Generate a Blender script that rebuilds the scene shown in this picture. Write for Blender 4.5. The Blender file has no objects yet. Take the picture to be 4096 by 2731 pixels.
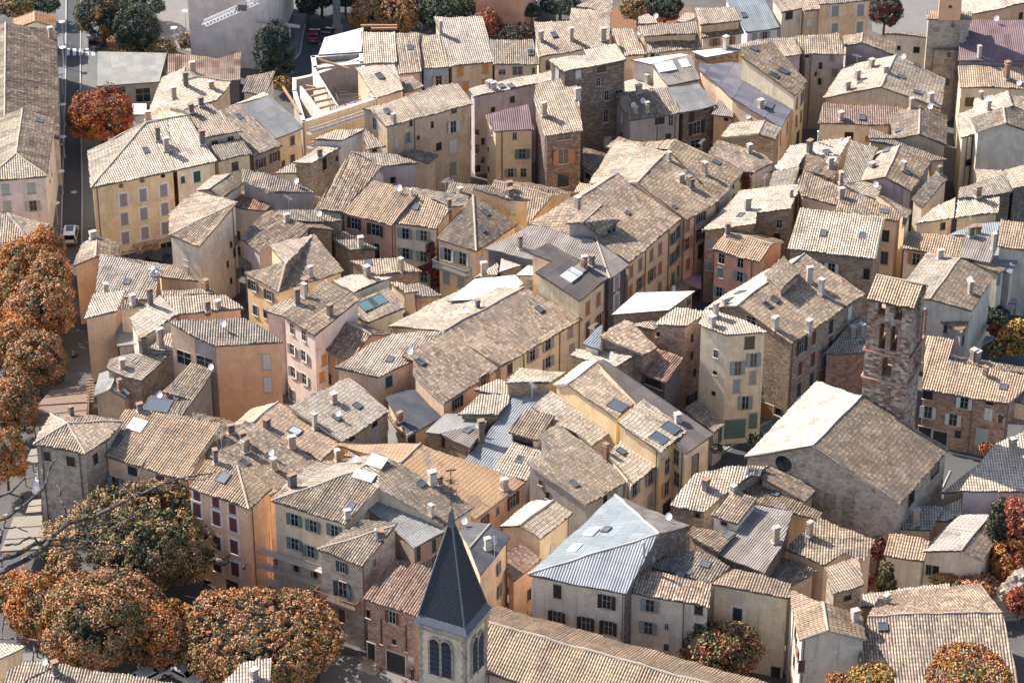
import bpy, bmesh, math, random
import numpy as np
from mathutils import Vector, Matrix
from mathutils.geometry import tessellate_polygon
from mathutils.bvhtree import BVHTree
R=math.radians
random.seed(7); rng=np.random.default_rng(7)
scn=bpy.context.scene
# ---------------- camera, world, sun, exposure ----------------
PITCH=R(31.0); FPX=11500.0; CAMH=190.0; CX,CY=2048.0,1365.5
cam=bpy.data.cameras.new('camera'); camo=bpy.data.objects.new('camera',cam)
scn.collection.objects.link(camo); scn.camera=camo
cam.sensor_width=36.0; cam.lens=36.0*FPX/4096.0; cam.clip_start=1.0; cam.clip_end=3000.0
camo.location=(0,0,CAMH); camo.rotation_euler=(math.pi/2-PITCH,0,0)
SUN_EL=R(42.0); SH=Vector((0.87,-0.50)).normalized()     # horizontal direction the shadows fall in
world=bpy.data.worlds.new('World'); scn.world=world; world.use_nodes=True
wn=world.node_tree; bg=wn.nodes['Background']
sky=wn.nodes.new('ShaderNodeTexSky'); sky.sky_type='NISHITA'; sky.sun_disc=False
sky.sun_elevation=SUN_EL; sky.sun_rotation=math.atan2(-SH.x,-SH.y); sky.ozone_density=1.0; sky.air_density=0.8; sky.dust_density=1.5
wn.links.new(sky.outputs[0],bg.inputs[0]); bg.inputs[1].default_value=0.13
sl=bpy.data.lights.new('sun','SUN'); sl.energy=4.6; sl.angle=R(0.5); sl.color=(1.0,0.935,0.855)
slo=bpy.data.objects.new('sun',sl); scn.collection.objects.link(slo)
sd=Vector((SH.x*math.cos(SUN_EL),SH.y*math.cos(SUN_EL),-math.sin(SUN_EL)))
slo.rotation_euler=sd.to_track_quat('-Z','Y').to_euler(); slo.location=(0,300,200)
scn.view_settings.view_transform='Standard'; scn.view_settings.look='None'
scn.view_settings.exposure=0.86; scn.view_settings.gamma=1.0

# ---------------- picture-to-place helpers ----------------
OX=[0,980,1960,2920]; OY=[0,650,1300,1947]
CAM=Vector((0,0,CAMH)); FW=Vector((0,math.cos(PITCH),-math.sin(PITCH))); UP=Vector((0,math.sin(PITCH),math.cos(PITCH)))
def src(K,x,y): return OX[K//10]+x/2.0, OY[K%10]+y/2.0
def ray(K,x,y):
    sx,sy=src(K,x,y)
    return (FW+Vector(((sx-CX)/FPX,0,0))+UP*(-(sy-CY)/FPX))
def at(K,x,y,z=0.0):
    d=ray(K,x,y); t=(z-CAMH)/d.z; return CAM+d*t
def on_plane(K,x,y,p,n):
    d=ray(K,x,y); t=(p-CAM).dot(n)/d.dot(n); return CAM+d*t

# ---------------- materials ----------------
MATS={}
def newmat(name):
    m=bpy.data.materials.new(name); m.use_nodes=True; nt=m.node_tree
    b=nt.nodes['Principled BSDF']; b.inputs['Roughness'].default_value=0.85
    try: b.inputs['Specular IOR Level'].default_value=0.25
    except Exception: pass
    return m,nt,b
def N(nt,t,**k):
    n=nt.nodes.new(t)
    for a,v in k.items(): setattr(n,a,v)
    return n
def mth(nt,op,a,b=None,c=None):
    n=nt.nodes.new('ShaderNodeMath'); n.operation=op
    for i,v in enumerate((a,b,c)):
        if v is None: continue
        if isinstance(v,(int,float)): n.inputs[i].default_value=v
        else: nt.links.new(v,n.inputs[i])
    return n.outputs[0]
def mixc(nt,f,a,b,mode='MIX'):
    n=nt.nodes.new('ShaderNodeMix'); n.data_type='RGBA'; n.blend_type=mode
    for i,v in ((0,f),(6,a),(7,b)):
        if isinstance(v,(int,float)): n.inputs[i].default_value=v
        elif isinstance(v,tuple): n.inputs[i].default_value=(*v,1)
        else: nt.links.new(v,n.inputs[i])
    return n.outputs[2]
def ramp(nt,f,stops,interp='LINEAR'):
    n=nt.nodes.new('ShaderNodeValToRGB'); cr=n.color_ramp; cr.interpolation=interp
    while len(cr.elements)>1: cr.elements.remove(cr.elements[-1])
    cr.elements[0].position=stops[0][0]; cr.elements[0].color=(*stops[0][1],1)
    for p,c in stops[1:]:
        e=cr.elements.new(p); e.color=(*c,1)
    nt.links.new(f,n.inputs[0]); return n.outputs[0]
def g(v): return (v,v,v)
def noise(nt,vec,scale,detail=3,rough=0.55):
    n=nt.nodes.new('ShaderNodeTexNoise'); n.inputs['Scale'].default_value=scale
    n.inputs['Detail'].default_value=detail; n.inputs['Roughness'].default_value=rough
    nt.links.new(vec,n.inputs['Vector']); return n.outputs[0]
TILE_W,TILE_L=0.31,0.50
def tile_mat(key,cols,moss=0.35,mosscol=(0.07,0.06,0.05),rows=True,lite=0.5,patch=0.0):
    m,nt,b=newmat('roof_tiles_'+key)
    uv=N(nt,'ShaderNodeUVMap'); uv.uv_map='UVMap'
    sp=N(nt,'ShaderNodeSeparateXYZ'); nt.links.new(uv.outputs[0],sp.inputs[0])
    u,v=sp.outputs[0],sp.outputs[1]
    geo=N(nt,'ShaderNodeTexCoord').outputs['Object']
    oi=N(nt,'ShaderNodeObjectInfo').outputs['Random']
    cu=mth(nt,'FLOOR',mth(nt,'DIVIDE',u,TILE_W))
    jit=N(nt,'ShaderNodeTexWhiteNoise',noise_dimensions='1D'); nt.links.new(cu,jit.inputs['W'])
    vv=mth(nt,'ADD',mth(nt,'DIVIDE',v,TILE_L),mth(nt,'MULTIPLY',jit.outputs['Value'],0.16))
    cv=mth(nt,'FLOOR',vv); fv=mth(nt,'FRACT',vv)
    cb=N(nt,'ShaderNodeCombineXYZ'); nt.links.new(cu,cb.inputs[0]); nt.links.new(cv,cb.inputs[1]); nt.links.new(oi,cb.inputs[2])
    wn_=N(nt,'ShaderNodeTexWhiteNoise',noise_dimensions='3D'); nt.links.new(cb.outputs[0],wn_.inputs[0])
    rnd=wn_.outputs['Value']
    # neighbouring tiles share some tone so the patches read from far away
    nz=noise(nt,geo,0.9,3); big=noise(nt,geo,0.22,2)
    f=mth(nt,'ADD',mth(nt,'MULTIPLY',rnd,0.68),mth(nt,'MULTIPLY',nz,0.32))
    n_=len(cols); st=[(0.12+0.76*i/(n_-1),c) for i,c in enumerate(cols)]
    col=ramp(nt,f,st)
    dk=ramp(nt,mth(nt,'ADD',mth(nt,'MULTIPLY',nz,0.55),mth(nt,'MULTIPLY',big,0.45)),[(0.40,g(0)),(0.62,g(1))])
    fine=noise(nt,geo,3.5,4,0.7)
    mo=mth(nt,'MULTIPLY',mth(nt,'MULTIPLY',dk,ramp(nt,fine,[(0.40,g(0)),(0.58,g(1))])),moss)
    col=mixc(nt,mo,col,mosscol)
    rp=noise(nt,geo,0.4,3,0.6)
    col=mixc(nt,mth(nt,'MULTIPLY',ramp(nt,rp,[(0.575,g(0)),(0.59,g(1))]),0.4),col,tuple(min(1,x*1.15+.04) for x in cols[-2]))
    col=mixc(nt,mth(nt,'MULTIPLY',ramp(nt,rp,[(0.385,g(1)),(0.40,g(0))]),0.5),col,(0.16,0.12,0.09))
    tint=ramp(nt,oi,[(0,(0.72,0.70,0.67)),(0.3,(0.92,0.86,0.78)),(0.6,(1.0,0.95,0.88)),(1,(1.12,1.04,0.93))])
    col=mixc(nt,1.0,col,tint,'MULTIPLY')
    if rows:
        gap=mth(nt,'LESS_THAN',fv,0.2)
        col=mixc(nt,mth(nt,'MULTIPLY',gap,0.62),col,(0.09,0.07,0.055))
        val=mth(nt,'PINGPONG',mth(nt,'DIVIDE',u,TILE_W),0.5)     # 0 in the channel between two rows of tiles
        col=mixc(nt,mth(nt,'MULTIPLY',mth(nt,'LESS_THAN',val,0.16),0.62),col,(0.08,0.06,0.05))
    nt.links.new(col,b.inputs['Base Color'])
    bp=N(nt,'ShaderNodeBump'); bp.inputs['Strength'].default_value=0.7; bp.inputs['Distance'].default_value=0.04
    hh=mth(nt,'ADD',mth(nt,'MULTIPLY',fv,1.0 if rows else 0.1),mth(nt,'MULTIPLY',rnd,0.5))
    nt.links.new(hh,bp.inputs['Height']); nt.links.new(bp.outputs[0],b.inputs['Normal'])
    b.inputs['Roughness'].default_value=0.55
    b.inputs['Specular IOR Level'].default_value=0.6
    MATS[key]=m; return m
def sheet_mat(key,col,col2,rough=0.7,moss=0.3,spec=0.3,sheet=1.1,joint=0.35):
    m,nt,b=newmat('roof_sheet_'+key)
    uv=N(nt,'ShaderNodeUVMap'); uv.uv_map='UVMap'
    sp=N(nt,'ShaderNodeSeparateXYZ'); nt.links.new(uv.outputs[0],sp.inputs[0]); u,v=sp.outputs[0],sp.outputs[1]
    geo=N(nt,'ShaderNodeTexCoord').outputs['Object']
    cu=mth(nt,'FLOOR',mth(nt,'DIVIDE',u,sheet)); cv=mth(nt,'FLOOR',mth(nt,'DIVIDE',v,sheet*1.7))
    cb=N(nt,'ShaderNodeCombineXYZ'); nt.links.new(cu,cb.inputs[0]); nt.links.new(cv,cb.inputs[1])
    w=N(nt,'ShaderNodeTexWhiteNoise',noise_dimensions='3D'); nt.links.new(cb.outputs[0],w.inputs[0])
    f=mth(nt,'ADD',mth(nt,'MULTIPLY',w.outputs[0],0.35),mth(nt,'MULTIPLY',noise(nt,geo,0.6,4),0.65))
    c=ramp(nt,f,[(0.3,col),(0.7,col2)])
    val=mth(nt,'PINGPONG',mth(nt,'DIVIDE',u,0.30),0.5)
    if key not in ('white','felt'): c=mixc(nt,mth(nt,'MULTIPLY',mth(nt,'LESS_THAN',val,0.14),0.45),c,tuple(x*0.35 for x in col))
    jv=mth(nt,'LESS_THAN',mth(nt,'FRACT',mth(nt,'DIVIDE',v,sheet*1.7)),0.04)
    c=mixc(nt,mth(nt,'MULTIPLY',jv,joint),c,(0.05,0.05,0.05))
    mo=mth(nt,'MULTIPLY',ramp(nt,noise(nt,geo,2.2,5,0.7),[(0.5,g(0)),(0.68,g(1))]),moss)
    c=mixc(nt,mo,c,(0.10,0.08,0.06))
    nt.links.new(c,b.inputs['Base Color']); b.inputs['Roughness'].default_value=rough
    try: b.inputs['Specular IOR Level'].default_value=spec
    except Exception: pass
    MATS[key]=m
cream=(0.58,0.47,0.36); tan=(0.41,0.31,0.20); buff=(0.49,0.38,0.25); rose=(0.37,0.25,0.16); grey=(0.36,0.32,0.27); dkb=(0.20,0.15,0.11); pale=(0.64,0.56,0.45)
tile_mat('tan',[(0.17,0.12,0.085),(0.36,0.27,0.175),(0.30,0.25,0.19),(0.45,0.345,0.225),(0.35,0.23,0.145),(0.52,0.42,0.30),(0.58,0.49,0.37)],0.7)
tile_mat('pale',[grey,cream,buff,pale,(0.6,0.55,0.48),pale],0.5)
tile_mat('brown',[(0.08,0.06,0.045),(0.20,0.145,0.10),(0.36,0.27,0.18),(0.25,0.20,0.15),(0.31,0.20,0.13),(0.47,0.37,0.25),(0.52,0.44,0.33)],0.7)
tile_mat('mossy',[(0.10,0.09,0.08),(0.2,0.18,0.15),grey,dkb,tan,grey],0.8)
tile_mat('warm',[rose,tan,(0.50,0.33,0.19),buff,(0.55,0.38,0.24),cream],0.6)
tile_mat('mixed',[(0.24,0.15,0.10),rose,tan,(0.55,0.36,0.20),cream,(0.72,0.64,0.54)],0.4)
tile_mat('red',[(0.16,0.08,0.06),(0.25,0.13,0.09),(0.36,0.20,0.13),(0.42,0.27,0.18),rose],0.45)
tile_mat('ochre',[(0.40,0.24,0.12),(0.46,0.29,0.15),(0.42,0.26,0.13),(0.48,0.31,0.17)],0.12)
tile_mat('orange',[(0.40,0.2,0.1),(0.5,0.27,0.14),(0.45,0.24,0.12)],0.2)
sheet_mat('white',(0.42,0.445,0.46),(0.50,0.515,0.525),0.5,0.06)
sheet_mat('metal',(0.21,0.245,0.265),(0.29,0.325,0.345),0.65,0.1,0.25)
sheet_mat('corr',(0.26,0.22,0.19),(0.38,0.33,0.29),0.8,0.35)
sheet_mat('grey',(0.24,0.235,0.23),(0.36,0.35,0.34),0.85,0.4)
sheet_mat('bluegrey',(0.22,0.24,0.26),(0.32,0.335,0.345),0.6,0.15,0.5)
sheet_mat('purple',(0.15,0.145,0.175),(0.25,0.235,0.26),0.7,0.3,0.4,sheet=1.6,joint=0.5)
sheet_mat('redsheet',(0.15,0.09,0.10),(0.24,0.155,0.16),0.65,0.25,0.4)
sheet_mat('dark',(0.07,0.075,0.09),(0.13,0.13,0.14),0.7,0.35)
sheet_mat('dkbrown',(0.13,0.11,0.105),(0.20,0.17,0.155),0.85,0.3,0.2,sheet=1.6,joint=0.45)
sheet_mat('rust',(0.13,0.07,0.055),(0.36,0.27,0.20),0.8,0.4)
sheet_mat('felt',(0.24,0.235,0.215),(0.33,0.32,0.29),0.95,0.25,joint=0.05)
def plaster(key,col,stain=0.45,dirt=(0.16,0.13,0.11)):
    m,nt,b=newmat('plaster_'+key)
    geo=N(nt,'ShaderNodeTexCoord').outputs['Object']
    mp=N(nt,'ShaderNodeMapping'); nt.links.new(geo,mp.inputs[0]); mp.inputs['Scale'].default_value=(1,1,0.25)
    st=noise(nt,mp.outputs[0],0.9,5,0.65); bl=noise(nt,geo,0.35,4,0.6); fi=noise(nt,geo,5,3)
    c=mixc(nt,mth(nt,'MULTIPLY',ramp(nt,st,[(0.46,g(0)),(0.74,g(1))]),stain),col,dirt)
    c=mixc(nt,mth(nt,'MULTIPLY',ramp(nt,bl,[(0.42,g(0)),(0.7,g(1))]),0.5),c,tuple(x*0.68 for x in col))
    pt=noise(nt,geo,0.55,5,0.7)
    c=mixc(nt,mth(nt,'MULTIPLY',ramp(nt,pt,[(0.54,g(0)),(0.56,g(1))]),0.35),c,tuple(min(1,x*1.22+0.03) for x in col))
    c=mixc(nt,mth(nt,'MULTIPLY',ramp(nt,pt,[(0.37,g(1)),(0.385,g(0))]),0.45),c,(0.34,0.28,0.22))
    mp2=N(nt,'ShaderNodeMapping'); nt.links.new(geo,mp2.inputs[0]); mp2.inputs['Scale'].default_value=(2.6,2.6,0.14)
    c=mixc(nt,mth(nt,'MULTIPLY',ramp(nt,noise(nt,mp2.outputs[0],1.0,3,0.6),[(0.56,g(0)),(0.70,g(1))]),stain*0.8),c,dirt)
    c=mixc(nt,mth(nt,'MULTIPLY',fi,0.18),c,tuple(min(1,x*1.25) for x in col))
    nt.links.new(c,b.inputs['Base Color']); b.inputs['Roughness'].default_value=0.92
    bp=N(nt,'ShaderNodeBump'); bp.inputs['Strength'].default_value=0.25; bp.inputs['Distance'].default_value=0.03
    nt.links.new(noise(nt,geo,9,3),bp.inputs['Height']); nt.links.new(bp.outputs[0],b.inputs['Normal'])
    MATS[key]=m
for k,c,s in [('cream',(0.78,0.64,0.45),.35),('white',(0.78,0.72,0.63),.25),('yellow',(0.80,0.59,0.34),.3),('ochrew',(0.78,0.50,0.22),.3),('orangew',(0.84,0.50,0.29),.2),
              ('peach',(0.80,0.56,0.38),.25),('pink',(0.78,0.66,0.57),.25),('salmon',(0.68,0.40,0.28),.3),('beige',(0.64,0.50,0.34),.45),('greyw',(0.40,0.36,0.33),.6),
              ('mauve',(0.50,0.43,0.43),.6),('blue',(0.40,0.44,0.52),.4),('palew',(0.75,0.66,0.52),.35),('darkg',(0.12,0.12,0.13),.3),('dirty',(0.40,0.31,0.23),.8),('bluew',(0.66,0.68,0.74),.25),
              ('trimwhite',(0.74,0.72,0.68),.2),('yellowp',(0.80,0.66,0.45),.3)]:
    plaster(k,c,s)
def stone(key,cols,mort,scale=2.6,brick=False):
    m,nt,b=newmat('stone_'+key); geo=N(nt,'ShaderNodeTexCoord').outputs['Object']
    mp=N(nt,'ShaderNodeMapping'); nt.links.new(geo,mp.inputs[0]); mp.inputs['Scale'].default_value=(1,1,1.9)
    vo=N(nt,'ShaderNodeTexVoronoi'); vo.inputs['Scale'].default_value=scale; nt.links.new(mp.outputs[0],vo.inputs['Vector'])
    ve=N(nt,'ShaderNodeTexVoronoi',feature='DISTANCE_TO_EDGE'); ve.inputs['Scale'].default_value=scale; nt.links.new(mp.outputs[0],ve.inputs['Vector'])
    sp=N(nt,'ShaderNodeSeparateColor'); nt.links.new(vo.outputs['Color'],sp.inputs[0])
    nz=noise(nt,geo,0.5,4,0.65)
    f=mth(nt,'ADD',mth(nt,'MULTIPLY',sp.outputs[0],0.6),mth(nt,'MULTIPLY',nz,0.4))
    n_=len(cols); c=ramp(nt,f,[(0.15+0.7*i/(n_-1),cc) for i,cc in enumerate(cols)])
    c=mixc(nt,ramp(nt,ve.outputs[0],[(0.02,g(0.75)),(0.08,g(0))]),c,mort)
    c=mixc(nt,mth(nt,'MULTIPLY',ramp(nt,noise(nt,geo,0.8,5,.7),[(0.5,g(0)),(0.7,g(1))]),0.5),c,(0.10,0.08,0.07))
    nt.links.new(c,b.inputs['Base Color']); b.inputs['Roughness'].default_value=0.95
    bp=N(nt,'ShaderNodeBump'); bp.inputs['Strength'].default_value=0.7; bp.inputs['Distance'].default_value=0.06
    nt.links.new(ve.outputs[0],bp.inputs['Height']); nt.links.new(bp.outputs[0],b.inputs['Normal'])
    MATS[key]=m
def masonry(key,cols,mort,bw=0.5,bh=0.27,light=1.0):
    m,nt,b=newmat('masonry_'+key); geo=N(nt,'ShaderNodeTexCoord').outputs['Object']; gn=N(nt,'ShaderNodeNewGeometry').outputs['True Normal']
    sp=N(nt,'ShaderNodeSeparateXYZ'); nt.links.new(geo,sp.inputs[0]); sn=N(nt,'ShaderNodeSeparateXYZ'); nt.links.new(gn,sn.inputs[0])
    u=mth(nt,'SUBTRACT',mth(nt,'MULTIPLY',sn.outputs[0],sp.outputs[1]),mth(nt,'MULTIPLY',sn.outputs[1],sp.outputs[0]))
    dz=noise(nt,geo,1.3,2); z=mth(nt,'ADD',sp.outputs[2],mth(nt,'MULTIPLY',dz,0.25)); zz=mth(nt,'DIVIDE',z,bh); row=mth(nt,'FLOOR',zz)
    j=N(nt,'ShaderNodeTexWhiteNoise',noise_dimensions='1D'); nt.links.new(row,j.inputs['W'])
    uu=mth(nt,'ADD',mth(nt,'DIVIDE',mth(nt,'ADD',u,mth(nt,'MULTIPLY',dz,0.3)),bw),mth(nt,'MULTIPLY',j.outputs[0],7.0)); cl=mth(nt,'FLOOR',uu)
    cb=N(nt,'ShaderNodeCombineXYZ'); nt.links.new(cl,cb.inputs[0]); nt.links.new(row,cb.inputs[1]); w=N(nt,'ShaderNodeTexWhiteNoise',noise_dimensions='3D'); nt.links.new(cb.outputs[0],w.inputs[0])
    f=mth(nt,'ADD',mth(nt,'MULTIPLY',w.outputs[0],0.6),mth(nt,'MULTIPLY',noise(nt,geo,0.45,4,0.65),0.4)); n_=len(cols)
    c=ramp(nt,f,[(0.15+0.7*i/(n_-1),cc) for i,cc in enumerate(cols)])
    e=mth(nt,'MINIMUM',mth(nt,'PINGPONG',zz,0.5),mth(nt,'PINGPONG',uu,0.5))
    c=mixc(nt,ramp(nt,e,[(0.05,g(0.8)),(0.12,g(0))]),c,mort)
    c=mixc(nt,mth(nt,'MULTIPLY',ramp(nt,noise(nt,geo,0.8,5,.7),[(0.5,g(0)),(0.68,g(1))]),0.55),c,(0.10,0.08,0.07))
    nt.links.new(c,b.inputs['Base Color']); b.inputs['Roughness'].default_value=0.95
    bp=N(nt,'ShaderNodeBump'); bp.inputs['Strength'].default_value=0.6; bp.inputs['Distance'].default_value=0.05
    nt.links.new(mth(nt,'ADD',mth(nt,'MINIMUM',e,0.12),mth(nt,'MULTIPLY',w.outputs[0],0.15)),bp.inputs['Height']); nt.links.new(bp.outputs[0],b.inputs['Normal'])
    MATS[key]=m
stone('stone',[(0.20,0.14,0.10),(0.32,0.24,0.17),(0.38,0.29,0.21),(0.50,0.42,0.33)],(0.34,0.27,0.20))
stone('stoned',[(0.13,0.10,0.08),(0.20,0.15,0.12),(0.25,0.19,0.15),(0.40,0.34,0.28)],(0.19,0.15,0.12))
masonry('stoner',[(0.30,0.14,0.09),(0.42,0.23,0.16),(0.46,0.31,0.23),(0.50,0.38,0.30)],(0.42,0.31,0.23),0.4,0.24)
masonry('stonel',[(0.34,0.26,0.19),(0.46,0.38,0.29),(0.52,0.43,0.34),(0.58,0.51,0.42)],(0.46,0.38,0.30))
masonry('tower',[(0.15,0.08,0.06),(0.29,0.17,0.12),(0.38,0.28,0.20),(0.54,0.46,0.36),(0.64,0.57,0.47)],(0.30,0.23,0.18),0.6,0.32)
tile_mat('sunlit',[(0.50,0.43,0.37),(0.55,0.49,0.43),(0.58,0.53,0.48),(0.56,0.50,0.44)],0.25)  # paler tile copy for left slopes, with sunlight put into the colour
def flat(key,col,rough=0.7,var=0.15,metal=0.0,spec=0.3,nscale=3.0):
    m,nt,b=newmat(key); geo=N(nt,'ShaderNodeTexCoord').outputs['Object']
    c=mixc(nt,noise(nt,geo,nscale,4,.6),tuple(x*(1-var*1.6) for x in col),tuple(min(1,x*(1+var)) for x in col))
    nt.links.new(c,b.inputs['Base Color']); b.inputs['Roughness'].default_value=rough; b.inputs['Metallic'].default_value=metal
    try: b.inputs['Specular IOR Level'].default_value=spec
    except Exception: pass
    MATS[key]=m
flat('glass',(0.02,0.025,0.03),0.12,0.2,0,0.6); flat('framew',(0.50,0.48,0.45),0.6); flat('frameb',(0.22,0.14,0.09),0.7)
for k,c in dict(sh_brown=(0.16,0.075,0.05),sh_dark=(0.045,0.04,0.04),sh_green=(0.13,0.20,0.18),sh_sage=(0.27,0.31,0.26),sh_mauve=(0.34,0.27,0.28),sh_lilac=(0.42,0.33,0.37),
              sh_grey=(0.30,0.34,0.34),sh_orange=(0.60,0.28,0.10),sh_red=(0.20,0.055,0.04),sh_teal=(0.12,0.21,0.23),sh_white=(0.68,0.66,0.62),sh_rust=(0.42,0.19,0.12),
              sh_navy=(0.05,0.08,0.10),sh_dgreen=(0.03,0.08,0.07),sh_blue=(0.22,0.33,0.38),sh_wood=(0.42,0.22,0.11),sh_lgreen=(0.42,0.50,0.43),sh_peach=(0.66,0.42,0.28)).items(): flat(k,c,0.75,0.18)
flat('ridge',(0.48,0.40,0.32),0.9,0.3); flat('eave',(0.20,0.15,0.11),0.9,0.3); flat('gutter',(0.16,0.15,0.15),0.6,0.3)
flat('chim',(0.44,0.36,0.28),0.9,0.4); flat('chimb',(0.36,0.20,0.13),0.9,0.4); flat('chimd',(0.20,0.17,0.15),0.9,0.3); flat('mortar',(0.52,0.47,0.41),0.8,0.15)
flat('zinc',(0.55,0.58,0.60),0.4,0.1,0.3); flat('dishw',(0.78,0.78,0.77),0.4,0.05); flat('iron',(0.05,0.05,0.055),0.6,0.2); flat('steel',(0.55,0.57,0.58),0.4,0.1,0.5)
flat('skyglass',(0.10,0.12,0.14),0.3,0.1,0,0.8); flat('wood',(0.45,0.28,0.15),0.8,0.3); flat('woodd',(0.16,0.11,0.08),0.85,0.3); flat('bark',(0.13,0.10,0.08),0.9,0.4)
flat('asphalt',(0.075,0.08,0.085),0.9,0.25,nscale=0.6); flat('pave',(0.17,0.17,0.17),0.9,0.2,nscale=0.8); flat('plaza',(0.21,0.20,0.19),0.9,0.15,nscale=0.7); flat('ground',(0.13,0.12,0.11),0.95,0.35,nscale=0.4)
flat('kerb',(0.42,0.40,0.37),0.9,0.15); flat('paint',(0.75,0.75,0.72),0.8,0.12,nscale=6); flat('lawn',(0.26,0.13,0.07),0.95,0.5,nscale=2.5); flat('cobble',(0.12,0.12,0.12),0.9,0.5,nscale=8)
flat('awning',(0.27,0.19,0.14),0.9,0.2); flat('awningb',(0.30,0.26,0.21),0.9,0.15); flat('canvas',(0.80,0.80,0.80),0.8,0.05); flat('pinkcloth',(0.50,0.36,0.37),0.85,0.08)
flat('slate',(0.045,0.055,0.07),0.55,0.5,0,0.4,nscale=5); flat('leadc',(0.14,0.15,0.17),0.5,0.3); flat('louvre',(0.07,0.08,0.10),0.6,0.3)
flat('carblack',(0.012,0.014,0.02),0.2,0.1,0,0.7); flat('carwhite',(0.72,0.72,0.71),0.25,0.03,0,0.6); flat('carred',(0.22,0.012,0.02),0.25,0.1,0,0.7); flat('tyre',(0.02,0.02,0.02),0.85,0.1)
flat('skin',(0.50,0.30,0.21),0.6,0.05); flat('bluecloth',(0.05,0.10,0.20),0.85,0.1); flat('darkcloth',(0.03,0.03,0.04),0.85,0.1); flat('hair',(0.04,0.025,0.02),0.8,0.1); flat('yellowc',(0.6,0.4,0.05),0.8,.1)
flat('lichenbark',(0.13,0.11,0.105),0.95,0.55,nscale=40); flat('lichen',(0.55,0.17,0.04),0.95,0.3,nscale=30)
flat('pot',(0.34,0.22,0.15),0.9,.2); flat('concrete',(0.36,0.34,0.31),0.95,0.3); flat('brickd',(0.42,0.20,0.12),.9,.3)
def leafm(key,c,tr=0.25):
    m,nt,b=newmat('leaf_'+key); geo=N(nt,'ShaderNodeTexCoord').outputs['Object']
    col=mixc(nt,noise(nt,geo,2.0,3),tuple(x*0.75 for x in c),tuple(min(1,x*1.6) for x in c))
    nt.links.new(col,b.inputs['Base Color']); b.inputs['Roughness'].default_value=0.6
    MATS['L'+key]=m
for k,c in dict(orange=(0.42,0.14,0.035),gold=(0.40,0.21,0.05),bronze=(0.36,0.20,0.09),green=(0.07,0.085,0.035),dgreen=(0.03,0.045,0.03),olive=(0.17,0.15,0.05),red=(0.30,0.06,0.04),pinkb=(0.45,0.25,0.15),
                crimson=(0.20,0.04,0.045),yellow=(0.45,0.30,0.06),cypress=(0.04,0.045,0.025),teal=(0.03,0.055,0.055),cream=(0.40,0.28,0.14)).items(): leafm(k,c)

# ---------------- mesh helpers ----------------
COL=scn.collection
class MB:
    def __init__(s): s.v=[]; s.f=[]; s.m=[]; s.uv=[]; s.mats=[]
    def mi(s,k):
        if k not in s.mats: s.mats.append(k)
        return s.mats.index(k)
    def face(s,pts,mat,uv=None):
        i=len(s.v); s.v+= [tuple(p) for p in pts]; s.f.append(tuple(range(i,i+len(pts)))); s.m.append(s.mi(mat)); s.uv.append(uv)
    def box(s,c,h,mat,M=None):
        P=[]
        for dz in (-1,1):
            for dx,dy in ((-1,-1),(1,-1),(1,1),(-1,1)):
                p=Vector((c[0]+dx*h[0],c[1]+dy*h[1],c[2]+dz*h[2])); P.append(M@p if M else p)
        i=len(s.v); s.v+=[tuple(p) for p in P]
        for q in ((3,2,1,0),(4,5,6,7),(0,1,5,4),(1,2,6,5),(2,3,7,6),(3,0,4,7)):
            s.f.append(tuple(i+a for a in q)); s.m.append(s.mi(mat)); s.uv.append(None)
    def bar(s,a,b,w,mat,h=None):
        a=Vector(a); b=Vector(b); d=b-a; L=d.length
        if L<1e-5: return
        M=Matrix.Translation((a+b)/2)@d.to_track_quat('Z','Y').to_matrix().to_4x4()
        s.box((0,0,0),(w/2,(h or w)/2,L/2),mat,M)
    def tube(s,pts,rs,mat,n=8,caps=True):
        pts=[Vector(p) for p in pts]
        if isinstance(rs,(int,float)): rs=[rs]*len(pts)
        rings=[]; up=None
        for k,p in enumerate(pts):
            d=(pts[min(k+1,len(pts)-1)]-pts[max(k-1,0)]).normalized()
            if up is None: up=Vector((0,0,1)) if abs(d.z)<0.9 else Vector((1,0,0))
            x=d.cross(up)
            if x.length<1e-4: x=d.cross(Vector((0.3,1,0)))
            x.normalize(); y=x.cross(d).normalized(); up=y
            rings.append([p+(x*math.cos(2*math.pi*i/n)+y*math.sin(2*math.pi*i/n))*rs[k] for i in range(n)])
        i0=len(s.v)
        for r_ in rings: s.v+=[tuple(p) for p in r_]
        for k in range(len(rings)-1):
            for i in range(n):
                a=i0+k*n+i; b=i0+k*n+(i+1)%n
                s.f.append((a,b,b+n,a+n)); s.m.append(s.mi(mat)); s.uv.append(None)
        if caps:
            s.f.append(tuple(i0+i for i in range(n))[::-1]); s.m.append(s.mi(mat)); s.uv.append(None)
            s.f.append(tuple(i0+(len(rings)-1)*n+i for i in range(n))); s.m.append(s.mi(mat)); s.uv.append(None)
    def cyl(s,c,r,h,mat,n=12,r2=None): s.tube([c,(c[0],c[1],c[2]+h)],[r,r if r2 is None else r2],mat,n)
    def mesh(s,name,off=(0,0,0)):
        me=bpy.data.meshes.new(name)
        ox,oy,oz=off
        me.from_pydata([(x-ox,y-oy,z-oz) for x,y,z in s.v],[],s.f)
        for k in s.mats: me.materials.append(MATS[k])
        me.polygons.foreach_set('material_index',s.m)
        if any(u is not None for u in s.uv):
            uvl=me.uv_layers.new(name='UVMap'); d=[]
            for f,u in zip(s.f,s.uv):
                if u is None: d+= [0.0]*(2*len(f))
                else:
                    for a in u: d+= [a[0],a[1]]
            uvl.data.foreach_set('uv',d)
        me.update(); return me
    def obj(s,name,parent=None,off=(0,0,0)):
        o=bpy.data.objects.new(name,s.mesh(name,off)); COL.objects.link(o)
        if parent: o.parent=parent
        return o
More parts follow.
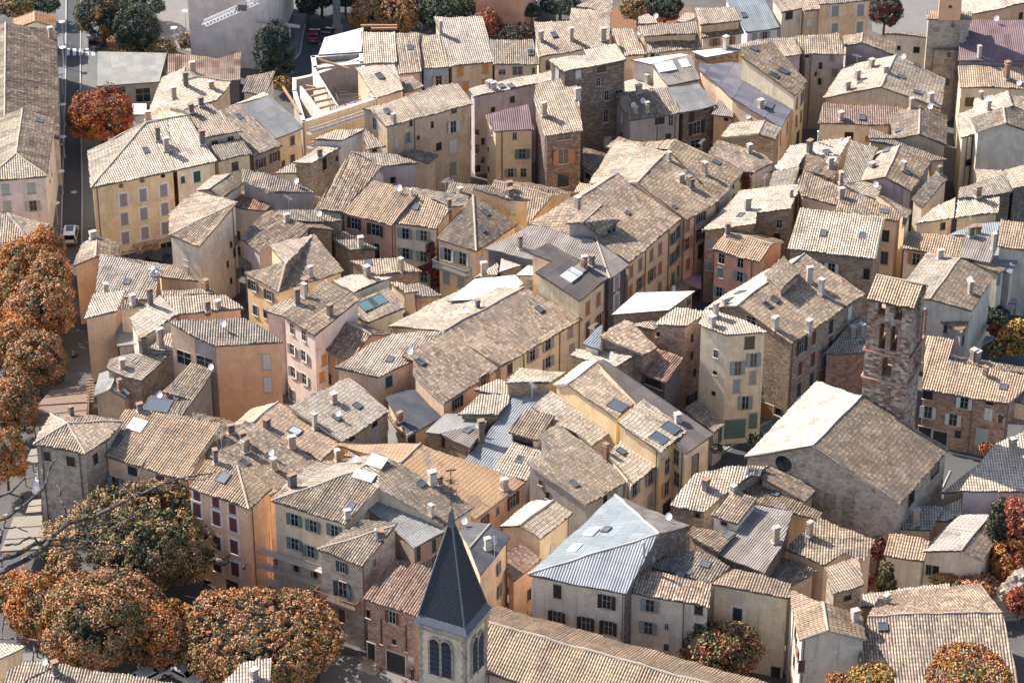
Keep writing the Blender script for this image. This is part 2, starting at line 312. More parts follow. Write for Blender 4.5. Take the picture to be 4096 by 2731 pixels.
def tag(o,label=None,cat=None,group=None,kind=None):
    if label: o['label']=label
    if cat: o['category']=cat
    if group: o['group']=group
    if kind: o['kind']=kind
    return o
def thing(name,loc,label,cat,group=None,rz=0):
    o=bpy.data.objects.new(name,None); COL.objects.link(o); o.location=loc; o.rotation_euler=(0,0,rz); o.empty_display_size=1
    return tag(o,label,cat,group)
# ---------------- houses ----------------
HOUSES=[]      # dict(root, roof, tris for ray casting)
def eval_z(tris,p):
    best=None
    for a,b,c in tris:
        d=(b.y-c.y)*(a.x-c.x)+(c.x-b.x)*(a.y-c.y)
        if abs(d)<1e-9: continue
        l1=((b.y-c.y)*(p.x-c.x)+(c.x-b.x)*(p.y-c.y))/d
        l2=((c.y-a.y)*(p.x-c.x)+(a.x-c.x)*(p.y-c.y))/d
        l3=1-l1-l2; m=min(l1,l2,l3)
        z=l1*a.z+l2*b.z+l3*c.z
        if best is None or m>best[0]: best=(m,z)
        if m>=-1e-6: return z
    return best[1] if best and best[0]>-0.3 else None
def clip(poly,k,lo,hi):
    def half(P,f):
        out=[]
        for i in range(len(P)):
            a,b=P[i],P[(i+1)%len(P)]; fa,fb=f(a),f(b)
            if fa>=0: out.append(a)
            if (fa>=0)!=(fb>=0):
                t=fa/(fa-fb); out.append((a[0]+(b[0]-a[0])*t,a[1]+(b[1]-a[1])*t))
        return out
    P=half(poly,lambda p:p[0]-lo)
    if len(P)<3: return P
    return half(P,lambda p:hi-p[0])
SHEETS={'white','metal','corr','grey','bluegrey','purple','redsheet','dark','dkbrown','rust','felt'}
PROF=[0.0,0.72,1.0,0.72]
def sag(p): return 0.06*(math.sin(.9*p.x+.5*p.y)+math.sin(-.6*p.x+1.3*p.y+1)+0.5*math.sin(2.3*p.x-1.9*p.y))
def roof_mesh(V,facets,mat,mats=None):
    """tiles or corrugated sheet as real ridges running down each slope"""
    mb=MB(); tris=[]
    smooth_flat = mat in ('felt',)
    for fi,F in enumerate(facets):
        m=mats[fi] if mats else mat
        P=[V[i] for i in F]
        n=Vector((0,0,0))
        for i in range(len(P)):
            a,b=P[i],P[(i+1)%len(P)]
            n+=Vector(((a.y-b.y)*(a.z+b.z),(a.z-b.z)*(a.x+b.x),(a.x-b.x)*(a.y+b.y)))
        n.normalize()
        if n.z<0: n=-n
        hz=Vector((n.x,n.y,0))
        if hz.length<0.03:
            e=(P[1]-P[0]); u=Vector((e.x,e.y,0)).normalized()
        else: u=Vector((-n.y,n.x,0)).normalized()
        v=u.cross(n); o=P[0]
        if m in ('felt','white'): per,amp=0.9,0.0
        elif m in SHEETS: per,amp=0.30,0.07
        elif m=='ochre': per,amp=0.30,0.04
        else: per,amp=TILE_W,0.085
        off=((fi*31+len(V)*17)%97)*1.37; off_q=round(off)*(per if amp else 1)
        for t in tessellate_polygon([P]):
            T=[P[i] for i in t]; tris.append(T)
            Q=[((p-o).dot(u),(p-o).dot(v),(p-o).dot(n)) for p in T]
            if amp==0.0 :
                mb.face(T if (T[1]-T[0]).cross(T[2]-T[0]).z>0 else T[::-1],m,[((q[0]+off),q[1]) for q in (Q if (T[1]-T[0]).cross(T[2]-T[0]).z>0 else Q[::-1])]); continue
            # plane through T in local coords: w as a function of (a,b)
            (x1,y1,w1),(x2,y2,w2),(x3,y3,w3)=Q
            det=(x2-x1)*(y3-y1)-(x3-x1)*(y2-y1)
            if abs(det)<1e-6: continue
            gx=((w2-w1)*(y3-y1)-(w3-w1)*(y2-y1))/det; gy=((x2-x1)*(w3-w1)-(x3-x1)*(w2-w1))/det
            tri=[(q[0],q[1]) for q in Q]
            if det<0: tri=tri[::-1]
            st=per/4
            k0=int(math.floor(min(q[0] for q in Q)/st)); k1=int(math.ceil(max(q[0] for q in Q)/st))
            for k in range(k0,k1):
                lo,hi=k*st,(k+1)*st
                poly=clip(tri,k,lo,hi)
                if len(poly)<3: continue
                pts=[]; uvs=[]
                rj=random.Random(k//4*7919+fi*31+int(off*10)); sh_=rj.uniform(-0.09,0.09) if amp>0.08 else 0.0; hj=rj.uniform(-0.02,0.02) if amp>0.08 else 0.0
                ar=0
                for i in range(len(poly)):
                    a,b=poly[i],poly[(i+1)%len(poly)]; ar+=a[0]*b[1]-b[0]*a[1]
                if abs(ar)<1e-4: continue
                for a,b in poly:
                    fk=k if abs(a-lo)<abs(a-hi) else k+1
                    if abs(a-lo)<1e-4: h=PROF[k%4]
                    elif abs(a-hi)<1e-4: h=PROF[(k+1)%4]
                    else:
                        tt=(a-lo)/st; h=PROF[k%4]*(1-tt)+PROF[(k+1)%4]*tt
                    w=w1+gx*(a-x1)+gy*(b-y1)+h*(amp+hj)
                    q_=o+u*a+v*(b+sh_)+n*w; q_.z+=sag(q_); pts.append(q_); uvs.append((a+off_q,b))
                if ((pts[1]-pts[0]).cross(pts[2]-pts[0])).z<0: pts=pts[::-1]; uvs=uvs[::-1]
                mb.face(pts,m,uvs)
    return mb,tris
def outline(facets,nv):
    E={}
    for F in facets:
        for i in range(len(F)):
            a,b=F[i],F[(i+1)%len(F)]; E[(a,b)]=1
    B={a:b for (a,b) in E if (b,a) not in E}
    inner=[(a,b) for (a,b) in E if (b,a) in E and a<b]
    s=next(iter(B)); L=[s]; c=B[s]
    while c!=s and len(L)<100: L.append(c); c=B.get(c,s)
    return L,inner
def orient(V,facets):
    out=[]
    for F in facets:
        A=sum(V[F[i]].x*V[F[(i+1)%len(F)]].y-V[F[(i+1)%len(F)]].x*V[F[i]].y for i in range(len(F)))
        out.append(tuple(F) if A>0 else tuple(reversed(F)))
    return out
def house(label,V,facets,roof='tan',wall='cream',mats=None,over=0.28,zb=-0.3,cat='house',name='house',group=None,parapet=False,ridgemat='ridge',thin=0.16,wallx=None):
    V=[Vector(p) for p in V]; facets=orient(V,facets)
    cen=sum(V,Vector((0,0,0)))/len(V); loc=Vector((cen.x,cen.y,0))
    root=thing(name,loc,label,cat,group)
    rb,tris=roof_mesh(V,facets,roof,mats)
    L,inner=outline(facets,len(V))
    # underside and edge of the roof
    for a,b,c in tris:
        q=[Vector(p)-Vector((0,0,thin)) for p in (a,b,c)]
        if (q[1]-q[0]).cross(q[2]-q[0]).z>0: q=q[::-1]
        rb.face(q,'eave')
    for i in range(len(L)):
        a,b=V[L[i]],V[L[(i+1)%len(L)]]
        if (b-a).length<0.05: continue
        dz=Vector((0,0,thin)); up=Vector((0,0,0.03))
        em='gutter' if abs(a.z-b.z)<0.25 else 'mortar' if random.random()<0.25 else 'eave'; ns=max(1,int((b-a).length/1.1))
        for k in range(ns):
            p=a.lerp(b,k/ns); q=a.lerp(b,(k+1)/ns); sp_=Vector((0,0,sag(p))); sq_=Vector((0,0,sag(q)))
            if roof in ('felt','white'): sp_=sq_=Vector((0,0,0))
            rb.face([p-dz+sp_,q-dz+sq_,q+up+sq_,p+up+sp_],em)
    for a,b in inner:
        pa,pb=V[a],V[b]
        ns=max(1,int((pb-pa).length/0.8)); ps=[pa.lerp(pb,k/ns) for k in range(ns+1)]
        rb.tube([p+Vector((0,0,0.05+sag(p))) for p in ps],[0.13+random.uniform(-.02,.03) for p in ps],ridgemat,6)
    ro=rb.obj('roof',root,loc)
    # walls
    n=len(L); pts=[V[i] for i in L]; ins=[]
    for i in range(n):
        p=pts[i]; a=pts[i-1]; b=pts[(i+1)%n]
        e1=Vector((p.x-a.x,p.y-a.y)); e2=Vector((b.x-p.x,b.y-p.y))
        if e1.length<1e-4 or e2.length<1e-4: ins.append(Vector((p.x,p.y))); continue
        e1.normalize(); e2.normalize()
        n1=Vector((-e1.y,e1.x)); n2=Vector((-e2.y,e2.x)); m=n1+n2
        if m.length<0.3: m=n1
        else: m=m/max(0.5,m.dot(n1))
        ins.append(Vector((p.x,p.y))+m*over)
    tops=[]
    for i,q in enumerate(ins):
        z=eval_z(tris,q)
        if z is None: z=pts[i].z
        tops.append(z-thin*0.6)
    wb=MB()
    for i in range(n):
        j=(i+1)%n; a,b=ins[i],ins[j]
        if (b-a).length<0.02: continue
        wb.face([(a.x,a.y,zb),(b.x,b.y,zb),(b.x,b.y,tops[j]),(a.x,a.y,tops[i])],(wallx or {}).get((L[i],L[j])) or (wallx or {}).get((L[j],L[i])) or wall)
    wo=wb.obj('wall',root,loc)
    # downpipe at a visible corner
    HOUSES.append(dict(root=root,roof=ro,wall=wo,loc=loc,tris=tris,wb=wb,V=V,wallmat=wall))
    return root
def plane_of(A,B,s,toward):
    d=(B-A); d.z=0; d.normalize(); p=Vector((-d.y,d.x,0))
    if (toward-A).dot(p)<0: p=-p
    return Vector((-p.x*s,-p.y*s,1)).normalized()
def S(K,h,pts,label,roof='tan',wall='cream',s=0.32,**k):
    A=at(K,*pts[0],h); B=at(K,*pts[1],h); c=[sum(p[i] for p in pts[2:])/len(pts[2:]) for i in (0,1)]
    n=plane_of(A,B,s,at(K,c[0],c[1],h+1)) if s!=0 else Vector((0,0,1))
    V=[A,B]+[on_plane(K,x,y,A,n) for x,y in pts[2:]]
    return house(label,V,[tuple(range(len(V)))],roof,wall,**k)
def G(K,h,E0,E1,R0,R1,label,roof='tan',wall='cream',E3=None,E2=None,s=0.32,hip=(0,0),**k):
    A=at(K,*E0,h); B=at(K,*E1,h)
    if E3 is None:
        n=plane_of(A,B,s,at(K,(R0[0]+R1[0])/2,(R0[1]+R1[1])/2,h+2))
        P0=on_plane(K,*R0,A,n); P1=on_plane(K,*R1,A,n)
        zr=(P0.z+P1.z)/2; P0=at(K,*R0,zr); P1=at(K,*R1,zr)
        D=Vector((2*P0.x-A.x,2*P0.y-A.y,h)); C=Vector((2*P1.x-B.x,2*P1.y-B.y,h))
    else:
        D=at(K,*E3,h)
        d=D-A; nn=Vector((-d.y,d.x,0)).normalized()
        if hip[0]:
            n=plane_of(A,B,s,D); P0=on_plane(K,*R0,A,n)
        else: P0=on_plane(K,*R0,A,nn)
        P1=at(K,*R1,P0.z)
        C=at(K,*E2,h) if E2 else Vector((P1.x*2-B.x,P1.y*2-B.y,h))
        if (not E2): C=D+(B-A)
    V=[A,B,C,D,P0,P1]; F=[(0,1,5,4),(2,3,4,5)]
    if hip[0]: F.append((3,0,4))
    if hip[1]: F.append((1,2,5))
    return house(label,V,F,roof,wall,**k)
def Mh(K,pts,facets,label,roof='tan',wall='cream',s=0.32,**k):
    """free roof: each point (x,y,z) in the picture at height z, or z='p' for the plane rising from the first edge"""
    A=at(K,*pts[0]); B=at(K,*pts[1]); c=pts[2]
    n=plane_of(A,B,s,at(K,c[0],c[1],pts[0][2]+1))
    V=[at(K,*p) if p[2]!='p' else on_plane(K,p[0],p[1],A,n) for p in pts]
    return house(label,V,facets,roof,wall,**k)
# ---------------- the town, row by row from the back ----------------
W='white'
# far row
G(0,5,(450,214),(447,128),(275,176),(272,92),'small bright orange tiled gable house behind the long brown roof','orange','white')
G(0,7.5,(475,1118),(455,255),(36,932),(45,186),'very long narrow brown tiled hall lining the left side of the street','brown','palew')
S(0,4,[(772,692),(1275,655),(1336,425),(780,413)],'flat gravel roofed garage shop with glazed doors beside the orange maple','felt','greyw',s=0.03)
S(0,4.2,[(1700,645),(1922,636),(1930,420),(1850,445),(1740,470),(1545,445),(1345,430),(1330,592),(1420,620)],'rusty brown metal roofed shed below the big pink wall','rust','darkg',s=0.1)
Mh(0,[(1148,985,7),(1738,803,7),(1852,655,'p'),(1590,620,'p'),(1455,655,'p'),(1480,543,'p'),(1300,612,'p'),(1770,650,7.0)],[(0,1,2,3,4,5,6),(5,7,2,3,4)],'low cream tiled roof with many chimneys between the garage and the yellow hall','pale','beige',s=0.24)
S(0,6,[(1935,735),(2140,762),(2202,577),(1972,612)],'small moss grey shed roof beside the dark conifer','mossy','palew')
# yellow hall and its row
G(0,11.4,(725,1506),(1400,1367),(1165,987),(1335,956),'large pale yellow hall with closed mauve shutters and a hipped cream roof over the street','pale','yellow',E3=(700,1222),hip=(1,0))
G(0,11.4,(1402,1366),(1738,1290),(1337,956),(1497,926),'cream house with dark green shutters adjoining the yellow hall','pale','cream')
S(0,10.3,[(1738,1288),(2018,1226),(1935,1112),(1668,1176)],'cream house part with a dark mossy lean-to roof below two little white attic windows','mossy','cream')
G(0,12.2,(1622,1106),(1942,1046),(1472,874),(1668,822),'raised attic house with two small white windows and a brown tiled roof','brown','cream')
S(0,9.3,[(2025,1252),(2260,1165),(1925,838),(1748,882)],'tan house with weathered brown shutters beside the grey corrugated roof','brown','dirty')
S(0,10,[(2215,1107),(2432,1022),(2152,765),(1925,850)],'orange house with brown shutters under a grey corrugated roof','grey','yellow')
S(0,10.6,[(1745,880),(2155,765),(2100,745),(1880,838)],'thin pale ridge roof strip behind the grey corrugated roof','pale','beige',s=0.05)
# construction site and white roofs
S(10,9.6,[(585,440),(930,416),(948,220),(635,302)],'bare white membrane roof at the left end of the back row','white','bluew',s=0.22)
S(10,9.3,[(950,512),(1218,502),(1200,262),(926,255)],'pale whitish corrugated tile roof beside the white membrane roof','pale','bluew')
S(10,8.5,[(1215,590),(1415,577),(1392,268),(1195,272)],'narrow brown tiled house with one skylight between two pale roofs','brown','peach')
S(10,8.5,[(1415,550),(1648,531),(1555,286),(1388,292)],'blue-grey painted house with a gabled dormer and peach shutters','tan','blue')
S(10,8.6,[(1645,530),(1992,497),(1906,140),(1508,135)],'beige house with bright orange shutters under a tall cream roof','pale','beige')
S(10,7.8,[(1265,745),(1436,690),(1330,608),(1233,625)],'small brown roof tucked below the peach wall','mossy','peach')
S(10,9,[(1045,787),(1268,722),(1195,520),(880,535)],'cream tiled roof with one skylight right of the building site','pale','peach')
S(10,11,[(550,1116),(770,1127),(962,1040),(722,1035)],'small white cubic house with a nearly flat pale roof','pale','white',s=0.05)
S(10,10,[(972,1197),(1130,1170),(960,1038),(945,1075)],'little tiled roof between the white cube and the big beige house','tan','cream')
S(10,12.8,[(1130,1012),(1822,829),(1700,662),(1520,690),(1240,790),(935,873),(1000,882)],'big beige house with a long tiled roof and scattered small windows','tan','beige',s=0.26)
S(10,12.6,[(1825,777),(2335,668),(2500,632),(2440,575),(1990,660),(1790,717)],'long bright roofed house with a stained mauve wall behind the red roof','pale','mauve',s=0.06)
S(10,10.5,[(1995,1050),(2312,1036),(2262,832),(1915,922)],'yellow house with green shutters under a purple red corrugated roof','redsheet','yellow')
S(10,10,[(530,1306),(768,1180),(592,1183),(380,1300)],'small stone house with a patterned wall and a pale flat tiled roof','pale',('stone'),s=0.05)
S(10,8.6,[(232,1385),(412,1387),(402,1310),(385,1305)],'tiny cream terrace roof below the patterned stone wall','pale','cream',s=0.15)
# back row centre
S(20,10,[(972,103),(690,55),(850,-20),(990,-20)],'cream roof cut by the top edge beside the red earth garden','pale','beige',s=0.1)
Mh(20,[(390,457,9),(950,357,9),(967,102,'p'),(650,62,'p'),(633,175,'p'),(350,180,'p')],[(0,1,2,3,4,5)],'tall stepped tan roof with three chimneys in the middle of the back row','tan','cream')
S(20,8.5,[(25,517),(397,512),(342,315),(0,325)],'low beige house with a balcony window in the back row','tan','beige')
S(20,8,[(1080,450),(1250,435),(1142,232),(948,238)],'cream tiled roof left of the white vented chimney','tan','yellow')
S(20,8,[(1250,427),(1692,385),(1662,268),(1228,296)],'brown lower tiled roof in shade beneath the raised tan ridge','brown','yellow')
S(20,9.8,[(1230,292),(1662,268),(1650,172),(1165,212)],'raised tan ridge roof with a round steel vent behind it','tan','beige')
S(20,8,[(1185,200),(1340,185),(1330,160),(1262,108),(1185,140)],'tiny pale roof beside the red autumn bush','pale','beige',s=0.2)
S(20,8.2,[(1690,307),(2032,265),(1988,168),(1675,210)],'white house with brown shutters under the lower of two stacked roofs','tan','white')
S(20,10,[(1680,205),(2012,165),(1955,56),(1635,68)],'upper of two stacked tan roofs beside the pale metal roof','tan','beige')
S(20,9.8,[(1490,175),(1560,175),(1640,150),(1640,110),(1560,110)],'tiny cream roof behind the two stacked roofs','pale','beige',s=0.2)
S(20,7.5,[(2052,262),(2318,226),(2180,-30),(1870,-30)],'white house with grey shutters under a long pale blue metal roof','metal','bluew')
# top right
S(30,9.5,[(410,102),(586,66),(560,-20),(325,-20)],'cream house with dark blue window at the top right','tan','palew')
S(30,9.5,[(586,90),(730,75),(690,-20),(560,-20)],'narrow beige house joining the orange house at the top','tan','beige')
S(30,10.5,[(705,38),(1135,0),(1120,-60),(690,-60)],'orange house with grey shutters in brick surrounds at the top','tan','yellow')
S(30,9,[(1240,270),(1580,296),(1580,278),(1245,262)],'long cream garden wall house with two tiny windows by the gate tower','tan','palew',s=0.1,over=0.12)
S(30,16.5,[(1575,150),(1935,152),(1935,92),(1570,88)],'ruined stone gate tower topped by a plain orange block','tan','stonel',s=0.15,cat='tower',name='gate_tower')
V=[at(30,x,y,16.9) for x,y in ((1663,136),(1846,136),(1850,96),(1662,94))]
for v in V: v.z=23
house('orange rendered block rising from the stone gate tower',V,[(0,1,2,3)],'tan','orangew',over=0.05,zb=16.3)
S(30,11.8,[(1617,395),(1828,394),(1828,352),(1625,346)],'lower stone gatehouse with a strip of tiles and a dark arch','tan','stonel',s=0.3,cat='gatehouse',name='gatehouse')
S(30,11.5,[(1995,106),(2400,12),(2400,-60),(1850,-60),(1852,108)],'broad cream roof above an orange wall in the top right corner','pale','orangew',s=0.12)
S(30,12,[(1825,488),(2420,492),(2420,170),(1942,158),(1838,312)],'large purple red corrugated roof at the right edge','redsheet','greyw')
S(30,10,[(1838,698),(2420,706),(2420,538),(1822,530)],'orange brown tiled roof with a brick chimney below the purple roof','warm','cream')
G(30,12,(1325,442),(1325,345),(1050,343),(1060,268),'grey gabled house with a plain stained end wall above the alley','tan','greyw',E3=(915,370),E2=(903,288))
S(30,12.2,[(600,432),(925,435),(868,270),(515,290)],'tan roof over a curving row of tall mauve back walls','tan','greyw')
S(30,12.2,[(410,460),(580,433),(515,310),(328,332)],'short tan roof at the bend of the mauve back walls','tan','mauve')
S(20,12.4,[(1725,460),(2002,410),(2010,385),(1900,380),(1610,412)],'pale flat roof above a dark stone parapet','white','stoned',s=0.03)
S(20,12.6,[(1850,385),(2005,396),(2400,340),(2480,300),(2240,310)],'long bright cream roof running right from the pale flat roof','pale','beige',s=0.05)
S(20,8.8,[(1080,745),(1400,700),(1290,680),(1150,640),(1075,655)],'low white tiled terrace roof beside the tall rubble stone house','pale','palew',s=0.03)
S(20,10.9,[(1420,687),(1680,640),(1605,440),(1288,515)],'white house under a rusty corrugated roof with two pale panels','corr','palew')
S(20,12.0,[(1288,516),(1606,442),(1522,430),(1130,480)],'white flat roof terrace above the corrugated roof','white','white',s=0.02)
Mh(20,[(595,575,16),(1095,482,16),(1008,357,'p'),(750,400,'p'),(770,440,'p'),(465,478,'p')],[(0,1,2,3,4,5)],'tallest rubble stone house with bare brown walls in the centre','pale','stoned',s=0.2)
S(30,12,[(522,766),(617,655),(330,338),(90,385),(85,452)],'long tan roof with two skylights above a yellow street front','tan','yellowp')
S(20,9.6,[(2330,1020),(2430,855),(2005,502),(1668,512),(1680,572),(1800,660),(1930,785)],'wide purple grey sheet roof sloping across the block','purple','peach',s=0.2)
S(20,8.6,[(1770,915),(1942,946),(1960,850),(1832,808)],'small striped corrugated roof on an orange corner house','corr','ochrew')
G(20,9.8,(2282,1122),(2335,1022),(2148,1076),(2196,966),'stone gabled house with a pale left slope below the sheet roof','pale','stone',E3=(1845,1098),E2=(1925,990))
S(20,9.4,[(1112,965),(1536,905),(1415,705),(995,752)],'grey rendered house with two satellite dishes and a dark tiled roof','brown',('greyw'))
S(20,9.4,[(1540,905),(1812,842),(1670,672),(1418,708)],'dark stone house under a grey fibre cement roof','grey','stoned')
Mh(20,[(440,1090,11.8),(744,1052,11.8),(692,690,'p'),(590,692,'p'),(560,628,'p'),(368,680,'p'),(350,785,'p')],[(0,1,2,3,4,5,6)],'narrow rubble stone house with brown shutters beside the yellow house','tan','stoned')
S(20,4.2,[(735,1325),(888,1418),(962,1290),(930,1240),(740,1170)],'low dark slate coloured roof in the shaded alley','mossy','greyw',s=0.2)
S(20,3.2,[(885,1090),(1030,1090),(1010,1028),(895,1030)],'little wooden cabin with a white door in the dark court','dark','sh_wood',s=0.15,cat='cabin',name='cabin')
# right edge, upper
G(30,10.2,(1690,872),(1722,640),(1207,697),(1330,438),'broad gabled house with a cream left slope and a brown right slope','pale','beige',E3=(745,786),E2=(905,540))
S(30,9.6,[(700,986),(1275,1000),(1430,860),(745,828)],'cream house under a dark striped red brown roof','red','cream')
S(30,10.3,[(1110,1110),(1300,1115),(1345,1095),(1110,1030)],'thin brown roof edge beside the beige gable','mossy','beige',s=0.1)
G(30,10,(1733,1166),(1737,930),(1512,1074),(1520,850),'beige gabled house with a big satellite dish above the alley','tan','beige',E3=(1308,1116),E2=(1268,905))
S(30,10.4,[(1845,1105),(1957,1080),(1950,950),(2265,847),(2222,735),(1950,800),(1945,870),(1820,910)],'pale roofs stepping behind the large grey gable at the right','pale','palew',s=0.12)
G(30,12,(2500,1090),(2480,950),(2206,990),(2187,865),'large house with a blank grey gable wall at the right edge','mossy','palew',E3=(1972,1060),E2=(1925,940))
S(30,10.6,[(2265,850),(2400,905),(2400,775),(2215,770)],'small pink house cut by the right edge','pale','pink',s=0.1)
S(30,10.2,[(1110,1132),(1345,1165),(1612,1290),(1740,1280),(1340,1130),(1115,1032)],'long brown roof strip behind the skylight house','mossy','beige',s=0.05)
S(30,9.8,[(320,1380),(548,1336),(600,1240),(885,1245),(968,1092),(480,1170),(430,1245)],'bright cream roof with a row of chimneys under the round steel vents','pale','beige',s=0.14)
S(30,9.3,[(560,1352),(832,1442),(892,1250),(600,1235)],'small warm tan roof between two bright roofs','tan','beige',s=0.28)
S(30,9.4,[(875,1476),(1042,1450),(1190,1180),(965,1124)],'dark striped roof valley beside the white chimney','brown','beige',s=0.3)
G(30,10,(1450,1536),(1612,1290),(1240,1420),(1356,1167),'house with a cream slope left and brown slope right of a long white ridge','tan','mauve',E3=(1040,1450),E2=(1160,1215))
S(31,9.2,[(1540,362),(1746,120),(1652,62),(1450,288)],'lower mossy roof beside the alley under a striped canopy','mossy','palew',s=0.25)
S(31,9.7,[(1085,266),(1178,296),(1240,120),(1200,126),(900,182)],'cream roof with a white dish under the plum grey wall','pale','cream',s=0.1)
S(31,9.0,[(1175,300),(1362,420),(1455,392),(1185,250)],'narrow mossy roof strip behind the long brown roof','mossy','beige',s=0.1)
# middle row: left
Mh(1,[(-200,668,6),(255,655,6),(395,487,6.6),(60,410,7.8),(-250,415,7.8)],[(0,1,3,4),(1,2,3)],'low hipped brown roof in front of the white shuttered house at the left edge','brown','salmon')
G(0,10,(376,1413),(441,945),(130,1231),(180,873),'white house with pale green shutters and a hipped roof at the left edge','tan','white',E3=(-140,1456),E2=(-60,968),hip=(1,0),s=0.34)
G(1,9,(950,750),(966,647),(765,752),(776,590),'narrow bright orange house with a small gabled roof by the plane trees','tan','orangew',E3=(584,826),E2=(652,650))
G(1,11.2,(1776,292),(1951,156),(1674,218),(1838,92),'small gabled roof with a white chimney above the big cream corner house','tan','palew',E3=(1562,219),E2=(1720,105))
Mh(11,[(230,238,11.4),(560,240,11.4),(428,172,12.0),(200,100,12.2),(-25,48,12.4),(-25,155,11.8)],[(0,1,2,3,4,5)],'long mossy roof with a tall brick chimney stack over grey walls','mossy','greyw')
S(1,9.3,[(1910,362),(2130,385),(2165,345),(1965,220),(1780,290)],'small red brown roof wedged between grey walls','red','palew',s=0.05)
Mh(1,[(1352,582,11),(1598,672,11),(1900,318,'p'),(1790,292,12.2),(1572,230,11.8),(1352,402,11)],[(0,1,2),(0,2,3,4,5)],'tall cream corner house with bright patched roof and blank right wall','tan','palew',s=0.3)
S(1,9.6,[(1925,606),(2065,716),(2350,640),(2482,520),(2175,378),(2120,400)],'long brown roof above the narrow mauve alley wall','brown','mauve',s=0.28)
S(11,10.4,[(350,470),(590,470),(782,470),(560,380),(250,382)],'mossy roof with antennas above the orange house','mossy','stone',s=0.05)
S(11,10.2,[(520,524),(710,540),(580,472),(345,470)],'small tan tiled slope beneath the mossy antenna roof','brown','stone',s=0.1)
S(11,8,[(822,698),(1062,690),(785,556),(700,560),(695,620)],'dark grey tiled roof with a white chimney on a tan stone wall','mossy','stone',s=0.12)
S(11,10,[(558,371),(765,402),(1100,32),(838,-78)],'long dark brown roof falling left beside the dormer house','brown','palew',s=0.3)
S(10,12,[(1100,1328),(1385,1308),(1215,1240),(840,1210)],'grey mauve rendered upper house with a thin brown roof','mossy','mauve',s=0.05)
S(10,8,[(1465,1312),(1548,1240),(1335,1200),(1215,1240),(1335,1262)],'small slate coloured canopy roof against the beige house','mossy','beige',s=0.12)
S(11,10,[(765,402),(1168,502),(1385,255),(1250,205),(1030,145)],'orange house with dark brown shutters and a wide attic dormer','warm','salmon')
S(11,9.9,[(1172,482),(1528,531),(1652,365),(1392,262)],'cream house with sage green shutters and creeper','warm','palew')
S(11,10.9,[(1400,268),(1650,352),(1780,345),(1790,265),(1250,195),(1100,160)],'flat mossy tile strip behind the orange and cream houses','pale','beige',s=0.03)
Mh(11,[(1528,606,9.3),(1850,712,9.3),(2182,496,9.3),(1825,258,'p'),(1745,365,11.2)],[(0,1,3,4),(1,2,3)],'peach house with a pyramid roof and a long grey balcony','brown','peach',s=0.36)
Mh(11,[(1822,208,11.6),(2108,300,11.6),(2278,297,11.6),(1985,197,11.9)],[(0,1,2,3)],'small orange rooftop house with a brown flat tiled roof','mossy','yellow')
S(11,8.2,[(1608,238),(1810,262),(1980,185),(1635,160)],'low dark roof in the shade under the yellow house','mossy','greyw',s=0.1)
Mh(21,[(-120,470,7.3),(305,497,7.3),(500,265,'p'),(32,150,'p'),(335,160,9.2),(658,240,9.4)],[(0,1,2,3),(3,2,5,4)],'tan roof with a pale curving ridge behind the orange rooftop house','tan','beige',s=0.26)
S(21,9.5,[(665,245),(780,235),(885,172),(715,165)],'small warm roof corner beside the stone house','warm','beige',s=0.2)
# central long roof
Mh(21,[(1115,804,12),(1558,428,12),(1022,84,'p'),(680,313,'p'),(862,632,'p'),(600,568,13.2),(302,494,12),(730,238,12)],[(0,1,2,3,4),(3,2,7),(3,7,6,5,4)],'long orange terrace with closed rust shutters under a vast tan roof','tan','yellow',s=0.26)
G(21,12.1,(1572,462),(1826,314),(1180,162),(1415,-85),'orange terrace house with grey shutters under the middle of the vast tan roof','tan','peach',s=0.3)
G(21,11.6,(1828,318),(2036,62),(1425,-100),(1482,-185),'yellow terrace house at the far end of the vast tan roof','tan','yellowp',s=0.3)
S(20,11,[(2110,1380),(2268,1302),(2180,1230),(1822,1120),(1742,1230),(2030,1370)],'brown roof with red creeper on the wall at the street bend','brown','palew',s=0.24)
S(20,7.6,[(1015,1386),(1310,1345),(1412,1208),(1062,1300)],'flat tan roof with a white wall at the foot of the vast roof','mossy','white',s=0.08)
def zfoot(K,top,foot,z0,pl=None):
    H=HOUSES[-1] if pl is None else pl; d=ray(K,*foot); V=H['V']; n=(V[1]-V[0]).cross(V[2]-V[0]); f=CAM+d*((V[0]-CAM).dot(n)/d.dot(n))
    r=ray(K,*top); t=(f.y-CAM.y)/r.y; return CAM+r*t
_t=[h for h in HOUSES if 'long orange terrace' in h['root']['label']][0]
v0=zfoot(21,(608,490),(598,560),0,_t); v1=zfoot(21,(878,582),(885,615),0,_t); v2=zfoot(21,(1045,455),(1035,548),0,_t)
nn=(v1-v0); nn.z=0; nn=Vector((-nn.y,nn.x,0)).normalized(); pk=on_plane(21,735,482,v0,nn); bk=at(21,895,346,pk.z); bl=at(21,752,345,v0.z)
house('raised dormer house with a grey end wall standing on the long terrace roof',[v0,v1,v2,bk,bl,pk],[(0,5,3,4),(5,1,2,3)],'tan','greyw',zb=9)
Mh(21,[(-45,690,11.9),(960,931,11.9),(1112,822,11.9),(858,630,'p'),(330,500,'p')],[(0,1,3,4),(1,2,3)],'dark grey corner house with lilac shutters under a striped grey brown roof','corr','darkg',s=0.33)
S(21,12,[(715,1106),(946,926),(470,640),(310,722),(500,795),(362,880)],'cream house with brown shutters under a dark brown sheet roof with pale panels','dkbrown','yellowp',s=0.28)
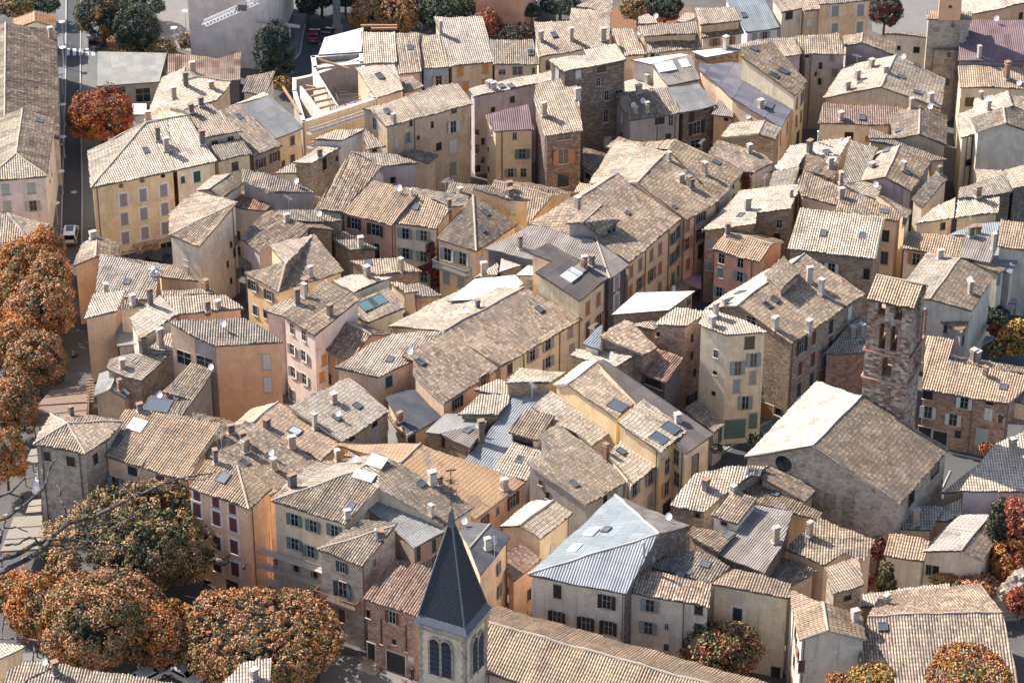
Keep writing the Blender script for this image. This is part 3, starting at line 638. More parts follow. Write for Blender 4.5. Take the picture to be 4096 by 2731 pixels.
# right middle
S(21,10.8,[(1695,548),(2000,230),(2230,192),(2490,180),(2405,370),(2130,405),(2130,492)],'big stone house with a bright white tiled roof and square chimney','pale','stone',s=0.2)
S(31,10.6,[(310,200),(348,75),(560,35),(510,188)],'narrow bright cream roof strip above the big stone house','pale','beige',s=0.1)
G(21,10,(1775,696),(2155,796),(1882,556),(2258,655),'salmon pink house with grey green shutters and a striped tan roof','warm','salmon')
S(31,12.2,[(820,408),(1343,468),(1385,408),(590,68),(540,150),(565,265),(850,345)],'long brown weathered roof with a green pot chimney','brown','peach',s=0.12)
S(31,11.6,[(1375,530),(1456,392),(1180,255),(1385,415)],'narrow brown roof above an orange wall strip','mossy','yellowp',s=0.1)
S(31,12.3,[(460,688),(1165,775),(1240,440),(560,364)],'stone house whose cream roof is half in shadow with two skylights','pale','stone')
S(31,8.6,[(1482,490),(1790,440),(1805,290),(1640,356)],'cream roofed house with a tiny window beside the brown stone wall','pale','cream',s=0.15)
S(31,9.6,[(1800,444),(2145,400),(2166,235),(1828,262)],'cream roof over a plain red brown wall right of the alley','pale','beige',s=0.22)
S(31,10.6,[(1822,288),(2262,238),(2200,98),(1835,206)],'flat brown grey roof at the right above the red brown wall','mossy','stoned',s=0.06)
S(31,10.8,[(1985,165),(2200,105),(2200,60),(1962,60)],'small tan roof corner at the right','tan','beige',s=0.1)
S(31,11,[(2262,208),(2420,170),(2420,10),(2195,62)],'bright cream roof over a dark stone wall at the right edge','pale','stoned',s=0.2)
S(31,9,[(1380,690),(1826,757),(1866,600),(1422,548)],'cream house with brown shutters under a striped tan roof by the bell tower','warm','cream')
S(31,9,[(1826,757),(2082,806),(2130,600),(1888,560)],'striped grey corrugated roof with two steel vents','corr','palew')
S(31,9.3,[(1740,585),(2130,590),(2165,480),(1940,492)],'pale flat sheet roof behind the striped grey roof','bluegrey','palew',s=0.05)
S(31,10,[(2138,668),(2420,706),(2420,492),(2166,460)],'brown striped roof at the right edge above the blue grey roof','warm','palew')
S(31,7.6,[(2082,815),(2252,895),(2328,712),(2138,672)],'blue grey corrugated roof at the right edge','bluegrey','palew',s=0.2)
S(31,8.6,[(1905,790),(2150,890),(2212,852),(2050,800)],'thin striped tile strip below the grey corrugated roof','warm','palew',s=0.15)
G(31,9.8,(1935,1190),(2112,905),(1600,1092),(1840,763),'large house with a bright left slope and tan right slope behind the bell tower','tan','palew',mats=['tan','pale'],E3=(1290,1110),E2=(1575,722))  # left slope gets paler tiles, its sunlight put into the colour
S(31,7.6,[(1612,1232),(1855,1370),(1936,1226),(1642,1124)],'lower tan roof with grey rendered walls behind the bell tower','tan','greyw',s=0.25)
Mh(31,[(490,1456,12),(1085,1046,12),(596,733,'p'),(62,1140,'p'),(-205,1166,12),(270,870,12)],[(0,1,2,3),(3,2,5,4)],'large brown stone house with a wide tan roof and sunlit left slope','tan','stone',mats=['tan','sunlit'],s=0.32)
S(31,15.2,[(412,1008),(565,882),(430,750),(272,888)],'raised tan roof box on top of the large brown stone house','tan','stoner',s=0.2)
S(31,7.8,[(748,1535),(1082,1522),(1260,1420),(1180,1190),(960,1290)],'pale tiled roof over a rough wall left of the bell tower','pale','stoner',s=0.2)
# lower half of the town
S(1,8.6,[(1272,914),(1590,950),(1385,825),(820,737),(1250,830)],'tan roof and low beige wall below the tall cream corner house','tan','beige',s=0.1)
S(1,9.2,[(760,1056),(1242,1112),(1266,905),(1250,830),(800,735)],'pale cream roof carrying a grey metal finial','pale','beige',s=0.16)
S(1,10.2,[(1292,1062),(1738,1054),(1680,1018),(1290,1020)],'thin back slope behind the wide tan roof','tan','peach',s=0.05)
S(1,9.8,[(1430,1212),(1952,1168),(1806,1058),(1287,1064)],'wide low tan roof over a plain peach wall','tan','peach',s=0.28)
S(1,9.6,[(668,1250),(932,1190),(1006,1012),(744,1063)],'tall tan block with a pinkish white roof beside the plane trees','pale','peach',s=0.22)
S(1,10.2,[(1110,1412),(1430,1214),(1285,1070),(1128,1160),(1035,1242)],'pale roof with a tall grey chimney above a dark roof terrace','pale','palew',s=0.12)
Mh(1,[(945,1172,10.0),(1180,1150,10.6),(1030,1075,11.2)],[(0,1,2)],'small triangular tan roof between two pale roofs','tan','peach')
S(1,6.6,[(935,1470),(1110,1450),(1090,1260),(940,1300)],'sunken mauve roof terrace with a dark opening','felt','mauve',s=0.01)
Mh(1,[(1720,1467,12),(2265,1437,12),(2110,1330,12.9),(1960,1250,13.3),(1342,1263,13.3),(1540,1390,12.4)],[(0,1,2,3,4,5)],'tall orange house with a blank front wall and a mossy brown roof','mossy','orangew',wallx={(0,5):'greyw',(4,5):'peach'})
S(2,9,[(1180,200),(1395,208),(1553,95),(1420,70),(1340,62),(1200,160)],'small bright roof with a grey window bay below it','pale','greyw',s=0.1)
S(2,7.8,[(848,352),(1130,452),(1366,224),(1180,214),(880,262)],'low cream roof over a rough stone wall beside the slate gable','pale','stone',s=0.1)
G(2,5.6,(1003,586),(1146,398),(878,516),(957,328),'small house with a slate grey gabled roof and beige end wall','grey','beige',E3=(752,566),E2=(795,384))
S(2,7,[(1300,535),(1545,606),(1705,372),(1545,286)],'dark mossy roof leaning on the tall orange house','mossy','greyw',s=0.25)
S(2,6.2,[(1185,600),(1430,640),(1425,560),(1225,510)],'little pinkish corrugated roof behind the solar panel','redsheet','greyw',s=0.08)
S(2,7.2,[(1180,702),(1452,738),(1545,598),(1120,640)],'low grey tan roof carrying a large solar panel','mossy','greyw',s=0.1)
S(2,8.2,[(1535,742),(1765,860),(1890,775),(1545,690)],'brown tile strip at the foot of the orange blank wall','brown','beige',s=0.1)
Mh(2,[(265,952,12.4),(682,1027,12.4),(872,912,12.4),(990,765,12.7),(690,722,12.7),(405,712,12.4),(540,785,'p')],[(0,1,6),(1,2,3,6),(6,3,4,5),(5,0,6)],'square stone tower house with a pyramid tile roof at the lower left','tan','stonel',s=0.34)
S(2,10.4,[(838,1048),(1503,1248),(1767,792),(1430,715),(1000,675),(870,905)],'pinkish house with blue grey shutters and a boldly striped roof','warm','peach',s=0.3)
# 29-31
G(12,9.2,(605,1085),(782,935),(70,778),(265,610),'tan roofed house with a white left slope and a steel flue','warm','beige',E3=(-112,802),E2=(60,670))
S(12,9.0,[(205,1366),(604,1084),(70,780),(0,765),(-105,860),(-200,905),(-320,1030),(-110,1160)],'long brown weathered roof behind the red shuttered house','brown','peach',s=0.26)
Mh(2,[(1510,1300,12.6),(1990,1468,12.6),(2182,1304,12.6),(1900,1123,'p'),(1640,1075,'p')],[(0,1,3,4),(1,2,3)],'orange house with red brown shutters in white surrounds and a balcony','warm','orangew',s=0.34)
S(12,9.6,[(778,933),(1160,690),(828,414),(345,652)],'grey beige house with a broad pale tiled roof and two small dark skylights','pale','dirty',s=0.24)
S(12,11,[(715,342),(1066,412),(1346,284),(1252,250),(1606,48),(1185,72),(980,170)],'peach house with a big whitish roof and one dark shutter','pale','peach',s=0.06)
S(12,9.6,[(1590,630),(2032,350),(1605,46),(1255,248),(1345,285),(1345,400)],'house with a broad brown roof and black shutters on a peach wall','brown','peach',s=0.26)
S(12,7.6,[(1300,890),(1576,740),(1335,496),(1125,575)],'dark slate coloured roof squeezed between two tall walls','dark','beige',s=0.24)
S(12,6.6,[(1250,885),(1300,893),(1160,600),(1122,640),(1118,690)],'narrow weathered roof edge with a brick chimney','mossy','greyw',s=0.1)
# block around K11 centre
Mh(11,[(265,1031,9.6),(790,867,9.6),(552,576,'p'),(190,664,'p'),(325,818,11.6),(290,800,11.5),(-5,882,9.6)],[(0,1,2,3,4),(6,0,4,5)],'ochre house with dark blue shutters and a broad tan roof on a corner','tan','yellow',s=0.3)
S(11,8.8,[(1052,893),(1417,872),(1240,770),(838,785)],'low tan roof on rubble stone walls below the grey house','tan','stone',s=0.08)
S(11,10.9,[(870,1040),(1178,915),(842,900),(700,946)],'whitish roof above a grey side wall behind the pink house','pale','palew',s=0.05)
S(11,9.3,[(990,1280),(1286,1160),(1150,1003),(905,1095),(905,1250)],'dark brown roof with two large teal skylights','brown','palew',s=0.25)
S(11,9.6,[(1275,1040),(1385,1035),(1230,955),(1150,950)],'tiny tan roof above the skylight roof','tan','cream',s=0.1)
S(11,8.9,[(1360,1078),(1585,1062),(1400,968),(1300,980)],'mossy roof over a rough brown stone wall with a terrace','mossy','stoner',s=0.08)
S(11,6.4,[(1190,1375),(1400,1300),(1300,1190),(1050,1290)],'dark low roof under the rough brown stone wall','brown','beige',s=0.2)
S(11,11.6,[(150,1182),(292,1226),(500,1050),(520,1010),(390,1085)],'pinkish white roof wing with a pair of chimneys','pale','pink',s=0.08)
S(11,11.8,[(295,1228),(556,1388),(925,1088),(642,940)],'pale pink house with white shutters and a tan roof','tan','pink',s=0.22)
Mh(11,[(560,1462,8.8),(838,1580,8.8),(1012,1380,10.6),(790,1266,11.2),(1225,1372,9.8)],[(0,1,2,3),(3,2,4)],'stone house with orange wooden shutters and a patchy orange white roof','mixed','dirty')
S(11,10.4,[(1620,1108),(2085,1082),(2226,966),(2165,898),(1835,930)],'flat bluish white roof glaring in the sun','white','palew',s=0.03)
S(11,9.4,[(1540,1238),(1700,1212),(2032,1080),(1612,1112),(1512,1160)],'pinkish white roof under the glaring flat roof','pale','palew',s=0.05)
S(11,8.2,[(1420,1330),(1640,1240),(1580,1180),(1340,1300)],'cream roof terrace behind a black railing','felt','cream',s=0.0)
S(11,10.8,[(2030,880),(2280,800),(2340,690),(2200,690),(2050,770)],'small pink tiled roof on a rough stone cube','pale','stone',s=0.06)
S(11,10.2,[(1890,905),(2020,890),(2030,800),(1815,930)],'tiny cream roof left of the stone cube','pale','palew',s=0.05)
S(11,11,[(2165,900),(2400,905),(2400,815),(2275,812)],'small white roof box with a grey flank','white','palew',s=0.02)
# 32 big roof
G(22,9.2,(88,332),(742,-50),(-370,48),(270,-300),'long house row with lilac shutters under a great brown tiled roof','brown','yellowp',s=0.26)
S(21,13,[(968,1217),(1432,1180),(1642,1026),(1172,1040)],'dazzling white roof over a low stone wall in the centre','white','stone',s=0.06)
S(21,12.4,[(1110,1290),(1312,1345),(1400,1290),(1290,1270)],'pinkish white tile strip beside the dazzling white roof','pale','stone',s=0.03)
S(21,14.4,[(1308,1294),(1568,1312),(1746,1190),(1490,1160)],'stone tower house with a bright pink white roof','pale','stoner',s=0.06)
S(21,15.6,[(1895,1382),(2228,1353),(1985,1245),(1720,1170),(1668,1290)],'tallest pale cream house with grey shutters and a green garage door','pale','cream',s=0.1)
S(22,12.6,[(1225,246),(1336,182),(1140,-20),(1078,-42),(880,88)],'steep rubble tile roof leaning against the stone tower house','mixed','stone',s=0.3)
S(22,12.2,[(1000,338),(1216,212),(880,206),(690,200),(645,245)],'white tiled roof with a shaggy antenna beside the rubble roof','pale','stone',s=0.04)
S(22,10.2,[(1190,375),(1407,460),(1547,266),(1340,190)],'red brown striped roof above a dark opening','red','darkg',s=0.25)
S(22,5,[(1790,864),(1882,792),(1654,603),(1545,678)],'low dark tiled roof at the foot of the tall cream house','mossy','greyw',s=0.22)
S(22,13.4,[(740,150),(880,190),(900,0),(860,20)],'pale sheet roof corner with a chimney','bluegrey','palew',s=0.05)
# 80, 79
S(22,11.0,[(1560,1028),(1787,878),(905,268),(862,292)],'narrow cream house under a long dark brown rough roof','dkbrown','cream',s=0.22)
G(22,12.3,(1015,746),(1252,547),(620,476),(868,290),'yellow cream house with a sunlit left slope and two grey skylights','pale','yellow',mats=['tan','sunlit'],E3=(508,476),E2=(760,292))
S(22,11.6,[(1366,1023),(1576,845),(1226,588),(1016,772)],'yellow cream house with tall white windows and the lower pair of skylights','pale','yellow',s=0.22)
S(22,11.5,[(480,460),(605,375),(240,345),(120,455)],'small pinkish white roof on a stone box','pale','stone',s=0.05)
S(22,9.6,[(-20,545),(150,545),(125,450),(60,430),(-130,520)],'bright pinkish roof above an orange yellow wall','pale','ochrew',s=0.05)
S(12,6.8,[(1755,1086),(1985,1166),(2140,950),(2300,720),(2430,546),(2200,480),(2000,790)],'long blue grey corrugated roof sloping down the block','bluegrey','palew',s=0.24)
S(22,9.4,[(815,966),(995,830),(488,528),(335,652),(500,780),(690,870)],'cream roof strip below the yellow cream party wall','pale','greyw',s=0.2)
S(22,7.2,[(20,1166),(297,1242),(420,1010),(180,938)],'striped cream roof with one skylight below the raised loggia','pale','greyw')
S(22,9.8,[(145,857),(380,926),(522,725),(290,677)],'small raised roof over an open loggia','warm','palew')
Mh(22,[(770,1437,8.4),(1142,1226,8.4),(780,960,'p'),(525,790,'p'),(385,888,'p'),(500,985,'p'),(290,1100,'p')],[(0,1,2,3,4,5,6)],'large house with a blank grey gable wall and a broad tan roof','tan','greyw',s=0.24)
S(22,9.2,[(1143,1271),(1360,1106),(1056,915),(940,1034)],'cream house with grey shutters next to the yellow cream house','pale','cream',s=0.22)
# 73
S(12,8.4,[(1436,856),(1552,870),(1882,790),(2024,715),(1600,706)],'pale grey sheet roof with a tall flue over stone walls','felt','stone',s=0.04)
S(12,8.2,[(1552,872),(1800,986),(1945,760),(1885,792)],'dark striped roof part with one skylight over stone walls','corr','stone',s=0.1)
S(12,9.4,[(1700,710),(2022,722),(2112,622),(2122,548),(1880,556)],'pinkish white tile roof beside the long blue grey roof','pale','stone',s=0.05)
# ochre roof
G(12,9,(1848,1555),(2240,1252),(1242,1104),(1405,952),'wide flat ochre tiled roof with two brown shuttered windows','ochre','orangew',E3=None,s=0.2)
S(12,9.3,[(790,1045),(1242,1104),(1405,952),(885,955)],'plain pale ochre back slope of the wide ochre roof','ochre','beige',s=0.04)
# 99
Mh(12,[(210,1406,12.6),(800,1592,12.6),(905,1480,'p'),(1068,1300,'p'),(893,1168,'p'),(1077,1026,'p'),(790,1072,12.9),(560,1100,12.8),(355,1246,12.6),(1840,1452,11.2),(1590,1612,11.2)],[(0,1,2,3,4),(0,4,5,6,7,8),(4,3,10,9,5)],'cream house with green shutters behind scaffolding','tan','cream',s=0.27)
S(13,10.6,[(1350,486),(1602,362),(1062,28),(928,145),(1215,352)],'grey tiled roof with a wide lead gutter beside the green shuttered house','grey','dirty',s=0.2)
Mh(13,[(575,502,11.4),(940,632,11.4),(1200,318,'p'),(1224,282,13.2),(940,265,12.6),(800,340,12.0)],[(0,1,2),(0,2,3,4,5)],'grey stone house with black shutters and an iron balcony','tan','stonel',s=0.3)
S(13,8.8,[(945,891),(1378,1036),(1500,650),(1190,575)],'rough stone house with dark garage opening and a patchy red brown roof','red','stoner',s=0.3)
S(13,7,[(1165,520),(1310,605),(1335,570),(1195,475)],'tiny tile canopy in the courtyard','brown','beige',s=0.1)
S(13,7.5,[(1383,668),(1500,668),(1540,540),(1500,540)],'little cream roof hidden behind the spire','pale','cream',s=0.1)
G(13,11,(1878,712),(2124,400),(1795,490),(1960,300),'peach house with teal shutters under a dark grey roof behind the spire','dark','peach',s=0.24)
G(23,8.2,(405,418),(664,210),(240,312),(505,105),'cream house with a sunlit barrel shaped left slope','pale','cream',mats=['pale','sunlit'],E3=(78,312),E2=(330,112))
S(23,6.6,[(190,758),(412,577),(240,442),(130,520),(130,690)],'small red brown roof over a brick red wall','red','salmon',s=0.25)
# 105
Mh(23,[(305,702,11.6),(1088,856,11.6),(1350,378,'p'),(1000,62,11.8),(1600,316,12.6)],[(0,1,2),(0,2,3),(2,4,3)],'cream house with black shutters under a large hipped metal roof','metal','palew',mats=['bluegrey','metal','corr'],wallx={(1,2):'stoned',(2,4):'stoned'},s=0.36,ridgemat='mortar')
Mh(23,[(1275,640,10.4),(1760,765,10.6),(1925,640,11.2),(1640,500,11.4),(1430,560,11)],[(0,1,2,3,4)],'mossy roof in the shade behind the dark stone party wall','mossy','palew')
S(23,10.6,[(1090,836),(1758,960),(1772,770),(1165,650)],'cream house with light grey shutters and a bold striped tile roof','mixed','palew',s=0.34)
S(23,10.8,[(1762,772),(2396,893),(2410,770),(2160,700),(1950,655)],'tall plain cream wall house with one white framed window','warm','cream',s=0.16)
S(23,9.2,[(1575,376),(1830,524),(1978,372),(1622,318)],'low striped tan roof with one skylight below the raised roof','tan','stone',s=0.2)
S(23,10.8,[(1765,222),(1980,300),(2142,92),(1942,24)],'raised striped tan roof on a white wall','tan','white',s=0.25)
S(33,8.8,[(-125,525),(275,692),(412,480),(505,205),(255,147),(190,150)],'purple grey corrugated roof with bright panel','corr','stoned',s=0.22)
S(33,6.8,[(270,700),(500,778),(697,672),(500,590),(395,548)],'dark tiled roof in the shade of the corrugated roof','mossy','beige',s=0.1)
# 111
Mh(22,[(1440,1444,9.8),(1720,1490,9.8),(1932,1310,10.4),(2028,1246,10.6),(2232,1126,11.0),(1888,1130,11.0),(1640,1190,10.6),(1530,1312,10.2)],[(0,1,2,3,4,5,6,7)],'cream roof with a brick chimney on a stone cube below the church','pale','stone')
S(32,9.2,[(605,1415),(682,1331),(560,1240),(318,1120),(236,1218)],'brown roof tucked against the church gable wall','brown','beige',s=0.2)
S(33,8.8,[(540,215),(700,262),(742,207),(150,-66),(60,-10),(230,140)],'tan rubble roof running down beside the church','tan','beige',s=0.1)
Mh(33,[(430,489,8.2),(755,629,8.0),(905,524,8.6),(1080,584,8.0),(1156,430,9.0),(716,247,9.4),(560,382,9.2)],[(0,1,2,3,4,5,6)],'brown tan roof with a stone chimney in front of the church','tan','peach')
# right lower
Mh(32,[(1535,512,8),(2226,634,8),(2420,450,'p'),(2420,408,'p'),(1742,285,'p'),(1792,116,'p'),(1570,88,'p')],[(0,1,2,3,4,5,6)],'long striped tan roof over a red brown courtyard house with white shutters','warm','stoner',s=0.33)
S(32,8.6,[(1745,284),(2420,406),(2420,352),(1775,238)],'back slope of the long striped roof with twin chimneys','brown','beige',s=0.02)
S(32,7.6,[(2218,600),(2420,640),(2420,440),(2352,465)],'yellow house with a striped roof at the right edge','warm','yellow',s=0.3)
S(32,5,[(2170,780),(2420,790),(2420,660),(2290,700)],'low pink house with a cream roof at the right edge','pale','pink',s=0.15)
S(32,8.2,[(1836,1326),(2420,1332),(2420,820),(2110,965),(1985,1110)],'large cream roof over a whitewashed wall at the right','pale','white',s=0.16)
S(32,6.8,[(1690,1336),(1838,1330),(1975,1140),(1955,1140)],'narrow cream roof wedge beside the church lane','pale','beige',s=0.12)
S(33,6.4,[(1308,332),(1612,344),(1700,165),(1442,154)],'pinkish tile roof with a stone chimney topped by slanted tiles','pale','peach',s=0.14)
S(33,6.2,[(1612,266),(1740,276),(1848,215),(1848,92),(1700,165)],'bent pinkish roof wing behind the cream cottage','pale','peach',s=0.1)
G(33,6.6,(2025,590),(2190,330),(1846,510),(2082,222),'cream cottage with black shutters and a sunlit left slope','pale','palew',mats=['tan','sunlit'],E3=(1530,518),E2=(1840,220))
S(33,6.2,[(1228,542),(1548,596),(1602,430),(1276,368)],'striped tan lean-to roof left of the cream cottage','warm','palew',s=0.24)
S(33,7.2,[(1040,962),(1740,915),(1756,768),(1062,860)],'long low tan roof strip above the bright chapel ridge','pale','beige',s=0.1)
G(33,7.4,(960,1640),(2330,1660),(1104,1032),(2178,1000),'huge striped tan roof with a long white ridge at the bottom right','brown','beige',s=0.36)
G(33,10.8,(1090,1228),(1056,1026),(785,1148),(746,928),'white walled corner house with brown shutters at the bottom right','warm','palew',E3=(556,1228),E2=(464,815))
S(33,11.6,[(816,857),(1073,778),(1022,562),(757,640)],'upper tan roof over a stone wall with a small black window','warm','stone',s=0.18)
# bottom left
S(3,5.5,[(-60,1400),(0,1372),(208,1275),(100,1250),(-60,1245)],'small house corner with a pale roof at the lower left edge','pale','cream',s=0.1)
S(3,5,[(-40,1720),(1700,1860),(1390,1562),(205,1380),(62,1472)],'low grey tan roof across the bottom left corner','tan','palew',s=0.3)
S(3,7.5,[(1700,1640),(2160,1620),(2172,1366),(1930,1412)],'white gabled roof top at the bottom left of the spire','pale','white',s=0.2)
# ---------------- towers, church, nave ----------------
def z_at(K,x,y,c):
    d=ray(K,x,y); t=(c.y-CAM.y)/d.y; return CAMH+d.z*t
church=G(32,10.5,(1356,1436),(1756,985),(660,965),(1050,572),'stone church with a vast tan roof, dazzling left slope and round gable window','tan','stonel',E3=(115,1056),E2=(690,450),ridgemat='mortar',mats=['tan','sunlit'],cat='church',name='church')
nave=G(23,9,(-30,1487),(2400,2160),(-10,1085),(2400,1757),'long church nave with a striped tan roof behind the slate spire','warm','peach',s=0.38,cat='church',name='church')
def apply_bool(o,cutters):
    bm=MB()
    for c in cutters: c(bm)
    co=bm.obj('cutter',o.parent); bmx=bmesh.new(); bmx.from_mesh(co.data); bmesh.ops.remove_doubles(bmx,verts=bmx.verts,dist=1e-4); bmesh.ops.recalc_face_normals(bmx,faces=bmx.faces); bmx.to_mesh(co.data); bmx.free()
    bmx=bmesh.new(); bmx.from_mesh(o.data); bmesh.ops.remove_doubles(bmx,verts=bmx.verts,dist=1e-4); bmesh.ops.recalc_face_normals(bmx,faces=bmx.faces); bmx.to_mesh(o.data); bmx.free()
    m=o.modifiers.new('b','BOOLEAN'); m.operation='DIFFERENCE'; m.object=co; m.solver='EXACT'; m.use_self=True
    bpy.context.view_layer.update(); dg=bpy.context.evaluated_depsgraph_get(); dg.update()
    me=bpy.data.meshes.new_from_object(o.evaluated_get(dg)); o.modifiers.clear(); o.data=me
    bpy.data.objects.remove(co)
def arch_prism(mb,c,t,nrm,w,h,depth,arch=True,mat='stone'):
    """closed prism: opening centred at c (bottom middle), width w, height h, along nrm"""
    prof=[(-w/2,0),(w/2,0)]
    if arch:
        for i in range(9):
            a=math.pi*i/8; prof.append((w/2*math.cos(a),h-w/2+w/2*math.sin(a)))
    else: prof+=[(w/2,h),(-w/2,h)]
    n=len(prof); i0=len(mb.v)
    for s_ in (-1,1):
        for a,b in prof:
            mb.v.append(tuple(c+t*a+Vector((0,0,b))+nrm*(s_*depth)))
    k=mb.mi(mat)
    mb.f.append(tuple(i0+i for i in range(n))); mb.f.append(tuple(i0+n+i for i in range(n))[::-1])
    for i in range(n): mb.f.append((i0+i,i0+n+i,i0+n+(i+1)%n,i0+(i+1)%n))
    for _ in range(n+2): mb.m.append(k); mb.uv.append(None)
# bell tower, standing just behind the far gable of the church
H=HOUSES[-2]; e2=H['V'][1]; r1=H['V'][5]; d=(r1-e2); d.z=0
nn=Vector((-d.y,d.x,0)).normalized()
if nn.y<0: nn=-nn
cb=on_plane(32,1388,770,e2+nn*0.25,nn); cb.z=0
ze=z_at(31,1437,1162,cb)
A=at(31,1100,1088,ze); B=Vector((cb.x,cb.y,ze)); C=at(31,1600,994,ze)
tl=A-B; tl.z=0; tr=C-B; tr.z=0
tr=tr-tl.normalized()*tr.dot(tl.normalized())*0.9
wl,wr=tl.length*0.97,tr.length; tl.normalize(); tr.normalize()
TL=tl*wl; TR=tr*wr
root=thing('bell_tower',(cb.x,cb.y,0),'tall square red and white stone bell tower with arched openings','bell tower')
mb=MB()
B0=Vector((cb.x,cb.y,0))
def q(z,s=0.0): return [B0+tl*s+tr*s+Vector((0,0,z)),B0+TL-tl*s+tr*s+Vector((0,0,z)),B0+TL-tl*s+TR-tr*s+Vector((0,0,z)),B0+TR+tl*s-tr*s+Vector((0,0,z))]
def shell(mb,lo,hi,mat):
    for i in range(4): mb.face([lo[i],lo[(i+1)%4],hi[(i+1)%4],hi[i]],mat)
lo,hi=q(0),q(ze); shell(mb,lo,hi,'tower'); mb.face(hi,'tower'); mb.face(lo[::-1],'tower')
zf=z_at(32,1410,485,cb); zm=z_at(32,1430,270,cb)
t_in=0.75
body=mb.obj('wall',root,root.location)
nl=Vector((tl.y,-tl.x,0));  nl=-nl if nl.dot(tr)>0 else nl
nr=Vector((tr.y,-tr.x,0));  nr=-nr if nr.dot(tl)>0 else nr
def zl(K,x,y): # height on the left face
    p=on_plane(K,x,y,B0,nl); return p
cut=[]
lc=-root.location
def addcut(pc,t,nrm,w,h,arch,dep=20):
    pc=pc-root.location
    cut.append(lambda m,pc=pc,t=t,nrm=nrm,w=w,h=h,arch=arch: arch_prism(m,pc,t,nrm,w,h,dep,arch))
ops=[]
inner=[p-root.location for p in q(zf+0.4,t_in)]; inner2=[p-root.location for p in q(ze-0.7,t_in)]
def innerbox(m):
    for i in range(4): m.face([inner[i],inner[(i+1)%4],inner2[(i+1)%4],inner2[i]],'stone')
    m.face(inner2,'stone'); m.face(inner[::-1],'stone')
scale_l=1/ (31*2.0)
for (K,x0,x1,yb,yt,arch) in ((31,1177,1240,1225,1118,0),(31,1310,1375,1262,1148,0),(31,1186,1238,1488,1282,1),(31,1276,1331,1508,1306,1),(32,1208,1287,415,255,1)):
    pb=on_plane(K,(x0+x1)/2,yb,B0,nl); pt=on_plane(K,(x0+x1)/2,yt,B0,nl); pa=on_plane(K,x0,yb,B0,nl); pc=on_plane(K,x1,yb,B0,nl)
    w=abs((pa-pc).dot(tl)); h=pt.z-pb.z; addcut(pb,tl,nl,w,h,bool(arch)); ops.append((pb,tl,nl,w,h,arch))
for (K,x0,x1,yb,yt,arch) in ((31,1490,1520,1215,1110,0),(31,1545,1572,1170,1065,0),(31,1478,1498,1425,1250,1),(31,1527,1548,1385,1210,1),(32,1465,1505,395,215,1)):
    pb=on_plane(K,(x0+x1)/2,yb,B0,nr); pt=on_plane(K,(x0+x1)/2,yt,B0,nr); pa=on_plane(K,x0,yb,B0,nr); pc=on_plane(K,x1,yb,B0,nr)
    w=max(0.7,abs((pa-pc).dot(tr))); h=pt.z-pb.z; addcut(pb,tr,nr,w,h,bool(arch)); ops.append((pb,tr,nr,w,h,arch))
try: apply_bool(body,[innerbox]+cut[:0]); apply_bool(body,cut)
except Exception as ex: print('BOOL',ex)
mb=MB()
for z in (zf,zm):
    P=q(z,-0.14)
    for i in range(4): mb.bar(P[i],P[(i+1)%4],0.30,'stoner',0.24)
mb.obj('cornice',root,root.location)
for (pb,t,nrm,w,h,arch) in ops:
    m2=MB(); 
    if arch:
        pts=[]
        for i in range(9):
            a=math.pi*i/8; pts.append(pb+t*((w/2+0.16)*math.cos(a))+Vector((0,0,h-w/2+(w/2+0.16)*math.sin(a)))+nrm*0.03)
        pts=[pb+t*(w/2+0.16)+nrm*0.03]+pts+[pb-t*(w/2+0.16)+nrm*0.03]
        for a,b in zip(pts,pts[1:]): m2.bar(a,b,0.28,'stoner',0.12)
        m2.obj('arch_surround',root,root.location)
# its roof
Rz=max(ze+1.0,0); Vt=[Vector((A.x,A.y,ze)),Vector((B.x,B.y,ze)),B0+TR+Vector((0,0,ze)),B0+TL+TR+Vector((0,0,ze))]
ctr=sum(Vt,Vector((0,0,0)))/4
Vt=[ctr+(p-ctr)*1.07 for p in [B0+TL,B0.copy(),B0+TR,B0+TL+TR]]
for p in Vt: p.z=ze
rid0=(Vt[0]*0.45+Vt[3]*0.55); rid1=(Vt[1]*0.45+Vt[2]*0.55); rid0.z=rid1.z=ze+wr*0.28
rb,_=roof_mesh([*Vt,rid0,rid1],orient([*Vt,rid0,rid1],[(0,1,5,4),(2,3,4,5)]),'warm')
for a,b,c in ((Vt[0],Vt[3],rid0),(Vt[2],Vt[1],rid1)):
    off=(ctr-(a+b)/2).normalized()*0.35; off.z=0
    rb.face([a+off,b+off,c+off],'tower'); rb.face([b+off,a+off,c+off],'tower')
rb.tube([rid0+Vector((0,0,.05)),rid1+Vector((0,0,.05))],0.13,'ridge',6)
for i in range(4):
    a,b=Vt[i],Vt[(i+1)%4]; dz=Vector((0,0,0.18)); rb.face([a-dz,b-dz,b,a],'eave'); rb.face([b-dz,a-dz,a,b],'eave')
rb.obj('roof',root,root.location)

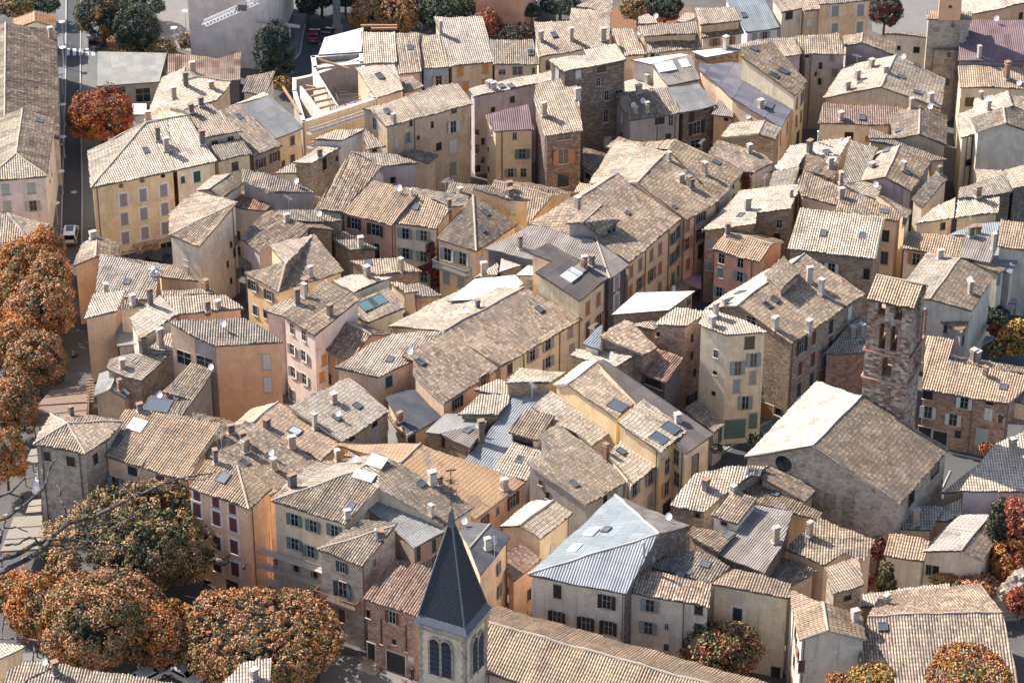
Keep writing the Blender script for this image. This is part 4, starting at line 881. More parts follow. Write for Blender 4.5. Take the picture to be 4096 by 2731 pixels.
# slate spire tower in front
zc=17.0
L_=at(13,1345,1073,zc); F_=at(13,1775,1203,zc); R_=at(13,1975,962,zc); Bk=L_+R_-F_
c0=(L_+R_)/2
root=thing('church_tower',(c0.x,c0.y,0),'cream church tower with a pointed dark slate spire in the foreground','church tower')
za=z_at(13,1660,172,c0); ap=Vector((c0.x,c0.y,za))
sq=[L_,F_,R_,Bk]
def sc(k,z): return [Vector((c0.x+(p.x-c0.x)*k,c0.y+(p.y-c0.y)*k,z)) for p in sq]
mb=MB(); a0=sc(1.0,zc); a1=sc(0.86,zc+0.75); a2=sc(0.09,za-2.0); a3=sc(0.0,za)
shell(mb,a0,a1,'leadc'); shell(mb,a1,a2,'slate')
mb2=sc(0.8,zc-0.05); mb.face(a0[::-1],'leadc')
for i in range(4):
    mb.bar(a1[i],a2[i],0.16,'leadc')
    for k in range(1,46):     # courses of slates standing slightly proud
        t0=k/46; p=a1[i].lerp(a2[i],t0); p2=a1[(i+1)%4].lerp(a2[(i+1)%4],t0); nn_=((p+p2)/2-c0); nn_.z=0; nn_.normalize()
        mb.bar(p+nn_*0.01,p2+nn_*0.01,0.035,'slate',0.05)
mb.obj('spire',root,root.location)
mb=MB(); shell(mb,sc(0.11,za-2.1),sc(0.05,za-0.3),'leadc'); mb.face(sc(0.05,za-0.3),'leadc'); mb.cyl((c0.x,c0.y,za-0.3),0.22,0.5,'stonel',8,0.1); mb.obj('spire_cap',root,root.location)
# iron cross, vane
zx=z_at(12,1660,1165,c0)
mb=MB(); mb.cyl((c0.x,c0.y,za),0.05,zx-za,'iron',6)
zr=z_at(12,1660,1250,c0)
for s_ in (-1,1):
    for k in range(7):
        a=math.pi*k/6; mb.bar((c0.x+s_*0.0,c0.y,zr-0.4+k*0.12),(c0.x+s_*0.45*math.sin(a),c0.y,zr-0.4+k*0.13),0.04,'iron')
mb.bar((c0.x-0.7,c0.y,zr+0.1),(c0.x+0.7,c0.y,zr+0.1),0.05,'iron'); mb.bar((c0.x-0.35,c0.y,zr-0.5),(c0.x+0.35,c0.y,zr+0.5),0.04,'iron'); mb.bar((c0.x+0.35,c0.y,zr-0.5),(c0.x-0.35,c0.y,zr+0.5),0.04,'iron')
mb.bar((c0.x-0.5,c0.y,zx),(c0.x+0.5,c0.y,zx+0.15),0.12,'iron'); mb.obj('weather_vane',root,root.location)
mb=MB(); w1=sc(0.86,zc-0.35); w0=sc(0.86,0); shell(mb,w0,w1,'cream'); tower_wall=mb.obj('wall',root,root.location)
mb=MB()
for i in range(4):
    a,b=sc(0.90,zc-0.3)[i],sc(0.90,zc-0.3)[(i+1)%4]; mb.bar(a,b,0.5,'stonel',0.45)
    for k in range(18):
        p=a.lerp(b,(k+.5)/18)-Vector((0,0,0.4)); mb.box(p,(0.09,0.09,0.16),'stonel')
mb.obj('cornice',root,root.location)
mb=MB()
for i in range(3):
    c=sc(0.865,0)[i]
    for k in range(34):
        z=zc-0.9-k*0.5
        if z<0: break
        e=0.42 if k%2 else 0.28
        for j in (i-1,(i+1)%4):
            o_=(sc(0.865,0)[j]-c).normalized(); mb.bar(c+Vector((0,0,z))+o_*0.0,c+Vector((0,0,z))+o_*e,0.1,'stonel',0.46)
mb.obj('quoins',root,root.location)
for i,(o0,o1,lst) in enumerate(((0,1,((1525,1500,1215),(1615,1525,1238))),(1,2,((1833,1490,1200),(1880,1450,1160))))):
    a,b=sc(0.86,0)[o0],sc(0.86,0)[o1]; t=(b-a).normalized(); nrm=Vector((t.y,-t.x,0)); 
    if nrm.dot(c0-a)>0: nrm=-nrm
    for (x,yb,yt) in lst:
        pb=on_plane(13,x,yb,Vector((a.x,a.y,0)),nrm); pt=on_plane(13,x,yt,Vector((a.x,a.y,0)),nrm); h=pt.z-pb.z; w=1.15
        m=MB(); arch_prism(m,pb+nrm*0.03,t,nrm,w,h,0.03,True,'glass'); fo=m.obj('window',root,root.location)
        m=MB()
        for s_ in (-1,1): m.bar(pb+t*(s_*(w/2+0.1))+nrm*0.1,pb+t*(s_*(w/2+0.1))+nrm*0.1+Vector((0,0,h-w/2)),0.22,'stonel',0.24)
        pp=[pb+t*((w/2+0.1)*math.cos(math.pi*k/8))+Vector((0,0,h-w/2+(w/2+0.1)*1.15*math.sin(math.pi*k/8)))+nrm*0.1 for k in range(9)]
        for u_,v_ in zip(pp,pp[1:]): m.bar(u_,v_,0.24,'stonel',0.22)
        m.obj('frame',fo,root.location)
        m=MB()
        for k in range(6):
            z=0.25+k*(h-0.9)/5.5
            ww=w*0.94
            for j in range(7):
                xx=-ww/2+ww*(j+.5)/7; p=pb+t*xx+Vector((0,0,z))
                m.tube([p+nrm*0.02+Vector((0,0,0.42)),p+nrm*0.16],0.085,'louvre',6)
        m.obj('louvre',fo,root.location)
H_extra=[]
# big pink apartment block at the top
def block(label,base,h,roof='felt',wall='palew',**k):
    V=[at(K,x,y,0) for K,x,y in base]
    for v in V: v.z=h
    return house(label,V,[tuple(range(len(V)))],roof,wall,over=0.05,**k)
block('huge pale pinkish apartment block with a blank wall at the top left',[(0,1530,520),(0,2150,560),(10,395,70),(0,1900,40)],24,'felt','pink',cat='apartment block',name='apartment_block')
block('salmon orange villa cut by the top edge behind the bushes',[(10,1845,290),(10,2215,290),(10,2330,150),(10,1900,150)],7.5,'tan','salmon')
block('grey concrete garage wall beside the salmon villa',[(20,270,170),(20,380,150),(20,380,50),(20,290,60)],3,'felt','greyw')
# building site: open concrete shell with white capped walls, timbers
cs=at(10,700,800,0)
root=thing('building_site',cs,'open roofless white walled building under reconstruction with bare timber beams','building site')
def wallseg(mb,p,q_,z0,z1,th,mat,cap='white'):
    a=Vector((p.x,p.y,z0)); b=Vector((q_.x,q_.y,z0)); d_=(b-a); L=d_.length; d_.normalize()
    ang=math.atan2(d_.y,d_.x); M=Matrix.Translation((a+b)/2+Vector((0,0,(z1-z0)/2)))@Matrix.Rotation(ang,4,'Z')
    mb.box((0,0,0),(L/2,th/2,(z1-z0)/2),mat,M)
    M2=Matrix.Translation((a+b)/2+Vector((0,0,(z1-z0)+0.05)))@Matrix.Rotation(ang,4,'Z')
    mb.box((0,0,0),(L/2+th/2,th/2+0.08,0.06),cap,M2)
ring=[at(10,x,y,9) for x,y in ((470,975),(1040,790),(1000,745),(930,470),(545,600),(395,632),(395,730))]
mb=MB()
for i in range(len(ring)):
    wallseg(mb,ring[i],ring[(i+1)%len(ring)],0,9 if i not in (4,) else 8.9,0.4,'greyw' if i else 'yellow')
mb.obj('wall',root,cs)
mb=MB(); fl=[Vector((p.x,p.y,5.2)) for p in ring]; mb.face(fl,'concrete'); mb.obj('floor_slab',root,cs)
for (p,q_,z1,z2) in (((445,690),(620,915),10.8,9.2),((548,540),(740,850),11.4,9.2)):
    mb=MB(); a=at(10,*p,z1); b=at(10,*q_,z2); a0_=Vector((a.x,a.y,5.2)); b0_=Vector((b.x,b.y,5.2)); t=(b-a); t.z=0; n_=Vector((-t.y,t.x,0)).normalized()*0.15
    mb.face([a-n_,b-n_,b0_-n_,a0_-n_],'white'); mb.face([a0_+n_,b0_+n_,b+n_,a+n_],'white'); mb.face([a-n_,a+n_,b+n_,b-n_],'white'); mb.face([a-n_,a0_-n_,a0_+n_,a+n_],'white'); mb.face([b+n_,b0_+n_,b0_-n_,b-n_],'white')
    mb.obj('gable_wall',root,cs)
for (p,q_,z) in (((480,728),(640,703),10.2),((527,775),(663,740),9.9),((560,820),(692,790),9.6),((592,868),(718,832),9.4),((485,688),(560,700),10.4)):
    mb=MB(); mb.bar(at(10,*p,z),at(10,*q_,z),0.30,'wood'); mb.obj('timber_beam',root,cs)
for (p,q_,z1,z2) in (((305,700),(440,910),9.6,9.3),((590,476),(830,552),10.6,9.6),((925,206),(1215,206),10.0,10.0),((1010,230),(1215,228),9.8,9.8)):
    mb=MB(); mb.bar(at(10,*p,z1),at(10,*q_,z2),0.30,'wood',0.25); mb.obj('timber_beam',root,cs)
mb=MB(); blk=[at(10,x,y,9.3) for x,y in ((560,540),(935,505),(930,425),(545,460))]
for i in range(4): wallseg(mb,blk[i],blk[(i+1)%4],0,9.3,0.5,'greyw')
mb.face([Vector((p.x,p.y,8.6)) for p in blk],'felt'); mb.obj('upper_block',root,cs)
mb=MB()
for (p,q_) in (((710,700),(750,815)),((750,740),(930,728)),((755,765),(930,750)),((760,800),(930,775)),((745,815),(930,800))): mb.bar(at(10,*p,6.6),at(10,*q_,6.6),0.12,'woodd')
mb.obj('railing',root,cs)
def scaffold(K,base,tops,zs,label,n):
    """tubes and decks in front of a wall, base/tops given as end points on the outer line"""
    a=at(K,*base[0],zs[-1]); b=at(K,*base[1],zs[-1]); r_=thing('scaffold',(a.x,a.y,0),label,'scaffold'); off=Vector((0,0,0))
    d_=(b-a); d_.z=0; nrm=Vector((d_.y,-d_.x,0)).normalized()
    if nrm.y>0: nrm=-nrm
    m=MB()
    for k in range(n+1):
        for o_ in (0.15,0.95):
            p=a.lerp(b,k/n)+nrm*o_; m.bar((p.x,p.y,0),(p.x,p.y,zs[-1]+1.4),0.07,'steel')
    m.obj('upright',r_,r_.location)
    for z in zs:
        m=MB(); p=a+nrm*0.55; q_=b+nrm*0.55; m.bar((p.x,p.y,z),(q_.x,q_.y,z),0.7,'steel' if z!=zs[-1] else 'mortar',0.05); 
        m.obj('deck',r_,r_.location)
        m=MB()
        for dz in (0.5,1.0):
            for o_ in (0.95,): p=a+nrm*o_; q_=b+nrm*o_; m.bar((p.x,p.y,z+dz),(q_.x,q_.y,z+dz),0.05,'steel')
        for k in range(n):
            p=a.lerp(b,k/n)+nrm*0.95; q_=a.lerp(b,(k+1)/n)+nrm*0.95; m.bar((p.x,p.y,z-1.9),(q_.x,q_.y,z),0.045,'steel')
        m.obj('guard_rail',r_,r_.location)
    return r_
# ---------------- ground, streets, squares ----------------
gm=MB(); gm.face([(-900,-200,0),(900,-200,0),(900,1500,0),(-900,1500,0)],'ground'); tag(gm.obj('ground'),kind='structure')
def patch(name,K,pts,mat,z):
    m=MB(); P=[at(K,x,y,z) for x,y in pts]
    A=sum(P[i].x*P[(i+1)%len(P)].y-P[(i+1)%len(P)].x*P[i].y for i in range(len(P)))
    m.face(P if A>0 else P[::-1],mat); return tag(m.obj(name),kind='structure')
patch('pavement',0,[(440,-80),(1180,-80),(1180,500),(780,460),(770,830),(1060,860),(1100,1050),(730,1230),(770,1900),(800,2400),(380,2300),(440,1700),(480,1100)],'pave',0.004)
patch('road',0,[(535,-80),(645,-80),(640,700),(655,1568),(650,1950),(640,2400),(430,2400),(490,1950),(505,1400),(527,700)],'asphalt',0.010)
patch('park_path',0,[(1175,-80),(1530,-80),(1535,420),(1420,390),(1265,380),(1180,100)],'plaza',0.010)
patch('lawn',0,[(880,-60),(1180,-60),(1270,380),(860,410),(845,330)],'lawn',0.008)
patch('lawn',20,[(960,60),(1620,60),(1620,230),(1100,260),(950,250)],'lawn',0.008)
patch('road',10,[(380,-60),(830,-60),(760,300),(600,470),(480,640),(330,640),(400,480),(480,270)],'asphalt',0.006)
patch('pavement',10,[(395,-60),(470,-60),(480,200),(440,430),(385,490),(330,480),(400,300),(385,200)],'pave',0.010)
patch('square',30,[(1150,-60),(1700,-60),(1600,290),(1240,290),(1135,250)],'plaza',0.006)
patch('square',1,[(380,640),(800,640),(720,1900),(500,2500),(-200,2500),(-200,1200),(200,700)],'cobble',0.006)
patch('street',1,[(900,700),(1420,700),(1420,900),(900,860)],'cobble',0.008)
patch('square',3,[(-100,500),(900,700),(2300,700),(2900,1568),(3000,2000),(-300,2000)],'cobble',0.006)
patch('car_park',3,[(180,1330),(620,1310),(1500,1490),(1500,1700),(180,1700)],'plaza',0.010)
patch('square',13,[(600,1350),(1500,1350),(1500,1900),(600,1900)],'plaza',0.010)
patch('street',22,[(1500,1250),(1750,900),(2180,770),(2400,660),(2400,900),(2030,1250)],'pave',0.006)
patch('road',22,[(1750,1120),(2110,870),(2420,800),(2420,1000),(1900,1400),(1700,1350)],'asphalt',0.010)
patch('churchyard',32,[(1450,1000),(1760,930),(2020,1060),(2000,1200),(1700,1440),(1450,1480)],'cobble',0.006)
patch('courtyard',31,[(1880,1160),(2400,1100),(2400,1750),(1880,1750)],'cobble',0.006)
patch('garden',33,[(1060,560),(1250,560),(1330,830),(1050,860)],'lawn',0.006)
patch('street',30,[(1740,750),(1830,750),(1850,1568),(1700,1568)],'cobble',0.006)
patch('street',21,[(1560,860),(1740,860),(1760,1250),(1500,1250)],'cobble',0.006)
def kerb(K,pts):
    m=MB()
    for a,b in zip(pts,pts[1:]): p=at(K,*a,0); q_=at(K,*b,0); m.bar(p+Vector((0,0,.07)),q_+Vector((0,0,.07)),0.18,'kerb',0.14)
    tag(m.obj('kerb'),kind='structure')
kerb(0,[(530,-80),(525,700),(503,1400),(488,1950)]); kerb(0,[(648,-80),(643,700),(658,1568),(653,1950)])
kerb(22,[(1755,1085),(2170,805),(2400,700)]); kerb(10,[(480,200),(440,430),(388,488)]); kerb(32,[(1745,1020),(2010,1080)]); kerb(32,[(1560,1380),(1700,1300),(1760,1170)])
m=MB()
for x in (530,582,632,684,733): 
    P=[at(0,a,b,0.016) for a,b in ((x,446),(x+27,444),(x+27,388),(x,390))]; m.face(P,'paint')
tag(m.obj('zebra_crossing'),kind='structure')
m=MB()
for a,b in (((600,330),(612,360)),((592,362),(610,318))): p=at(10,*a,0.016); q_=at(10,*b,0.016); m.bar(p,q_,0.12,'paint',0.004)
tag(m.obj('parking_marking'),kind='structure')
m=MB()
for a,b in (((1480,870),(1720,915)),((440,1385),(520,1345)),((430,1330),(560,1345))): m.bar(at(3,*a,0.02),at(3,*b,0.02),0.14,'paint',0.006)
tag(m.obj('parking_marking'),kind='structure')
P=[(0,578,193),(0,575,495),(0,603,1308),(0,637,1362),(1,592,238)]
for K,x,y in P:
    m=MB(); c=at(K,x,y,0); m.cyl((c.x,c.y,0.005),0.45,0.02,'kerb' if y<300 else 'iron',14); o=m.obj('manhole_cover'); tag(o,kind='structure')

# ---------------- details found by looking along the picture ray ----------------
for h in HOUSES:
    h['bvr']=BVHTree.FromPolygons([tuple(v) for t in h['tris'] for v in t],[(3*i,3*i+1,3*i+2) for i in range(len(h['tris']))])
    h['bvw']=BVHTree.FromPolygons(h['wb'].v,h['wb'].f)
def cast(K,x,y,what='rw'):
    d=ray(K,x,y).normalized(); best=None
    for h in HOUSES:
        for kk,tr in (('r','bvr'),('w','bvw')):
            r=h[tr].ray_cast(CAM,d)
            if r[0] is not None and (best is None or r[3]<best[0]): best=(r[3],kk,h,r[0],r[1])
    return best
CACHE={}
def cmesh(key,fn):
    if key not in CACHE:
        m=MB(); fn(m); CACHE[key]=m.mesh(key.split('|')[0])
    return CACHE[key]
def put(name,key,fn,parent,loc=(0,0,0),rz=0,base=(0,0,0)):
    o=bpy.data.objects.new(name,cmesh(key,fn)); COL.objects.link(o); o.parent=parent
    o.location=Vector(loc)-Vector(base); o.rotation_euler=(0,0,rz); return o
NWIN=0; MISS=[]
def window(K,x,y,style='o',sh='sh_grey',w=0.95,hh=1.5):
    global NWIN
    b=cast(K,x,y)
    if b is None or b[1]!='w': MISS.append((K,x,y,'hit '+(b[1] if b else '-'))); return
    _,_,h,p,n=b
    n=Vector((n.x,n.y,0)).normalized()
    if n.dot(p-CAM)>0: n=-n
    rz=math.atan2(n.y,n.x)+math.pi/2; root=h['root']; base=h['loc']
    NWIN+=1
    fr='framew' if style in 'ownc' else 'frameb'
    surround = style=='w'
    def f_frame(m):
        t=0.05; 
        for sx in (-1,1): m.box((sx*(w/2),-0.03,0),(t/2,0.045,hh/2+t),fr)
        for sz in (-1,1): m.box((0,-0.03,sz*(hh/2+t/2)),(w/2+t/2,0.046,t/2),fr)
        if style in 'on': 
            m.box((0,-0.035,0),(0.022,0.03,hh/2),'framew'); m.box((0,-0.034,0.15),(w/2,0.025,0.012),'framew')
        if surround:
            for sx in (-1,1): m.box((sx*(w/2+0.14),-0.02,0),(0.13,0.03,hh/2+0.25),'trimwhite')
            for sz in (-1,1): m.box((0,-0.02,sz*(hh/2+0.16)),(w/2+0.02,0.031,0.12),'trimwhite')
            m.box((0,-0.02,hh/2+0.33),(0.14,0.04,0.12),'trimwhite')
        m.box((0,-0.09,-hh/2-0.09),(w/2+0.12,0.09,0.04),'mortar')
    name={'d':'door','g':'garage_door'}.get(style,'window')
    if style in 'dg':
        def f_door(m):
            m.box((0,-0.02,0),(w/2,0.03,hh/2),sh)
            for k in range(4 if style=='g' else 2): m.box((0,-0.045,-hh/2+hh*(k+.5)/(4 if style=='g' else 2)),(w/2-0.1,0.012,hh/(10 if style=='g' else 6)),sh)
        o=put('garage_door' if style=='g' else 'door','door|%s%.2f%.2f%s'%(style,w,hh,sh),f_door,root,p,rz,base)
        def f_df(m):
            for sx in (-1,1): m.box((sx*(w/2+0.07),-0.03,0),(0.07,0.06,hh/2),'mortar')
            m.box((0,-0.03,hh/2+0.07),(w/2+0.14,0.061,0.07),'mortar')
        put('frame','dframe|%.2f%.2f'%(w,hh),f_df,o); return o
    o=put('window','window|%s%.2f%.2f'%(style,w,hh),f_frame,root,p,rz,base)
    if style in 'onb':
        put('pane','pane|%.2f%.2f'%(w,hh),lambda m:m.box((0,-0.004,0),(w/2-0.02,0.008,hh/2),'glass'),o)
    if style=='o':
        for sx in (-1,1):
            sw=w/2
            def f_s(m,sx=sx):
                a=R(random.uniform(8,28)); M=Matrix.Translation((sx*(w/2+0.04),-0.05,0))@Matrix.Rotation(-sx*a if sx>0 else a,4,'Z')
                M=Matrix.Translation((sx*(w/2+0.04),-0.06,0))@Matrix.Rotation(-sx*a,4,'Z')
                m.box((sx*sw/2,0,0),(sw/2,0.02,hh/2),sh,M)
                for k in range(3): m.box((sx*sw/2,-0.025,(-0.33+0.33*k)*hh),(sw/2-0.05,0.01,hh/8),sh,M)
            put('shutter','shutter|%d%s%.2f%.2f%d'%(sx,sh,w,hh,NWIN%4),f_s,o)
    if style in 'cw':
        for sx in (-1,1):
            def f_c(m,sx=sx):
                m.box((sx*w/4,-0.05,0),(w/4-0.012,0.02,hh/2-0.01),sh)
                for k in range(3): m.box((sx*w/4,-0.075,(-0.33+0.33*k)*hh),(w/4-0.06,0.008,hh/8),sh)
            put('shutter','cshutter|%d%s%.2f%.2f'%(sx,sh,w,hh),f_c,o)
    return o
def Wn(K,lst,style='o',sh='sh_grey',w=0.95,hh=1.5):
    for e in lst:
        x,y=e[0],e[1]; st=e[2] if len(e)>2 and e[2] else style; s2=e[3] if len(e)>3 and e[3] else sh
        window(K,x,y,st,s2,e[4] if len(e)>4 else w,e[5] if len(e)>5 else hh)
# windows, doors (picture position of each centre)
Wn(1,[(987,297),(1143,258),(1308,222),(995,450),(1150,410),(1318,370),(1003,602),(1160,562),(1322,523)],'w','sh_mauve',1.0,1.75)
Wn(1,[(1175,720,'d','sh_wood',1.5,2.4),(1332,690,'n',None,1.6,2.0),(1030,745,'n',None,2.2,1.0)])
Wn(1,[(1575,112,'w','sh_dgreen',1.0,1.6),(1462,138,'c','sh_dgreen',0.6,0.95)])
Wn(0,[(1718,1146,'n'),(1845,1112,'n')],'n','sh_grey',0.85,0.75)
Wn(0,[(1880,1330,'b',None,0.9,1.2),(2085,1305),(2197,1255),(2255,1162,'c'),(2338,1125,'c'),(2265,1310,'c',None,0.6,1.0),(2340,1270,'c')],'o','sh_brown',0.8,1.35)
Wn(1,[(45,215),(252,205),(58,350)],'c','sh_lgreen',1.05,1.5); Wn(1,[(265,345,'o','sh_lgreen')]); Wn(1,[(392,110,'c','sh_white',0.8,1.5),(408,60,'c','sh_white',0.7,1.4)])
Wn(0,[(935,722,'n',None,2.6,0.8),(1145,760,'n',None,2.2,2.2),(935,800,'c','sh_white',2.6,1.3)])
Wn(1,[(1490,745),(1492,860)],'c','sh_white',0.65,1.1); Wn(1,[(1847,655),(1820,812),(1847,945)],'b',None,0.4,0.8)
Wn(1,[(1885,622),(1912,585),(1912,705),(1875,720)],'b',None,0.5,1.2); Wn(1,[(1990,828,'o','sh_teal'),(1905,880,'c','sh_teal')])
Wn(11,[(70,985,'o','sh_navy'),(195,1062,'o','sh_navy'),(83,1180,'c','sh_navy'),(163,1210,'b',None,.6,1.2)],'o','sh_navy',0.9,1.4)
Wn(11,[(378,1330,'n'),(472,1385,'n')],'n','sh_white',0.75,1.35)
Wn(12,[(380,195),(472,245),(388,375),(478,430)],'o','sh_white',0.8,1.45); Wn(12,[(378,555,'c','sh_green')])
Wn(12,[(632,275,'c','sh_orange'),(712,305,'c','sh_orange'),(615,412,'c','sh_orange'),(672,425,'b')],'c','sh_orange',0.85,1.4)
Wn(12,[(1150,450,'c','sh_navy')],'c','sh_navy',1.05,1.5); Wn(12,[(1695,622,'o','sh_dark')]); Wn(12,[(1905,440,'o','sh_rust'),(2117,350,'c','sh_brown')])
Wn(22,[(155,350,'c','sh_brown',0.8,1.2),(337,242,'o','sh_lilac'),(462,155,'o','sh_lilac'),(462,296,'o','sh_lilac'),(642,52,'c','sh_lilac'),(652,190,'c','sh_lilac')])
Wn(11,[(877,487,'o','sh_dark',1.0,1.6),(1046,538,'o','sh_dark',1.2,1.7),(1057,705,'d','sh_dark',0.8,2.2)])
Wn(11,[(1285,567),(1430,585),(1287,727),(1430,752),(1432,918)],'o','sh_sage',0.95,1.5)
Wn(11,[(1622,735,'o'),(1742,768,'o')],'o','sh_grey',1.1,1.8); Wn(11,[(1613,925),(1730,955)],'c','sh_grey',1.1,1.7); Wn(11,[(1892,790,'c','sh_white',0.7,1.6)])
Wn(11,[(1130,320,'n',None,2.4,0.8),(2140,370,'c','sh_white',0.6,1.6),(1180,140,'b',None,.6,.8)])
Wn(21,[(1128,870),(1200,812),(1290,738),(1122,1025),(1358,690),(1358,842),(1355,1002)],'c','sh_rust',0.95,1.7)
Wn(21,[(1198,965),(1290,897)],'o','sh_rust',0.9,1.8); Wn(21,[(1465,602),(1517,545),(1462,762),(1510,702)],'o','sh_teal',0.9,1.7); Wn(21,[(1460,925),(1507,862)],'c','sh_teal',0.9,1.7)
Wn(21,[(1580,505,'c'),(1575,650,'o'),(1580,810,'c'),(1683,428,'o','sh_brown'),(1677,572,'o','sh_brown'),(1680,710,'c','sh_brown',1.2,2.2)],'c','sh_rust',0.9,1.7)
Wn(21,[(1822,352,'c','sh_rust',0.8,1.3),(1945,280,'b',None,.7,.8),(1945,185,'b',None,.4,.6)])
Wn(21,[(1012,960),(1010,1105)],'w','sh_lilac',0.9,1.8)
Wn(21,[(780,1162,'c'),(865,1092,'c'),(777,1345,'d','sh_brown',0.9,2.6),(872,1262,'o')],'c','sh_rust',0.95,1.8)
Wn(21,[(1855,767,'n'),(2005,802,'n'),(1842,880,'c'),(2000,912,'o'),(1835,1035,'o'),(1768,650,'c'),(1757,825,'c')],'n','sh_blue',0.85,1.4)
Wn(21,[(2090,1265,'n',None,1.6,1.2),(970,535,'n',None,1.6,1.2),(1590,1115,'b',None,0.5,0.6)])
Wn(31,[(395,490,'n',None,.7,1.2),(378,592,'b',None,.8,.9),(1245,587,'b',None,.9,1.6),(1235,762,'c','sh_navy',1.0,1.9),(1092,892,'b',None,.8,1.5),(812,845,'o','sh_white',.9,1.4)])
Wn(31,[(1490,772,'o','sh_wood',1.0,1.7),(1702,508,'b',None,.7,1.0),(1797,532,'b',None,.6,.6),(1720,1330,'b',None,.8,1.0),(1860,1420,'c','sh_navy'),(2145,935,'c','sh_sage')])
Wn(32,[(570,165,'o','sh_dark'),(668,100,'c','sh_brown'),(558,345,'c','sh_brown'),(660,272,'c','sh_brown'),(548,515,'c','sh_navy'),(650,432,'c','sh_navy'),(805,12,'c','sh_dark'),(800,142,'c','sh_brown'),(740,290,'c','sh_blue'),(388,692,'b',None,.9,1.0),(295,680,'g','sh_wood',1.8,1.8)],'c','sh_dark',1.0,2.0)
Wn(31,[(170,1268,'n',None,1.4,1.2)]); Wn(31,[(955,1200,'c','sh_white',0.8,1.8)])
Wn(22,[(2077,140,'b',None,1.2,1.6),(1982,342,'o'),(2108,277,'o'),(1973,487,'c'),(2102,417,'c'),(2042,620,'o')],'o','sh_grey',0.85,1.8)
Wn(22,[(1957,830,'g','sh_green',2.6,2.7),(2103,765,'d','sh_green',1.0,2.2),(1808,228,'n',None,.6,1.0),(1800,380,'b',None,.5,.5),(1790,545,'b',None,.5,.5)])
Wn(22,[(1415,1125,'n'),(1493,1055,'n'),(1410,1305,'o'),(1495,1230,'o')],'n','sh_peach',0.95,1.9); Wn(22,[(1380,1038,'c','sh_white',.6,.9),(1520,915,'c','sh_white',.6,.9),(1410,1455,'d','sh_dark',1.8,1.8),(1640,1112,'b',None,1.2,2.6)])
Wn(22,[(1155,1312,'o'),(1280,1220,'o'),(1275,1405,'c')],'o','sh_grey',0.9,1.8)
Wn(22,[(405,1258,'b',None,.45,.6),(462,1358,'b',None,.45,.9),(920,1380,'b',None,.6,1.6),(1040,1325,'c','sh_white',.8,1.4)])
Wn(22,[(180,1400,'o','sh_brown',1.0,1.7)]); Wn(22,[(60,1480,'n',None,.5,.9)]); Wn(22,[(1615,105),(1613,245),(1637,380)],'b',None,.5,1.1); Wn(22,[(1345,70,'b',None,.4,.6),(1608,590,'o','sh_dark')])
Wn(22,[(1310,460,'b',None,2.4,1.0),(265,925,'b',None,2.6,.9),(1660,1520,'b',None,.7,.8),(1835,880,'d','sh_navy',.9,2.0)])
Wn(12,[(1040,868,'c','sh_lilac',1.0,1.6),(1035,790,'b',None,.9,.7),(855,900,'b',None,.9,.6),(858,962,'b',None,.9,.8)])
Wn(12,[(1330,910,'d','sh_dark',1.3,1.6),(1590,940,'b',None,.4,1.4)])
Wn(2,[(1475,262,'n',None,2.2,1.8),(1640,297,'n',None,2.4,1.5),(2133,292,'c','sh_white',.9,2.1),(2142,475,'c','sh_white',.9,2.1)])
Wn(2,[(378,1048,'b',None,.8,1.1),(567,1088,'b',None,1.0,1.2),(763,1068,'b',None,.7,1.3)])
Wn(2,[(1062,1165,'c','sh_dark',1.3,1.2),(1290,1237,'c','sh_brown',1.3,1.2),(930,1270,'o'),(1105,1310,'o'),(1235,1375,'o'),(1440,1425,'o')],'o','sh_blue',1.0,1.9)
Wn(3,[(1577,67),(1728,120),(1862,172)],'w','sh_red',0.95,1.35); Wn(3,[(1578,182),(1735,250),(1868,300),(1738,445),(1875,477),(1742,622),(1883,655)],'w','sh_red',1.05,1.8)
Wn(3,[(1862,800,'d','sh_dark',1.6,1.8),(1660,770,'b',None,.9,.9),(1845,810,'b',None,.6,1.6)])
Wn(13,[(398,262),(548,312),(718,350),(400,455),(528,515)],'o','sh_green',0.95,1.5); Wn(13,[(410,630,'b'),(560,700,'b')],'b',None,.9,1.5)
Wn(13,[(780,640,'o','sh_navy',0.7,1.3),(785,820,'o','sh_navy',1.1,2.0),(1036,606,'n',None,.55,.9),(778,1028,'c','sh_brown',.9,1.7)])
Wn(13,[(988,1010,'b',None,.5,1.1),(1180,1040,'o','sh_brown',.8,1.5),(1013,1312,'d','sh_dark',0.9,2.1),(1195,1235,'b',None,.5,.6),(1210,1405,'g','sh_dark',2.3,2.6),(1328,1372,'c','sh_white',.7,.6)])
Wn(13,[(1093,1150,'b',None,.16,3.4),(1292,1210,'b',None,.16,3.4)])
Wn(13,[(1385,530,'c','sh_dgreen',.7,2.0),(1510,470,'c','sh_dgreen',.7,1.8),(2140,110,'o','sh_brown',1.0,1.7),(2020,190,'n',None,.5,.9),(1915,265,'o','sh_brown',.7,1.2)])
Wn(13,[(2025,650,'o','sh_teal',.5,1.5),(2030,830,'o','sh_teal',.5,1.6),(2050,970,'c','sh_teal',.9,1.5),(2272,860,'b',None,.6,1.4),(2280,1010,'c','sh_peach',1.0,1.3)])
Wn(23,[(540,833,'c'),(935,917,'o'),(537,1045,'o'),(768,1092,'o'),(948,1125,'o')],'o','sh_dark',0.95,1.75)
Wn(23,[(1280,947,'o'),(1267,1125,'o'),(1258,1305,'c',None,.9,.9),(1670,983,'b',None,.9,1.1),(1668,1130,'c','sh_dgreen',.9,1.3),(1414,1115,'n',None,.4,.7),(1410,1280,'b',None,.5,.7)],'o','sh_grey',0.95,1.5)
